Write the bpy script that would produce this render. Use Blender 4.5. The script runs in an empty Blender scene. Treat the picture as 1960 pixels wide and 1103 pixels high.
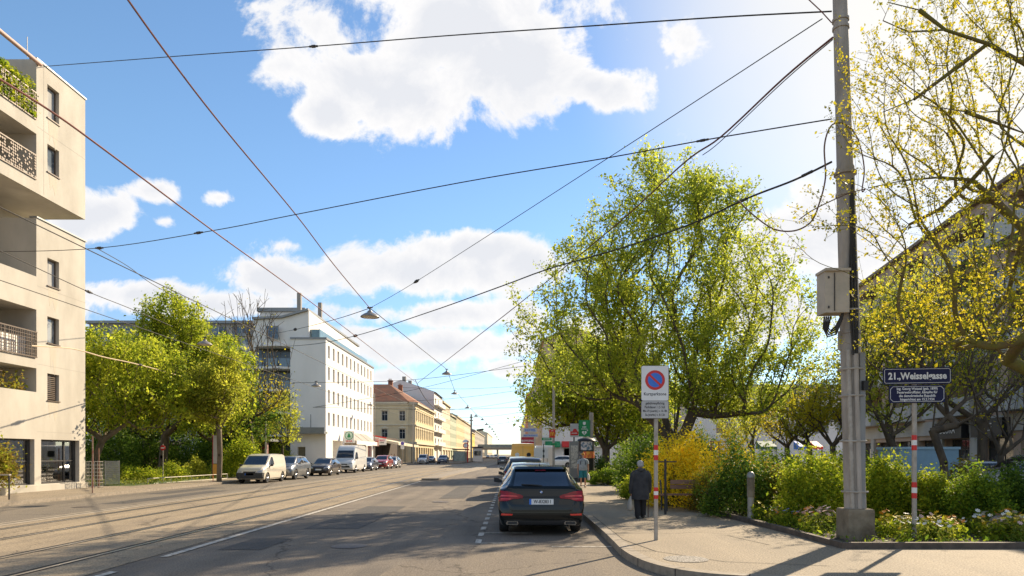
import bpy, bmesh, math, random
import numpy as np
from mathutils import Vector, Matrix
from mathutils.bvhtree import BVHTree
random.seed(7); RNG = np.random.default_rng(7)
PI = math.pi; R = math.radians
sc = bpy.context.scene
COL = sc.collection
F = 1307.0; HC = 1.75; HY = 870.0; CX = 980.0
def P(px, py, D):
    return Vector(((px-CX)*D/F, D, HC+(HY-py)*D/F))
def Z(py, D): return HC+(HY-py)*D/F
def XX(px, D): return (px-CX)*D/F
OFF = {}
# ---------------------------------------------------------------- node helpers
def nd(nt, typ, **kw):
    n = nt.nodes.new(typ)
    for k, v in kw.items():
        if k.startswith('i_'):
            key = k[2:]
            key = int(key) if key.isdigit() else key.replace('_', ' ')
            n.inputs[key].default_value = v
        else: setattr(n, k, v)
    return n
def lk(nt, a, b): nt.links.new(a, b)
MATS = {}
def rgb(c): return (c[0], c[1], c[2], 1.0)
def mat(name, col, rough=0.7, metal=0.0, col2=None, scale=3.0, bump=0.0, bscale=40.0, coat=0.0, spec=None,
        emis=None, coords='Object', detail=6.0, lo=0.35, hi=0.65, stretch=None):
    """plain procedural surface: two colours mixed by noise plus a fine bump"""
    if name in MATS: return MATS[name]
    m = bpy.data.materials.new(name); m.use_nodes = True
    nt = m.node_tree; b = nt.nodes['Principled BSDF']
    b.inputs['Roughness'].default_value = rough; b.inputs['Metallic'].default_value = metal
    if spec is not None: b.inputs['Specular IOR Level'].default_value = spec
    if coat: b.inputs['Coat Weight'].default_value = coat; b.inputs['Coat Roughness'].default_value = 0.04
    tc = nd(nt, 'ShaderNodeTexCoord'); vec = tc.outputs[coords]
    if stretch:
        mp = nd(nt, 'ShaderNodeMapping'); mp.inputs['Scale'].default_value = stretch
        lk(nt, vec, mp.inputs[0]); vec = mp.outputs[0]
    if col2 is None: col2 = tuple(c*0.86 for c in col)
    n = nd(nt, 'ShaderNodeTexNoise', i_Scale=scale, i_Detail=detail, i_Roughness=0.6); lk(nt, vec, n.inputs['Vector'])
    mr = nd(nt, 'ShaderNodeMapRange'); mr.inputs[1].default_value = lo; mr.inputs[2].default_value = hi
    lk(nt, n.outputs[0], mr.inputs[0])
    mx = nd(nt, 'ShaderNodeMix', data_type='RGBA'); mx.inputs[6].default_value = rgb(col); mx.inputs[7].default_value = rgb(col2)
    lk(nt, mr.outputs[0], mx.inputs[0]); lk(nt, mx.outputs[2], b.inputs['Base Color'])
    if bump:
        n2 = nd(nt, 'ShaderNodeTexNoise', i_Scale=bscale, i_Detail=4.0); lk(nt, vec, n2.inputs['Vector'])
        bp = nd(nt, 'ShaderNodeBump', i_Strength=bump, i_Distance=0.02); lk(nt, n2.outputs[0], bp.inputs['Height'])
        lk(nt, bp.outputs[0], b.inputs['Normal'])
    if emis:
        b.inputs['Emission Color'].default_value = rgb(emis[0]); b.inputs['Emission Strength'].default_value = emis[1]
    MATS[name] = m; return m
def leafmat(name, c1, c2, c3=None, trans=0.45, scale=0.9):
    """leaves: colour differs from leaf to leaf and from bough to bough; thin, so light comes through"""
    if name in MATS: return MATS[name]
    m = bpy.data.materials.new(name); m.use_nodes = True
    nt = m.node_tree; nt.nodes.clear()
    out = nd(nt, 'ShaderNodeOutputMaterial')
    geo = nd(nt, 'ShaderNodeNewGeometry'); tc = nd(nt, 'ShaderNodeTexCoord')
    n = nd(nt, 'ShaderNodeTexNoise', i_Scale=scale, i_Detail=3.0); lk(nt, tc.outputs['Object'], n.inputs['Vector'])
    ad = nd(nt, 'ShaderNodeMath', operation='MULTIPLY_ADD'); lk(nt, geo.outputs['Random Per Island'], ad.inputs[0])
    ad.inputs[1].default_value = 0.55; lk(nt, n.outputs[0], ad.inputs[2])
    cr = nd(nt, 'ShaderNodeValToRGB'); e = cr.color_ramp.elements
    e[0].position = 0.42; e[0].color = rgb(c1); e[1].position = 0.95; e[1].color = rgb(c3 or c2)
    k = e.new(0.7); k.color = rgb(c2)
    lk(nt, ad.outputs[0], cr.inputs[0])
    d = nd(nt, 'ShaderNodeBsdfPrincipled', i_Roughness=0.55); lk(nt, cr.outputs[0], d.inputs['Base Color'])
    d.inputs['Specular IOR Level'].default_value = 0.12
    hs = nd(nt, 'ShaderNodeHueSaturation', i_Hue=0.505, i_Saturation=1.0, i_Value=1.8); lk(nt, cr.outputs[0], hs.inputs['Color'])
    t = nd(nt, 'ShaderNodeBsdfTranslucent'); lk(nt, hs.outputs[0], t.inputs['Color'])
    ms = nd(nt, 'ShaderNodeMixShader'); ms.inputs[0].default_value = trans
    lk(nt, d.outputs[0], ms.inputs[1]); lk(nt, t.outputs[0], ms.inputs[2]); lk(nt, ms.outputs[0], out.inputs[0])
    MATS[name] = m; return m
# ---------------------------------------------------------------- objects
def link(o, parent=None):
    COL.objects.link(o)
    if parent is not None: o.parent = parent
    return o
def tag(o, label=None, cat=None, group=None, kind=None):
    if label: o['label'] = label
    if cat: o['category'] = cat
    if group: o['group'] = group
    if kind: o['kind'] = kind
    return o
def empty(name, label, cat, loc=(0, 0, 0), rz=0.0, group=None):
    o = bpy.data.objects.new(name, None); COL.objects.link(o); o.empty_display_size = 0.2
    o.location = loc; o.rotation_euler = (0, 0, rz); OFF[o] = Vector(loc)
    return tag(o, label, cat, group)
def mesh_np(name, v, f, m, parent=None, smooth=False):
    """v (N,3), f (M,k) numpy arrays"""
    v = np.asarray(v, dtype=np.float32); f = np.asarray(f, dtype=np.int32)
    if parent is not None and parent in OFF: v = v-np.array(OFF[parent], dtype=np.float32)
    k = f.shape[1]; me = bpy.data.meshes.new(name)
    me.vertices.add(len(v)); me.vertices.foreach_set('co', v.ravel())
    me.loops.add(f.size); me.loops.foreach_set('vertex_index', f.ravel())
    me.polygons.add(len(f)); me.polygons.foreach_set('loop_start', np.arange(0, f.size, k, dtype=np.int32))
    me.polygons.foreach_set('loop_total', np.full(len(f), k, dtype=np.int32))
    me.update(calc_edges=True)
    if smooth: me.polygons.foreach_set('use_smooth', np.ones(len(f), dtype=bool))
    me.materials.append(m); o = bpy.data.objects.new(name, me); link(o, parent)
    if parent is not None and parent in OFF: OFF[o] = OFF[parent]
    return o
class MB:
    def __init__(s): s.v = []; s.f = []; s.mi = []; s.sm = []; s.M = None; s.cm = 0
    def V(s, p):
        p = Vector(p)
        s.v.append(s.M @ p if s.M is not None else p); return len(s.v)-1
    def face(s, idx, sm=False): s.f.append(tuple(idx)); s.mi.append(s.cm); s.sm.append(sm)
    def poly(s, pts, sm=False): s.face([s.V(p) for p in pts], sm)
    def box(s, lo, hi, ax=None):
        x0, y0, z0 = lo; x1, y1, z1 = hi
        c = [(x0,y0,z0),(x1,y0,z0),(x1,y1,z0),(x0,y1,z0),(x0,y0,z1),(x1,y0,z1),(x1,y1,z1),(x0,y1,z1)]
        i = [s.V(p) for p in c]
        for q in ((3,2,1,0),(4,5,6,7),(0,1,5,4),(1,2,6,5),(2,3,7,6),(3,0,4,7)): s.face([i[k] for k in q])
    def cbox(s, c, d): s.box([c[k]-d[k]/2 for k in range(3)], [c[k]+d[k]/2 for k in range(3)])
    def fbox(s, fr, a0, a1, b0, b1, c0, c1):
        """box in a facade frame: a along, b outward, c up"""
        i = [s.V(fr(a, b, c)) for c in (c0, c1) for a, b in ((a0, b0), (a1, b0), (a1, b1), (a0, b1))]
        for q in ((3,2,1,0),(4,5,6,7),(0,1,5,4),(1,2,6,5),(2,3,7,6),(3,0,4,7)): s.face([i[k] for k in q])
    def tube(s, pts, r, n=8, cap=True, sm=True):
        pts = [Vector(p) for p in pts]
        rs = r if isinstance(r, (list, tuple)) else [r]*len(pts)
        prev = None; rings = []
        for k, p in enumerate(pts):
            t = (pts[min(k+1, len(pts)-1)]-pts[max(k-1, 0)])
            if t.length < 1e-9: t = Vector((0, 0, 1))
            t.normalize()
            if prev is None:
                a = Vector((0, 0, 1)) if abs(t.z) < .9 else Vector((1, 0, 0)); u = t.cross(a).normalized()
            else:
                u = prev-t*prev.dot(t)
                u = u.normalized() if u.length > 1e-6 else t.orthogonal().normalized()
            prev = u; w = t.cross(u)
            rings.append([s.V(p+(u*math.cos(2*PI*j/n)+w*math.sin(2*PI*j/n))*rs[k]) for j in range(n)])
        for a, b in zip(rings, rings[1:]):
            for j in range(n): s.face((a[j], a[(j+1) % n], b[(j+1) % n], b[j]), sm)
        if cap: s.face(rings[0][::-1]); s.face(rings[-1])
    def lathe(s, prof, n=24, c=(0, 0, 0), ax='z', sm=True, close=False):
        rings = []
        for r, h in prof:
            ring = []
            for j in range(n):
                a = 2*PI*j/n; x, y = r*math.cos(a), r*math.sin(a)
                p = {'z': (x, y, h), 'x': (h, x, y), 'y': (x, h, y)}[ax]
                ring.append(s.V((c[0]+p[0], c[1]+p[1], c[2]+p[2])))
            rings.append(ring)
        for a, b in zip(rings, rings[1:]):
            for j in range(n): s.face((a[j], a[(j+1) % n], b[(j+1) % n], b[j]), sm)
        if close: s.face(rings[0][::-1]); s.face(rings[-1])
    def loft(s, rings, sm=True, cap=True):
        idx = [[s.V(p) for p in r] for r in rings]; n = len(idx[0])
        for a, b in zip(idx, idx[1:]):
            for j in range(n): s.face((a[j], a[(j+1) % n], b[(j+1) % n], b[j]), sm)
        if cap: s.face(idx[0][::-1]); s.face(idx[-1])
    def prism(s, poly, fr, b0, b1):
        """polygon (a,c) pushed from b0 to b1 in a frame"""
        n = len(poly); A = [s.V(fr(a, b0, c)) for a, c in poly]; B = [s.V(fr(a, b1, c)) for a, c in poly]
        s.face(A[::-1]); s.face(B)
        for j in range(n): s.face((A[j], A[(j+1) % n], B[(j+1) % n], B[j]))
    def ball(s, c, r, n=12, m=8):
        rx, ry, rz = (r, r, r) if not isinstance(r, (tuple, list)) else r
        s.loft([[(c[0]+rx*math.sin(PI*k/m)*math.cos(2*PI*j/n), c[1]+ry*math.sin(PI*k/m)*math.sin(2*PI*j/n), c[2]+rz*math.cos(PI*k/m))
                 for j in range(n)] for k in (0.02, *range(1, m), m-0.02)])
    def build(s, name, mats, parent=None, world=True):
        me = bpy.data.meshes.new(name); off = OFF.get(parent) if (parent is not None and world) else None
        me.from_pydata([tuple(p-off) if off else tuple(p) for p in s.v], [], s.f)
        if not isinstance(mats, (list, tuple)): mats = [mats]
        for m in mats: me.materials.append(m)
        me.polygons.foreach_set('material_index', s.mi); me.polygons.foreach_set('use_smooth', s.sm)
        bm = bmesh.new(); bm.from_mesh(me); bmesh.ops.recalc_face_normals(bm, faces=bm.faces); bm.to_mesh(me); bm.free()
        if any(s.sm): me.set_sharp_from_angle(angle=R(50))
        o = bpy.data.objects.new(name, me); link(o, parent)
        if off is not None: OFF[o] = off
        return o
def frame(O, ang):
    """facade frame: ang is the compass angle of the along axis (0 = +X, 90 = +Y); b points to its right-hand side"""
    O = Vector(O); u = Vector((math.cos(R(ang)), math.sin(R(ang)), 0)); n = Vector((u.y, -u.x, 0))
    return lambda a, b, c: O+u*a+n*b+Vector((0, 0, c))
def children(o): return [c for c in bpy.data.objects if c.parent == o]
def copy_tree(o, parent=None):
    c = o.copy(); COL.objects.link(c); c.parent = parent
    for ch in children(o): copy_tree(ch, c)
    return c
def struct(name, mb, m, kind='structure'): return tag(mb.build(name, m), kind=kind)
def text(name, body, size, m, parent, loc, rot=(PI/2, 0, 0), extrude=0.002, bold=0.0, sx=1.0, align='CENTER', world=True):
    cu = bpy.data.curves.new(name, 'FONT'); cu.body = body; cu.size = size; cu.extrude = extrude; cu.offset = bold
    cu.align_x = align; cu.align_y = 'CENTER'; cu.resolution_u = 2
    t = bpy.data.objects.new(name, cu); COL.objects.link(t)
    bpy.context.view_layer.update()
    me = bpy.data.meshes.new_from_object(t.evaluated_get(bpy.context.evaluated_depsgraph_get()))
    bpy.data.objects.remove(t); me.materials.clear(); me.materials.append(m)
    o = bpy.data.objects.new(name, me); link(o, parent)
    L = Vector(loc)
    if world and parent is not None and parent in OFF: L = L-OFF[parent]
    o.location = L; o.rotation_euler = rot; o.scale = (sx, 1, 1)
    return o
# ---------------------------------------------------------------- materials
def asphalt(name, c1, c2, patch=None, seams=None):
    m = bpy.data.materials.new(name); m.use_nodes = True; nt = m.node_tree; b = nt.nodes['Principled BSDF']
    b.inputs['Roughness'].default_value = 0.85; b.inputs['Specular IOR Level'].default_value = 0.25
    tc = nd(nt, 'ShaderNodeTexCoord'); v = tc.outputs['Object']
    n1 = nd(nt, 'ShaderNodeTexNoise', i_Scale=0.35, i_Detail=5.0, i_Roughness=0.65); lk(nt, v, n1.inputs['Vector'])
    n2 = nd(nt, 'ShaderNodeTexNoise', i_Scale=38.0, i_Detail=5.0); lk(nt, v, n2.inputs['Vector'])
    mp = nd(nt, 'ShaderNodeMapping'); mp.inputs['Scale'].default_value = (1.2, 0.09, 1); lk(nt, v, mp.inputs[0])
    n3 = nd(nt, 'ShaderNodeTexNoise', i_Scale=1.6, i_Detail=4.0); lk(nt, mp.outputs[0], n3.inputs['Vector'])
    a = nd(nt, 'ShaderNodeMath', operation='ADD'); lk(nt, n1.outputs[0], a.inputs[0]); lk(nt, n3.outputs[0], a.inputs[1])
    mr = nd(nt, 'ShaderNodeMapRange'); mr.inputs[1].default_value = 0.72; mr.inputs[2].default_value = 1.3; lk(nt, a.outputs[0], mr.inputs[0])
    mx = nd(nt, 'ShaderNodeMix', data_type='RGBA'); mx.inputs[6].default_value = rgb(c1); mx.inputs[7].default_value = rgb(c2)
    lk(nt, mr.outputs[0], mx.inputs[0])
    sp = nd(nt, 'ShaderNodeMapRange'); sp.inputs[1].default_value = 0.3; sp.inputs[2].default_value = 0.7
    sp.inputs[3].default_value = 0.5; sp.inputs[4].default_value = 1.5; lk(nt, n2.outputs[0], sp.inputs[0])
    ml = nd(nt, 'ShaderNodeMix', data_type='RGBA', blend_type='MULTIPLY'); ml.inputs[0].default_value = 1.0
    lk(nt, mx.outputs[2], ml.inputs[6]); lk(nt, sp.outputs[0], ml.inputs[7])
    last = ml.outputs[2]
    # cracks: thin dark lines along warped cell borders
    nw = nd(nt, 'ShaderNodeTexNoise', i_Scale=2.2, i_Detail=4.0); lk(nt, v, nw.inputs['Vector'])
    wv = nd(nt, 'ShaderNodeVectorMath', operation='MULTIPLY_ADD'); lk(nt, nw.outputs['Color'], wv.inputs[0])
    wv.inputs[1].default_value = (0.8, 0.8, 0.0); lk(nt, v, wv.inputs[2])
    vo = nd(nt, 'ShaderNodeTexVoronoi', feature='DISTANCE_TO_EDGE', i_Scale=seams or 0.17); lk(nt, wv.outputs[0], vo.inputs['Vector'])
    cr = nd(nt, 'ShaderNodeMapRange'); cr.inputs[1].default_value = 0.0; cr.inputs[2].default_value = 0.006
    cr.inputs[3].default_value = 0.45; cr.inputs[4].default_value = 1.0; lk(nt, vo.outputs['Distance'], cr.inputs[0])
    m2 = nd(nt, 'ShaderNodeMix', data_type='RGBA', blend_type='MULTIPLY'); m2.inputs[0].default_value = 1.0
    lk(nt, last, m2.inputs[6]); lk(nt, cr.outputs[0], m2.inputs[7]); last = m2.outputs[2]
    # dark stains
    ns = nd(nt, 'ShaderNodeTexNoise', i_Scale=0.9, i_Detail=6.0, i_Roughness=0.7); lk(nt, v, ns.inputs['Vector'])
    st = nd(nt, 'ShaderNodeMapRange'); st.inputs[1].default_value = 0.62; st.inputs[2].default_value = 0.72
    st.inputs[3].default_value = 1.0; st.inputs[4].default_value = 0.72; lk(nt, ns.outputs[0], st.inputs[0])
    m3 = nd(nt, 'ShaderNodeMix', data_type='RGBA', blend_type='MULTIPLY'); m3.inputs[0].default_value = 1.0
    lk(nt, last, m3.inputs[6]); lk(nt, st.outputs[0], m3.inputs[7]); last = m3.outputs[2]
    lk(nt, last, b.inputs['Base Color'])
    bp = nd(nt, 'ShaderNodeBump', i_Strength=0.5, i_Distance=0.012); lk(nt, n2.outputs[0], bp.inputs['Height']); lk(nt, bp.outputs[0], b.inputs['Normal'])
    MATS[name] = m; return m
M_ROAD = asphalt('road_asphalt', (0.115, 0.099, 0.082), (0.215, 0.178, 0.138))
M_PATCH = asphalt('patched_asphalt', (0.19, 0.155, 0.115), (0.15, 0.125, 0.10), seams=0.3)
M_WALK = asphalt('walk_asphalt', (0.30, 0.245, 0.175), (0.23, 0.19, 0.14), seams=0.12)
M_TRAM = asphalt('tram_bed_concrete', (0.33, 0.262, 0.175), (0.20, 0.163, 0.118), seams=0.35)
M_LANE = asphalt('left_lane_asphalt', (0.15, 0.13, 0.105), (0.20, 0.17, 0.13))
M_GROUND = mat('earth_ground', (0.16, 0.13, 0.09), 0.95, col2=(0.11, 0.10, 0.06), scale=0.3)
M_KERB = mat('granite_kerb', (0.30, 0.25, 0.19), 0.8, col2=(0.20, 0.165, 0.125), scale=9, bump=0.3, bscale=60)
M_EDGE = mat('dark_stone_edging', (0.13, 0.095, 0.07), 0.85, col2=(0.07, 0.055, 0.04), scale=6, bump=0.3)
M_SOIL = mat('soil', (0.07, 0.05, 0.03), 0.95, col2=(0.035, 0.028, 0.018), scale=5, bump=0.8, bscale=18)
M_GRASS = mat('grass_ground', (0.10, 0.13, 0.02), 0.95, col2=(0.05, 0.08, 0.015), scale=3, bump=0.6)
M_WHITE = mat('road_paint', (0.52, 0.48, 0.41), 0.7, col2=(0.22, 0.195, 0.16), scale=9, lo=0.46, hi=0.62)
M_STEEL = mat('rail_steel', (0.62, 0.56, 0.48), 0.3, 0.85, scale=5)
M_GROOVE = mat('rail_groove', (0.022, 0.019, 0.016), 0.9)
M_BEIGE = mat('beige_render', (0.50, 0.462, 0.395), 0.9, col2=(0.395, 0.362, 0.305), scale=0.7, bump=0.15, bscale=90, stretch=(1, 1, 0.45))
M_BEIGE2 = mat('grey_render', (0.36, 0.33, 0.29), 0.9, col2=(0.30, 0.275, 0.24), scale=0.8)
M_WALLW = mat('white_render', (0.80, 0.77, 0.72), 0.85, col2=(0.72, 0.69, 0.64), scale=0.4, stretch=(1, 1, 0.35))
M_YELL = mat('yellow_stucco', (0.70, 0.58, 0.36), 0.85, col2=(0.60, 0.49, 0.30), scale=0.5)
M_YELT = mat('cream_trim', (0.70, 0.62, 0.45), 0.85)
M_TILE = mat('red_roof_tiles', (0.32, 0.12, 0.06), 0.85, col2=(0.17, 0.09, 0.055), scale=0.8, bump=0.6, bscale=9)
M_DGREY = mat('dark_grey_metal', (0.055, 0.052, 0.05), 0.5, 0.3)
M_MGREY = mat('zinc', (0.27, 0.27, 0.26), 0.5, 0.5, scale=2)
M_BRONZE = mat('brown_window_frame', (0.12, 0.085, 0.06), 0.5, 0.2)
M_WFRAME = mat('white_window_frame', (0.7, 0.68, 0.63), 0.5)
M_GLASS = mat('window_glass', (0.025, 0.035, 0.045), 0.06, col2=(0.15, 0.15, 0.14), scale=0.9, spec=0.9, lo=.5, hi=.6)
M_GLASS2 = mat('pale_window_glass', (0.06, 0.08, 0.10), 0.10, col2=(0.34, 0.34, 0.32), scale=0.8, spec=0.9, lo=.48, hi=.56)
M_CURT = mat('curtain', (0.48, 0.46, 0.42), 0.9, col2=(0.25, 0.25, 0.25), scale=9, stretch=(1, 1, 0.05))
M_GALV = mat('galvanised_steel', (0.42, 0.38, 0.32), 0.55, 0.15, col2=(0.30, 0.265, 0.22), scale=8)
M_POLE = mat('weathered_pole', (0.44, 0.39, 0.33), 0.8, 0.0, col2=(0.27, 0.235, 0.195), scale=3.5, bump=0.35, bscale=30, stretch=(1, 1, 0.25))
M_CONC = mat('mossy_concrete', (0.27, 0.22, 0.15), 0.95, col2=(0.10, 0.075, 0.045), scale=2.2, bump=0.5, bscale=25)
M_BOXM = mat('sandy_cabinet', (0.52, 0.44, 0.34), 0.6, col2=(0.42, 0.36, 0.28), scale=4)
M_BLACK = mat('black_plastic', (0.018, 0.018, 0.018), 0.55)
M_RUBBER = mat('tyre_rubber', (0.022, 0.021, 0.020), 0.85)
M_CABLE = mat('black_cable', (0.03, 0.026, 0.022), 0.7)
M_RCABLE = mat('reddish_wire', (0.16, 0.045, 0.03), 0.6, 0.2)
M_ENAMEL = mat('blue_enamel', (0.006, 0.008, 0.045), 0.45, col2=(0.008, 0.010, 0.055), spec=0.25)
M_SWHITE = mat('sign_white', (0.78, 0.77, 0.74), 0.45, col2=(0.72, 0.71, 0.68))
M_SGREY = mat('sign_grey', (0.50, 0.49, 0.47), 0.45)
M_SRED = mat('sign_red', (0.62, 0.02, 0.018), 0.4)
M_SBLUE = mat('sign_blue', (0.03, 0.17, 0.62), 0.4)
M_SBLACK = mat('sign_black', (0.012, 0.012, 0.014), 0.5)
M_SGREEN = mat('sign_green', (0.01, 0.24, 0.08), 0.4)
M_SYEL = mat('sign_yellow', (0.85, 0.50, 0.03), 0.4)
M_BARK = mat('grey_brown_bark', (0.115, 0.085, 0.055), 0.95, col2=(0.055, 0.042, 0.030), scale=5, bump=0.8, bscale=22, stretch=(1, 1, 0.3))
M_BARKL = mat('pale_bark', (0.20, 0.155, 0.105), 0.95, col2=(0.11, 0.085, 0.055), scale=5, bump=0.6, bscale=22, stretch=(1, 1, 0.3))
M_MOSS = mat('mossy_bark', (0.15, 0.105, 0.05), 0.95, col2=(0.15, 0.14, 0.02), scale=4, bump=0.8, bscale=20)
M_WOOD = mat('bench_wood', (0.30, 0.15, 0.09), 0.7, col2=(0.20, 0.10, 0.06), scale=5, stretch=(0.3, 4, 4))
M_SKIN = mat('skin', (0.50, 0.27, 0.18), 0.55)
M_HAIRG = mat('grey_hair', (0.42, 0.40, 0.38), 0.7, col2=(0.25, 0.23, 0.22), scale=30)
L_SPRING = leafmat('spring_leaves', (0.13, 0.155, 0.018), (0.27, 0.29, 0.03), (0.40, 0.385, 0.045), trans=0.5)
L_MAPLE = leafmat('fresh_green_leaves', (0.085, 0.125, 0.012), (0.205, 0.255, 0.018), (0.39, 0.40, 0.035), trans=0.5)
L_BIG = leafmat('lime_leaves', (0.11, 0.155, 0.02), (0.24, 0.285, 0.03), (0.40, 0.41, 0.045), trans=0.52, scale=0.35)
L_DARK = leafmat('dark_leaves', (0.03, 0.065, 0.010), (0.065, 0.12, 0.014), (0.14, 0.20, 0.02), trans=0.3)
L_MID = leafmat('mid_green_leaves', (0.05, 0.10, 0.012), (0.12, 0.19, 0.016), (0.24, 0.29, 0.02), trans=0.4, scale=2.0)
L_HEDGE = leafmat('hedge_leaves', (0.07, 0.12, 0.010), (0.18, 0.235, 0.015), (0.36, 0.37, 0.025), trans=0.45, scale=2.0)
L_YELLOW = leafmat('forsythia_leaves', (0.34, 0.32, 0.02), (0.72, 0.54, 0.02), (0.85, 0.64, 0.04), scale=1.3)
L_RED = leafmat('copper_leaves', (0.13, 0.08, 0.02), (0.22, 0.16, 0.03), (0.22, 0.24, 0.02), scale=2.0)
L_GOLD = leafmat('golden_buds', (0.15, 0.15, 0.012), (0.30, 0.27, 0.015), (0.44, 0.35, 0.02), trans=0.45)
L_GRASS = leafmat('grass_blades', (0.07, 0.11, 0.015), (0.14, 0.18, 0.02), (0.25, 0.24, 0.04), trans=0.35, scale=2.0)
def carpaint(name, c, metal=0.3, rough=0.32):
    return mat('paint_'+name, c, rough, metal, col2=tuple(x*0.94 for x in c), coat=1.0, scale=1.0)
# ---------------------------------------------------------------- camera, sun, sky
cam = bpy.data.cameras.new('camera'); co = bpy.data.objects.new('camera', cam); COL.objects.link(co)
cam.sensor_width = 36; cam.lens = 36*F/1960; cam.shift_y = (HY-551.5)/1960; cam.clip_end = 6000; cam.clip_start = 0.1
co.location = (0, 0, HC); co.rotation_euler = (PI/2, 0, 0); sc.camera = co
SUN_AZ, SUN_EL = 39.0, 31.0   # azimuth east of +Y, elevation
sd = Vector((math.sin(R(SUN_AZ))*math.cos(R(SUN_EL)), math.cos(R(SUN_AZ))*math.cos(R(SUN_EL)), math.sin(R(SUN_EL))))
sl = bpy.data.lights.new('sun', 'SUN'); sl.energy = 4.4; sl.angle = R(0.5); sl.color = (1.0, 0.83, 0.60)
so = bpy.data.objects.new('sun', sl); COL.objects.link(so); so.rotation_euler = sd.to_track_quat('Z', 'Y').to_euler()
so.location = (40, 60, 60)
sc.view_settings.view_transform = 'Standard'; sc.view_settings.look = 'None'; sc.view_settings.gamma = 1
sc.view_settings.exposure = 1.13
W = bpy.data.worlds.new('World'); sc.world = W; W.use_nodes = True; nt = W.node_tree
bg = nt.nodes['Background']; bg.inputs[1].default_value = 0.145
sky = nd(nt, 'ShaderNodeTexSky', sky_type='NISHITA'); sky.sun_disc = False
sky.sun_elevation = R(SUN_EL); sky.sun_rotation = R(SUN_AZ); sky.air_density = 1.0; sky.dust_density = 0.12; sky.ozone_density = 2.2
tc = nd(nt, 'ShaderNodeTexCoord'); sep = nd(nt, 'ShaderNodeSeparateXYZ'); lk(nt, tc.outputs['Generated'], sep.inputs[0])
def mth(op, a, b=None, c=None, clamp=False):
    n = nd(nt, 'ShaderNodeMath', operation=op, use_clamp=clamp)
    for i, x in enumerate((a, b, c)):
        if x is None: continue
        if isinstance(x, (int, float)): n.inputs[i].default_value = x
        else: lk(nt, x, n.inputs[i])
    return n.outputs[0]
ysafe = mth('MAXIMUM', sep.outputs[1], 0.05)
U = mth('DIVIDE', sep.outputs[0], ysafe); Vv = mth('DIVIDE', sep.outputs[2], ysafe)
uv = nd(nt, 'ShaderNodeCombineXYZ'); lk(nt, U, uv.inputs[0]); lk(nt, Vv, uv.inputs[1])
# wisp warp
nw = nd(nt, 'ShaderNodeTexNoise', i_Scale=6.5, i_Detail=12.0, i_Roughness=0.64, i_Distortion=0.25); lk(nt, uv.outputs[0], nw.inputs['Vector'])
nb = nd(nt, 'ShaderNodeTexNoise', i_Scale=3.2, i_Detail=5.0); lk(nt, uv.outputs[0], nb.inputs['Vector'])
# cumulus banks (direction, half-widths)  (px, py, rx, ry, density)
CL = [(900,40,255,150,1),(770,175,190,95,1),(1010,130,170,110,1),(1140,165,95,52,1),(640,215,75,55,.9),(545,125,72,58,.55),(500,15,55,40,.4),(600,60,60,70,.35),
      (205,405,78,56,.95),(140,425,60,40,.8),(290,365,62,26,.55),(425,378,36,14,.4),(312,424,24,14,.4),(250,565,150,34,.9),(90,600,120,60,.8),
      (560,530,110,36,.7),(800,520,270,62,1),(905,480,160,42,1),(1010,500,110,60,.9),(1180,640,160,60,.7),(850,600,230,32,.75),(860,662,210,36,.85),(700,640,90,20,.5),
      (745,722,40,11,.35),(970,705,110,22,.45),(560,470,45,14,.35),(1310,80,40,30,.3),(1560,480,170,120,.8),(1480,600,140,80,.8),(420,590,140,30,.7)]
acc = None
for px, py, rx, ry, dn in CL:
    s1 = nd(nt, 'ShaderNodeVectorMath', operation='SUBTRACT'); lk(nt, uv.outputs[0], s1.inputs[0])
    s1.inputs[1].default_value = ((px-CX)/F, (HY-py)/F, 0)
    s2 = nd(nt, 'ShaderNodeVectorMath', operation='MULTIPLY'); lk(nt, s1.outputs[0], s2.inputs[0]); s2.inputs[1].default_value = (F/rx, F/ry, 0)
    s3 = nd(nt, 'ShaderNodeVectorMath', operation='LENGTH'); lk(nt, s2.outputs[0], s3.inputs[0])
    v = mth('MULTIPLY_ADD', s3.outputs['Value'], -dn, dn)      # dn*(1-r)
    v = mth('MAXIMUM', v, -0.6)
    acc = v if acc is None else mth('SMOOTH_MAX', acc, v, 0.12)
warp = mth('MULTIPLY_ADD', nw.outputs[0], 3.0, -1.52)
dens = mth('ADD', acc, warp)
behind = mth('GREATER_THAN', sep.outputs[1], 0.12)
m1 = nd(nt, 'ShaderNodeMapRange', interpolation_type='SMOOTHSTEP'); m1.inputs[1].default_value = -0.10; m1.inputs[2].default_value = 0.26; lk(nt, dens, m1.inputs[0])
ng = nd(nt, 'ShaderNodeTexNoise', i_Scale=2.6, i_Detail=7.0, i_Roughness=0.6); lk(nt, tc.outputs['Generated'], ng.inputs['Vector'])  # unseen clouds behind the camera, added to make the fill light less blue
mg = nd(nt, 'ShaderNodeMapRange', interpolation_type='SMOOTHSTEP'); mg.inputs[1].default_value = 0.50; mg.inputs[2].default_value = 0.62; lk(nt, ng.outputs[0], mg.inputs[0])
nbh = mth('SUBTRACT', 1.0, behind)
cm = mth('ADD', mth('MULTIPLY', m1.outputs[0], behind), mth('MULTIPLY', mg.outputs[0], nbh))
up = nd(nt, 'ShaderNodeMapRange'); up.inputs[1].default_value = 0.0; up.inputs[2].default_value = 0.06; lk(nt, sep.outputs[2], up.inputs[0])
cm = mth('MULTIPLY', cm, up.outputs[0])
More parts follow.
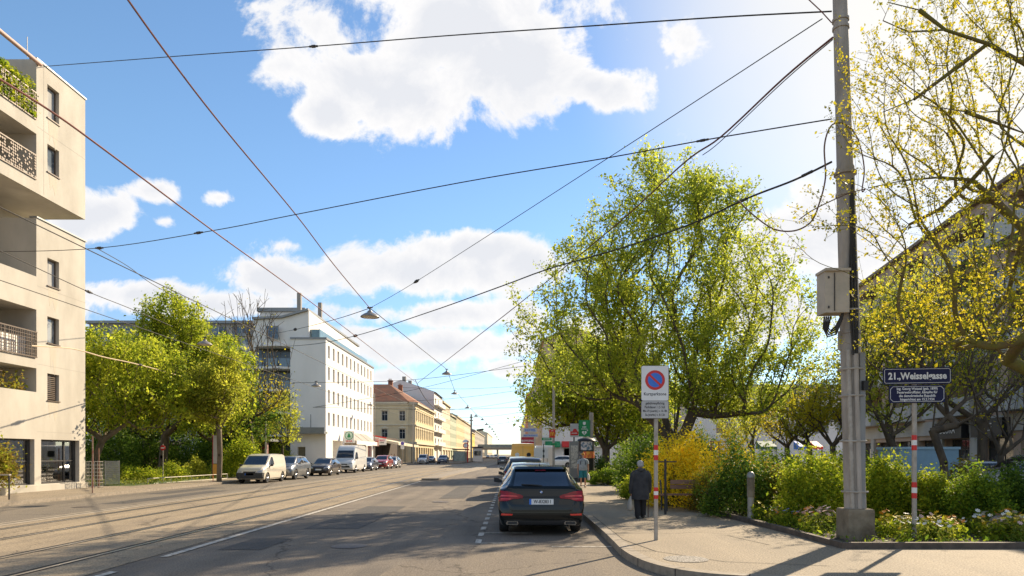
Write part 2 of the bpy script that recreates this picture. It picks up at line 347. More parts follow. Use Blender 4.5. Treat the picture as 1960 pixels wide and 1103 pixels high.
# thin veil towards the sun
dp = nd(nt, 'ShaderNodeVectorMath', operation='DOT_PRODUCT'); lk(nt, tc.outputs['Generated'], dp.inputs[0]); dp.inputs[1].default_value = sd
vl = nd(nt, 'ShaderNodeMapRange', interpolation_type='SMOOTHSTEP'); vl.inputs[1].default_value = 0.86; vl.inputs[2].default_value = 1.0; vl.inputs[4].default_value = 0.9
lk(nt, dp.outputs['Value'], vl.inputs[0])
nv = mth('MULTIPLY_ADD', nb.outputs[0], 0.5, 0.75)
veil = mth('MULTIPLY', vl.outputs[0], nv, clamp=True)
gr = nd(nt, 'ShaderNodeMapRange'); gr.inputs[1].default_value = 0.55; gr.inputs[2].default_value = 1.25; lk(nt, mth('MULTIPLY_ADD', nb.outputs[0], 1.0, dens), gr.inputs[0])
cc = nd(nt, 'ShaderNodeMix', data_type='RGBA'); cc.inputs[6].default_value = (3.3, 3.25, 3.22, 1); cc.inputs[7].default_value = (2.6, 2.66, 2.82, 1)
lk(nt, gr.outputs[0], cc.inputs[0])
skb = nd(nt, 'ShaderNodeMix', data_type='RGBA', blend_type='MULTIPLY'); skb.inputs[0].default_value = 1.0
lk(nt, sky.outputs[0], skb.inputs[6]); 
eg = nd(nt, 'ShaderNodeMapRange', interpolation_type='SMOOTHSTEP'); eg.inputs[1].default_value = 0.0; eg.inputs[2].default_value = 0.42; lk(nt, sep.outputs[2], eg.inputs[0])
et = nd(nt, 'ShaderNodeMix', data_type='RGBA'); lk(nt, eg.outputs[0], et.inputs[0]); et.inputs[6].default_value = (0.41, 0.42, 0.50, 1); et.inputs[7].default_value = (0.54, 0.62, 0.63, 1); 
sg = nd(nt, 'ShaderNodeMapRange', interpolation_type='SMOOTHSTEP'); sg.inputs[1].default_value = 0.35; sg.inputs[2].default_value = 0.97; sg.inputs[4].default_value = 1.0
dp0 = nd(nt, 'ShaderNodeVectorMath', operation='DOT_PRODUCT'); lk(nt, tc.outputs['Generated'], dp0.inputs[0]); dp0.inputs[1].default_value = sd; lk(nt, dp0.outputs['Value'], sg.inputs[0])
eh = nd(nt, 'ShaderNodeMix', data_type='RGBA'); lk(nt, sg.outputs[0], eh.inputs[0]); lk(nt, et.outputs[2], eh.inputs[6]); eh.inputs[7].default_value = (0.47, 0.53, 0.58, 1); lk(nt, eh.outputs[2], skb.inputs[7])
mxv = nd(nt, 'ShaderNodeMix', data_type='RGBA'); lk(nt, veil, mxv.inputs[0]); lk(nt, skb.outputs[2], mxv.inputs[6]); mxv.inputs[7].default_value = (3.4, 3.25, 2.95, 1)
mxc = nd(nt, 'ShaderNodeMix', data_type='RGBA'); lk(nt, cm, mxc.inputs[0]); lk(nt, mxv.outputs[2], mxc.inputs[6]); lk(nt, cc.outputs[2], mxc.inputs[7])
lk(nt, mxc.outputs[2], bg.inputs[0])
# ---------------------------------------------------------------- ground, roads, kerbs
def shift(D):
    t = min(max((D-45)/90, 0), 1); return 3.6*t*t*(3-2*t)
YS = [-12, 0, 10, 20, 30, 40, 50, 60, 70, 80, 90, 100, 115, 130, 160, 200, 300, 450, 700, 1200]
def strip(mb, x0, x1, z, y0=None, y1=None, sh=True, extra=None):
    ys = [y for y in YS if (y0 is None or y > y0) and (y1 is None or y < y1)]
    if y0 is not None: ys = [y0]+ys
    if y1 is not None: ys = ys+[y1]
    for a, b in zip(ys, ys[1:]):
        sa, sb = (shift(a), shift(b)) if sh else (0, 0)
        mb.poly([(x0+sa, a, z), (x1+sa, a, z), (x1+sb, b, z), (x0+sb, b, z)])
g = MB(); g.box((-2500, -400, -1.0), (2500, 4500, -0.012)); struct('ground', g, M_GROUND)
g = MB(); g.poly([(-17.2, -12, 0), (120, -12, 0), (120, 9.4, 0), (17, 9.4, 0), (2.3, 9.4, 0), (2.3, 1200, 0), (-17.2, 1200, 0)]); struct('road', g, M_ROAD)
g = MB(); strip(g, -17.15, -12.55, 0.004); struct('road_left_lane', g, M_LANE)
g = MB(); strip(g, -12.55, -6.15, 0.008); struct('tram_track_bed', g, M_TRAM)
# patched asphalt in front of the parked car
g = MB()
g.poly([(-2.3, -12, 0.004), (2.29, -12, 0.004), (2.29, 10.6, 0.004), (1.95, 12.0, 0.004), (1.95, 13.4, 0.004), (0.55, 13.3, 0.004), (-0.15, 12.2, 0.004), (-1.55, 12.3, 0.004), (-1.9, 10.0, 0.004)])
struct('road_patch', g, M_PATCH)
# rails: a steel head and a groove each
g = MB(); q = MB()
for x in (-7.15, -8.585, -10.45, -11.885):
    strip(g, x-0.035, x+0.035, 0.013); strip(q, x-0.035-0.11, x-0.035, 0.011); strip(q, x+0.035, x+0.09, 0.011)
struct('tram_rails', g, M_STEEL); struct('tram_rail_grooves', q, M_GROOVE)
# pale border strips along the track bed
g = MB(); strip(g, -12.62, -12.45, 0.014); strip(g, -12.95, -12.86, 0.009); struct('track_border', g, mat('pale_stone_strip', (0.42, 0.36, 0.27), 0.8, col2=(0.3, 0.25, 0.19), scale=4))
# markings
g = MB()
strip(g, -5.98, -5.84, 0.012, 11.6, 44, sh=False); strip(g, -5.98, -5.84, 0.012, 7.6, 10.15, sh=False)
strip(g, -4.95, -4.83, 0.012, 62, 400)
D = 13.35
while D < 60:
    strip(g, -0.73, -0.61, 0.012, D, D+0.62, sh=False); D += 1.22 if D < 30 else 1.5
g.box((-0.60, 13.35, 0.009), (0.45, 13.42, 0.012)); g.box((-0.60, 15.1, 0.009), (0.45, 15.17, 0.012)); g.box((0.75, 12.85, 0.009), (1.88, 12.92, 0.012))
for yy in (92, 94, 96): g.box((-2.0, yy, 0.009), (1.6, yy+1.0, 0.013))
struct('road_markings', g, M_WHITE)
# right pavement with a curved granite kerb
kp = [(2.0, 420), (1.95, 60), (1.93, 20), (1.93, 15), (1.90, 12.8), (1.88, 11.8), (1.93, 10.9), (2.10, 10.1), (2.45, 9.5), (3.0, 9.15), (4.0, 8.9), (7, 8.75), (30, 8.6), (120, 8.6)]
def smoothp(pts, n=6):
    out = []; 
    for i in range(len(pts)-1):
        p0 = Vector(pts[max(i-1, 0)]); p1 = Vector(pts[i]); p2 = Vector(pts[i+1]); p3 = Vector(pts[min(i+2, len(pts)-1)])
        for k in range(n):
            t = k/n
            out.append(0.5*((2*p1)+(-p0+p2)*t+(2*p0-5*p1+4*p2-p3)*t*t+(-p0+3*p1-3*p2+p3)*t**3))
    out.append(Vector(pts[-1])); return out
kc = [Vector(kp[0]), Vector(kp[1])]+smoothp(kp[2:12], 5)+[Vector(p) for p in kp[12:]]
def offs(path, d):
    out = []
    for i, p in enumerate(path):
        t = (path[min(i+1, len(path)-1)]-path[max(i-1, 0)]).normalized(); out.append(p+Vector((-t.y, t.x))*d)
    return out
ki = offs(kc, 0.20)
W0 = [(120, 11.7), (5.72, 11.7), (5.62, 14), (5.5, 17), (5.15, 31), (5.1, 60), (5.1, 95), (7.2, 110), (7.2, 420)]
g = MB(); g.poly([(p.x, p.y, 0.130) for p in ki]+[(x, y, 0.130) for x, y in W0]); struct('pavement', g, M_WALK)
g = MB()
for (a, b, c, d) in zip(kc, kc[1:], ki, ki[1:]):
    g.poly([(a.x, a.y, 0.133), (b.x, b.y, 0.133), (d.x, d.y, 0.133), (c.x, c.y, 0.133)], True)
    g.poly([(a.x, a.y, -0.01), (b.x, b.y, -0.01), (b.x, b.y, 0.133), (a.x, a.y, 0.133)], True)
struct('kerb', g, M_KERB)
g = MB(); acc_ = 0.0
for (a, b, c, d) in zip(kc, kc[1:], ki, ki[1:]):
    L_ = (b-a).length; t_ = (b-a).normalized()*.008
    if a.y > 60: continue
    while acc_ < L_:
        p = a.lerp(b, acc_/L_); q_ = c.lerp(d, acc_/L_); o_ = Vector((t_.y, -t_.x))*.5
        g.poly([(*(p-t_), .1345), (*(p+t_), .1345), (*(q_+t_), .1345), (*(q_-t_), .1345)]); g.poly([(*(p-t_+o_), 0), (*(p+t_+o_), 0), (*(p+t_+o_), .1345), (*(p-t_+o_), .1345)]); acc_ += 1.05
    acc_ -= L_
struct('kerb_joints', g, M_GROOVE)
# rectangular repairs and iron covers in the roadway
g = MB()
for x0, y0, x1, y1 in ((-4.9, 16, -3.6, 23), (-2.9, 27, -1.9, 38), (-14.6, 24, -13.7, 33), (-5.4, 12.5, -4.6, 14.2), (-16.2, 30, -15.2, 36)): g.poly([(x0, y0, .006), (x1, y0, .006), (x1+.05, y1, .006), (x0+.03, y1, .006)])
struct('road_repairs', g, asphalt('dark_repair_asphalt', (.075, .07, .065), (.11, .10, .09)))
for k, (x_, y_, r_) in enumerate(((-3.1, 13.0, .32), (-14.2, 22.6, .32), (-2.6, 25, .3))):
    g = MB(); g.lathe([(.0, .012), (r_, .012), (r_+.02, .008)], 28, (x_, y_, 0)); tag(g.build('manhole_cover', mat('cast_iron', (.07, .06, .055), .6, .5, col2=(.15, .12, .10), scale=22)), ['iron manhole cover in the near lane left of the dashed line', 'iron manhole cover in the far left lane', 'iron manhole cover further up the lane before the car row'][k], 'manhole cover')
# dark joints in the pavement
g = MB()
for a, b in (((2.13, 18), (2.11, 13.0)), ((2.11, 13.0), (2.4, 11.4)), ((2.4, 11.4), (3.2, 10.3)), ((2.14, 14.4), (4.9, 15.4)), ((1.95, 11.5), (2.42, 11.42)), ((4.6, 12.2), (4.3, 13.6)), ((3.2, 10.3), (4.6, 9.9)),
             ((1.97, 15.6), (2.13, 15.62)), ((1.96, 13.0), (2.11, 13.0))):
    a = Vector(a); b = Vector(b); t = (b-a).normalized(); n = Vector((-t.y, t.x))*0.009
    g.poly([(*(a-n), 0.1345), (*(b-n), 0.1345), (*(b+n), 0.1345), (*(a+n), 0.1345)])
struct('pavement_joints', g, M_GROOVE)
# round manhole of small stones
g = MB(); c = P(1313, 1070, 10.55); ring = 36
g.poly([(c.x+0.34*math.cos(2*PI*k/ring), c.y+0.34*math.sin(2*PI*k/ring), 0.137) for k in range(ring)])
mh = g.build('manhole_cover', mat('speckled_cover', (0.34, 0.31, 0.27), 0.8, col2=(0.07, 0.06, 0.05), scale=38, lo=0.45, hi=0.55)); tag(mh, 'round speckled manhole cover set in the pavement near the kerb', 'manhole cover')
# planting bed
g = MB(); g.poly([(5.72, 11.9, 0.15), (30, 11.9, 0.15), (30, 19.4, 0.15), (16.5, 19.6, 0.15), (16.5, 70, 0.15), (5.2, 70, 0.15), (5.25, 31, 0.15), (5.6, 17, 0.15)]); struct('planting_bed', g, M_SOIL)
g = MB()
def wallstrip(mb, path, w, z0, z1):
    path = [Vector(p) for p in path]; o = offs(path, w)
    for a, b, c, d in zip(path, path[1:], o, o[1:]):
        mb.poly([(a.x, a.y, z0), (b.x, b.y, z0), (b.x, b.y, z1), (a.x, a.y, z1)]); mb.poly([(a.x, a.y, z1), (b.x, b.y, z1), (d.x, d.y, z1), (c.x, c.y, z1)])
        mb.poly([(c.x, c.y, z0), (d.x, d.y, z0), (d.x, d.y, z1), (c.x, c.y, z1)])
wallstrip(g, [(5.35, 19.5), (5.52, 17.2), (5.62, 14.2), (5.66, 11.72), (9, 11.70), (14, 11.68), (30, 11.6)][::-1], -0.13, 0.12, 0.235)
bk = struct('bed_edging', g, M_EDGE)
# car park and side street behind the bed
g = MB(); g.poly([(16.6, 19.8, 0.004), (120, 19.8, 0.004), (120, 140, 0.004), (16.6, 140, 0.004)]); struct('side_street', g, M_LANE)
# left pavement, slightly raised, with its kerb
lk_ = [(-17.05, -10), (-17.05, 30), (-17.0, 41), (-17.1, 50), (-17.1, 105), (-17.1, 112), (-17.1, 145), (-17.1, 600)]
g = MB(); g.poly([(x-0.2, y, 0.12) for x, y in lk_]+[(-80, 600, 0.12), (-80, -10, 0.12)]); struct('pavement_left', g, M_WALK)
g = MB()
for (x0, y0), (x1, y1) in zip(lk_, lk_[1:]):
    g.poly([(x0, y0, 0), (x1, y1, 0), (x1, y1, 0.124), (x0, y0, 0.124)]); g.poly([(x0, y0, 0.124), (x1, y1, 0.124), (x1-0.2, y1, 0.124), (x0-0.2, y0, 0.124)])
struct('kerb_left', g, M_KERB)
g = MB(); g.poly([(-19.6, 35.2, 0.126), (-19.6, 70, 0.126), (-70, 70, 0.126), (-70, 35.2, 0.126)]); struct('lawn', g, M_GRASS)
# low island between the track bed and the lane, and the tram stop platform further on
def platform(name, x0, x1, y0, y1, h, m):
    mb = MB(); ys = [y0+(y1-y0)*k/8 for k in range(9)]
    for a, b in zip(ys, ys[1:]):
        A, B = shift(a), shift(b)
        mb.poly([(x0+A, a, h), (x1+A, a, h), (x1+B, b, h), (x0+B, b, h)])
        mb.poly([(x1+A, a, 0), (x1+B, b, 0), (x1+B, b, h), (x1+A, a, h)]); mb.poly([(x0+A, a, 0), (x0+B, b, 0), (x0+B, b, h), (x0+A, a, h)])
    for y in (y0, y1):
        A = shift(y); mb.poly([(x0+A, y, 0), (x1+A, y, 0), (x1+A, y, h), (x0+A, y, h)])
    return struct(name, mb, m)
platform('traffic_island', -6.1, -4.95, 46, 88, 0.13, M_KERB)
platform('tram_platform', -15.6, -12.75, 125, 190, 0.2, M_WALK)
platform('traffic_island_far', -6.1, -4.9, 128, 200, 0.13, M_KERB)
# ---------------------------------------------------------------- building kit
def facade(mb, fr, a0, a1, z0, z1, ops, depth=0.22, back=()):
    """a wall sheet with real openings: reveals run `depth` inwards; those listed in back are closed behind"""
    A = sorted({a0, a1, *[x for o in ops for x in o[:2]]}); Zs = sorted({z0, z1, *[x for o in ops for x in o[2:4]]})
    A = [x for x in A if a0 <= x <= a1]; Zs = [x for x in Zs if z0 <= x <= z1]
    for i in range(len(A)-1):
        for j in range(len(Zs)-1):
            am, zm = (A[i]+A[i+1])/2, (Zs[j]+Zs[j+1])/2
            if any(o[0] < am < o[1] and o[2] < zm < o[3] for o in ops): continue
            mb.poly([fr(A[i], 0, Zs[j]), fr(A[i+1], 0, Zs[j]), fr(A[i+1], 0, Zs[j+1]), fr(A[i], 0, Zs[j+1])])
    for k, o in enumerate(ops):
        x0, x1, y0, y1 = o[:4]; d = o[4] if len(o) > 4 else depth
        mb.poly([fr(x0, 0, y0), fr(x0, -d, y0), fr(x0, -d, y1), fr(x0, 0, y1)]); mb.poly([fr(x1, 0, y0), fr(x1, -d, y0), fr(x1, -d, y1), fr(x1, 0, y1)])
        mb.poly([fr(x0, 0, y0), fr(x1, 0, y0), fr(x1, -d, y0), fr(x0, -d, y0)])
        if y1 < z1-1e-6: mb.poly([fr(x0, 0, y1), fr(x1, 0, y1), fr(x1, -d, y1), fr(x0, -d, y1)])
        if back == 'all' or (back != 'all' and k in back): mb.poly([fr(x0, -d, y0), fr(x1, -d, y0), fr(x1, -d, y1), fr(x0, -d, y1)])
def shell(mb, fr, a0, a1, z0, z1, dep, top=True):
    """the other sides of a block whose street front is a facade"""
    mb.poly([fr(a0, 0, z0), fr(a0, -dep, z0), fr(a0, -dep, z1), fr(a0, 0, z1)]); mb.poly([fr(a1, 0, z0), fr(a1, -dep, z0), fr(a1, -dep, z1), fr(a1, 0, z1)])
    mb.poly([fr(a0, -dep, z0), fr(a1, -dep, z0), fr(a1, -dep, z1), fr(a0, -dep, z1)])
    if top: mb.poly([fr(a0, 0, z1), fr(a1, 0, z1), fr(a1, -dep, z1), fr(a0, -dep, z1)]); mb.poly([fr(a0, 0, z0), fr(a1, 0, z0), fr(a1, -dep, z0), fr(a0, -dep, z0)])
def window(fr, par, x0, x1, z0, z1, d=0.16, fm=None, gm=None, t=0.06, mull=1, trans=0.0, sill=None):
    """frame mesh set back in its reveal, with its pane as a child"""
    fm = fm or M_WFRAME; gm = gm or M_GLASS
    w = MB(); e = 0.004
    w.fbox(fr, x0+e, x0+t, -d-0.05, -d, z0+e, z1-e); w.fbox(fr, x1-t, x1-e, -d-0.05, -d, z0+e, z1-e)
    w.fbox(fr, x0+t, x1-t, -d-0.05, -d, z0+e, z0+t); w.fbox(fr, x0+t, x1-t, -d-0.05, -d, z1-t, z1-e)
    for k in range(1, mull+1):
        xm = x0+(x1-x0)*k/(mull+1); w.fbox(fr, xm-t*.4, xm+t*.4, -d-0.045, -d-0.004, z0+t, z1-t)
    if trans: zm = z0+(z1-z0)*trans; w.fbox(fr, x0+t, x1-t, -d-0.043, -d-0.006, zm-t*.4, zm+t*.4)
    o = w.build('window', fm, par)
    g = MB(); g.poly([fr(x0+t*.7, -d-0.03, z0+t*.7), fr(x1-t*.7, -d-0.03, z0+t*.7), fr(x1-t*.7, -d-0.03, z1-t*.7), fr(x0+t*.7, -d-0.03, z1-t*.7)])
    g.build('pane', gm, o)
    if sill: s = MB(); s.fbox(fr, x0-0.04, x1+0.04, -0.05, 0.05, z0-0.045, z0-0.003); s.build('sill', sill, o)
    return o
def railing(fr, par, a0, a1, z0, z1, kind, m, b=0.0, name='railing'):
    r = MB()
    r.fbox(fr, a0, a1, b-0.02, b+0.02, z1-0.05, z1); r.fbox(fr, a0, a1, b-0.02, b+0.02, z0, z0+0.05)
    n = max(2, int((a1-a0)/0.13)); rnd = random.Random(int(a0*10+z0*7))
    if kind == 'grid':
        for k in range(n+1):
            a = a0+(a1-a0)*k/n+rnd.uniform(-.04, .04); r.fbox(fr, a-0.012, a+0.012, b-0.012, b+0.012, z0+.05, z1-.05)
        for k in range(1, 7):
            z = z0+(z1-z0)*k/7+rnd.uniform(-.03, .03); r.fbox(fr, a0, a1, b-0.010, b+0.010, z-0.010, z+0.010)
    elif kind == 'weave':
        w = 0.12; nz = int((z1-z0)/w)
        for i in range(int((a1-a0)/w)):
            for j in range(nz):
                if rnd.random() < .60:
                    a = a0+i*w; z = z0+.05+j*w; r.prism([(a, z+.06), (a+.06, z), (a+.115, z+.055), (a+.055, z+.115)], fr, b-0.012+.002*(i % 3), b+0.012+.002*(i % 3))
    else:
        for k in range(n+1):
            a = a0+(a1-a0)*k/n; r.fbox(fr, a-0.01, a+0.01, b-0.01, b+0.01, z0+.05, z1-.05)
    return r.build(name, m, par)
# leaf clusters used on balconies, shrubs and crowns
def leaves(pts, size, spread, rng, up=0.0, asp=0.55):
    """one rhombus per leaf around the given points"""
    N = len(pts); c = pts+rng.normal(0, 1, (N, 3))*spread
    n = rng.normal(0, 1, (N, 3)); n[:, 2] += up; n /= np.linalg.norm(n, axis=1, keepdims=True)
    t = rng.normal(0, 1, (N, 3)); u = np.cross(n, t); u /= np.linalg.norm(u, axis=1, keepdims=True)+1e-9; w = np.cross(n, u)
    s = (size*np.clip(rng.lognormal(-.05, .38, (N, 1)), .35, 2.0))
    a = u*s*0.5; b = w*s*0.5*asp; bend = n*s*0.10
    v = np.stack([c-a, c+b*1.0-a*0.1+bend, c+a, c-b-a*0.1+bend], axis=1).reshape(-1, 3)
    return v, np.arange(4*N).reshape(N, 4)
# ================================================================ 1. beige apartment block at the left edge
root = empty('apartment_building', 'beige rendered apartment block with cantilevered upper storeys and loggias at the left edge', 'building', (-21, 30, 0.12))
fr = frame((-21, 0, 0), 90)       # a = distance along the street, b = towards the road
XD = lambda px: F*21/(CX-px)
LZ = -0.1; A0 = 13.0; A1 = 33.6
w1 = (30.86, 31.66)
lower = [(w1[0], w1[1], 9.4, 10.65, .2), (w1[0], w1[1], 6.8, 8.0, .2), (w1[0], w1[1], 4.2, 5.42, .2),
         (30.45, 33.15, 0.42, 2.42, .3), (26.2, 30.03, 0.42, 2.42, .3), (21.5, 25.8, 0.42, 2.42, .3),
         (A0+.5, 30.15, 4.5, 5.55, 1.9), (A0+.5, 30.15, 6.0, 8.14, 1.9), (A0+.5, 30.15, 9.6, 12.2, 2.4)]
m = MB(); facade(m, fr, A0, A1, LZ, 12.2, lower, back=(6, 7, 8)); shell(m, fr, A0, A1, LZ, 12.2, 14, top=False)
m.poly([fr(30.15, 0, 12.2), fr(A1, 0, 12.2), fr(A1, -14, 12.2), fr(30.15, -14, 12.2)]); m.poly([fr(A0, -2.4, 12.2), fr(30.15, -2.4, 12.2), fr(30.15, -14, 12.2), fr(A0, -14, 12.2)])
# recessed core storey
m.poly([fr(A0, -3, 12.2), fr(A1, -3, 12.2), fr(A1, -3, 13.3), fr(A0, -3, 13.3)])
m.build('wall', M_BEIGE, root)
m = MB(); upper = [(w1[0], w1[1], 17.0, 18.5, .2), (w1[0], w1[1], 14.55, 15.8, .2), (A0+.5, 30.15, 14.0, 15.9, 1.9), (A0+.5, 30.15, 16.55, 19.2, 2.4)]
facade(m, fr, A0, A1, 13.3, 19.2, upper, back=(2, 3)); shell(m, fr, A0, A1, 13.3, 19.2, 14, top=False)
m.poly([fr(A0, 0, 13.3), fr(A1, 0, 13.3), fr(A1, -14, 13.3), fr(A0, -14, 13.3)])
m.poly([fr(30.15, 0, 19.2), fr(A1, 0, 19.2), fr(A1, -14, 19.2), fr(30.15, -14, 19.2)]); m.poly([fr(A0, -2.4, 19.2), fr(30.15, -2.4, 19.2), fr(30.15, -14, 19.2), fr(A0, -14, 19.2)])
m.build('upper_storeys', M_BEIGE, root)
m = MB(); m.fbox(fr, 30.12, A1+.05, -.3, .05, 19.205, 19.27); m.fbox(fr, 30.12, A1+.05, -.3, .05, 12.205, 12.27); m.fbox(fr, A0+.4, 30.1, -2.45, -2.35, 19.205, 19.4)
m.build('roof_edge', M_MGREY, root)
for i, (z0, z1) in enumerate(((17.0, 18.5), (14.55, 15.8), (9.4, 10.65), (6.8, 8.0), (4.2, 5.42))):
    if i == 4:
        w = MB(); 
        for k in range(13): w.fbox(fr, w1[0]+.07, w1[1]-.07, -.15, -.10, z0+.08+k*.088, z0+.125+k*.088)
        o = window(fr, root, *w1, z0, z1, fm=M_BRONZE, mull=0, sill=M_BRONZE, t=.07); w.build('louvre', M_BRONZE, o)
    else: window(fr, root, *w1, z0, z1, fm=M_BRONZE, gm=(M_CURT if i in (0, 2) else M_GLASS2), mull=0, sill=M_BRONZE, t=.07)
for z in (16.25, 5.75, 2.75, 9.2): m = MB(); m.fbox(fr, 30.2, A1, .001, .004, z, z+.012); m.build('render_joint', M_BEIGE2, root)
m = MB(); m.fbox(fr, 30.62, 30.632, .001, .004, 13.4, 19.15); m.build('render_joint', M_BEIGE2, root)
for a0, z0, w_, h_ in ((30.9, 17.0, .7, 1.3), (30.95, 14.5, .6, .9), (30.9, 9.35, .7, 1.1), (31.0, 6.75, .5, 1.4), (30.9, 4.15, .7, .9)):
    m = MB(); m.prism([(a0, z0), (a0+w_, z0), (a0+w_-.05, z0-h_*.6), (a0+w_*.7, z0-h_), (a0+w_*.45, z0-h_*.5), (a0+.1, z0-h_*.8)], fr, .001, .003); m.build('water_stain', mat('damp_render', (.44, .39, .31), .9, col2=(.49, .435, .35), scale=5, stretch=(1, 3, .4), lo=.35, hi=.6), root)
# terrace and loggia railings, planter hedge
railing(fr, root, 20, 30.12, 13.85, 14.95, 'weave', M_BRONZE, b=.03)
railing(fr, root, 20, 30.12, 16.5, 17.7, 'grid', M_BRONZE, b=.03)
railing(fr, root, 20, 30.12, 6.0, 7.15, 'grid', M_BRONZE, b=.05)
pt = np.column_stack([RNG.uniform(-21.5, -20.93, 9000), RNG.uniform(26.5, 30.05, 9000), 16.6+1.45*RNG.random(9000)**1.4])
v, f = leaves(pt, .12, .06, RNG); mesh_np('terrace_hedge', v, f, L_HEDGE, root)
m = MB(); m.fbox(fr, A0+.6, 30.1, -.5, -.45, 6.0, 6.9); m.build('balcony_screen', M_WALLW, root)
window(fr, root, 25.2, 28.6, 6.2, 7.75, d=1.82, fm=M_BRONZE, mull=2, t=.07); window(fr, root, 28.3, 29.4, 4.6, 5.4, d=1.82, fm=M_BRONZE, mull=0, t=.07)
pt = np.column_stack([RNG.uniform(-21.5, -21.1, 260), RNG.uniform(28.2, 29.9, 260), 4.55+np.abs(RNG.normal(0, .35, 260))])
v, f = leaves(pt, .12, .06, RNG); tag(mesh_np('balcony_plants', v, f, L_RED, root), kind='stuff')
# shop windows: real glass with a room behind
def clearglass():
    m = bpy.data.materials.new('shop_glass'); m.use_nodes = True; nt = m.node_tree; nt.nodes.clear(); out = nd(nt, 'ShaderNodeOutputMaterial')
    t = nd(nt, 'ShaderNodeBsdfTransparent'); t.inputs[0].default_value = (.75, .82, .8, 1); g = nd(nt, 'ShaderNodeBsdfGlossy', i_Roughness=0.02); g.inputs[0].default_value = (.9, .9, .9, 1)
    fn = nd(nt, 'ShaderNodeFresnel', i_IOR=1.6); a = nd(nt, 'ShaderNodeMath', operation='MULTIPLY_ADD'); lk(nt, fn.outputs[0], a.inputs[0]); a.inputs[1].default_value = 1.2; a.inputs[2].default_value = 0.2
    x = nd(nt, 'ShaderNodeMixShader'); lk(nt, a.outputs[0], x.inputs[0]); lk(nt, t.outputs[0], x.inputs[1]); lk(nt, g.outputs[0], x.inputs[2]); lk(nt, x.outputs[0], out.inputs[0]); return m
M_CLEAR = clearglass()
for x0, x1, mm in ((30.45, 33.15, 1), (26.2, 30.03, 2), (21.5, 25.8, 2)):
    w = MB(); t = .07; zc = 1.45
    w.fbox(fr, x0+.004, x0+t, -.30, -.2, .425, 2.415); w.fbox(fr, x1-t*2.2, x1-.004, -.30, -.2, .425, 2.415); w.fbox(fr, x0+t, x1-t*2.2, -.30, -.2, .425, .5); w.fbox(fr, x0+t, x1-t*2.2, -.30, -.2, 2.34, 2.415)
    w.fbox(fr, x0+t, x1-t*2.2, -.28, -.22, zc-.03, zc+.03)
    xm = x0+(x1-x0)*.70 if mm == 1 else x0+(x1-x0)*.45
    w.fbox(fr, xm-.04, xm+.04, -.29, -.21, .5, 2.34)
    o = w.build('shop_window', M_DGREY, root); g = MB(); g.poly([fr(x0+.05, -.25, .45), fr(x1-.08, -.25, .45), fr(x1-.08, -.25, 2.4), fr(x0+.05, -.25, 2.4)]); g.build('pane', M_CLEAR, o)
m = MB(); m.fbox(fr, 21.2, 33.3, -5.5, -5.4, 0, 2.9); m.fbox(fr, 21.2, 33.3, -5.4, -.32, .30, .36); m.fbox(fr, 33.32, 33.4, -5.4, -.32, .36, 2.8); m.fbox(fr, 21.2, 33.3, -5.4, -.32, 2.6, 2.7)
m.fbox(fr, 30.1, 30.3, -5, -.6, .36, 2.6); m.build('shop_interior', mat('dim_interior', (.34, .31, .25), .9, col2=(.10, .12, .10), scale=1.0, lo=.45, hi=.55), root)
m = MB(); m.fbox(fr, 14, 33.62, 0, .12, 0.1, .38); m.build('plinth', M_BEIGE, root)
# things on display behind the glass, and potted plants
rnd = random.Random(3)
kinds = [((.8, .45, .25), 'orange'), ((.75, .72, .68), 'white'), ((.10, .35, .42), 'turquoise'), ((.75, .2, .08), 'red')]
for k in range(9):
    c, nm = kinds[k % 4]; x = [31.0, 31.5, 32.3, 29.4, 29.45, 29.5, 27.3, 28.0, 32.8][k]; z = [1.0, 1.25, .9, 1.3, 1.05, .8, .95, .75, 1.22][k]
    m = MB(); m.ball((-21.42, x, z), (.03, .11, .13 if k % 2 else .09), 10, 6); m.tube([(-21.42, x, z+.1), (-21.42, x, 2.55)], .006, 4)
    o = m.build('hanging_ornament', mat('ornament_'+nm, c, .6)); tag(o, nm+' paper ornament hanging behind the shop glass, '+['lowest by the pillar', 'beside the leafy pot', 'in the middle pane', 'topmost of the chain', 'second of the chain', 'lowest of the chain', 'near the reddish plant', 'low by the door', 'in the narrow right pane'][k], 'ornament')
def pot_plant(loc, h, r, m_leaf, n, label, potc, cat='potted plant'):
    t = empty('potted_plant', label, cat, loc); p = MB(); p.lathe([(0.02, 0), (.13, 0), (.17, .28), (.185, .28), (.185, .32), (.15, .32), (.15, .27), (.01, .27)], 16, loc); p.build('pot', mat('pot_'+potc[0], potc[1], .7), t)
    pt = np.array(loc)+np.array([0, 0, .3+h*.5])+RNG.normal(0, 1, (n, 3))*np.array([r*.5, r*.5, h*.25]); v, f = leaves(pt, .10, .03, RNG); mesh_np('foliage', v, f, m_leaf, t)
    return t
pot_plant((-21.75, 31.35, .36), 1.1, .35, L_MAPLE, 500, 'leafy potted plant behind the right shop window', ('blue', (.05, .25, .33)))
pot_plant((-21.8, 30.75, .36), 1.9, .3, L_MAPLE, 400, 'tall potted plant beside the pillar behind the right shop window', ('clay', (.35, .15, .08)))
pot_plant((-21.8, 28.2, .36), .9, .5, L_HEDGE, 600, 'bushy potted plant behind the left shop window', ('terracotta', (.4, .2, .1)))
pot_plant((-20.2, 27.1, .12), 1.7, .5, L_RED, 1800, 'round orange-green shrub in a pot in front of the shop', ('cream', (.5, .45, .35)))
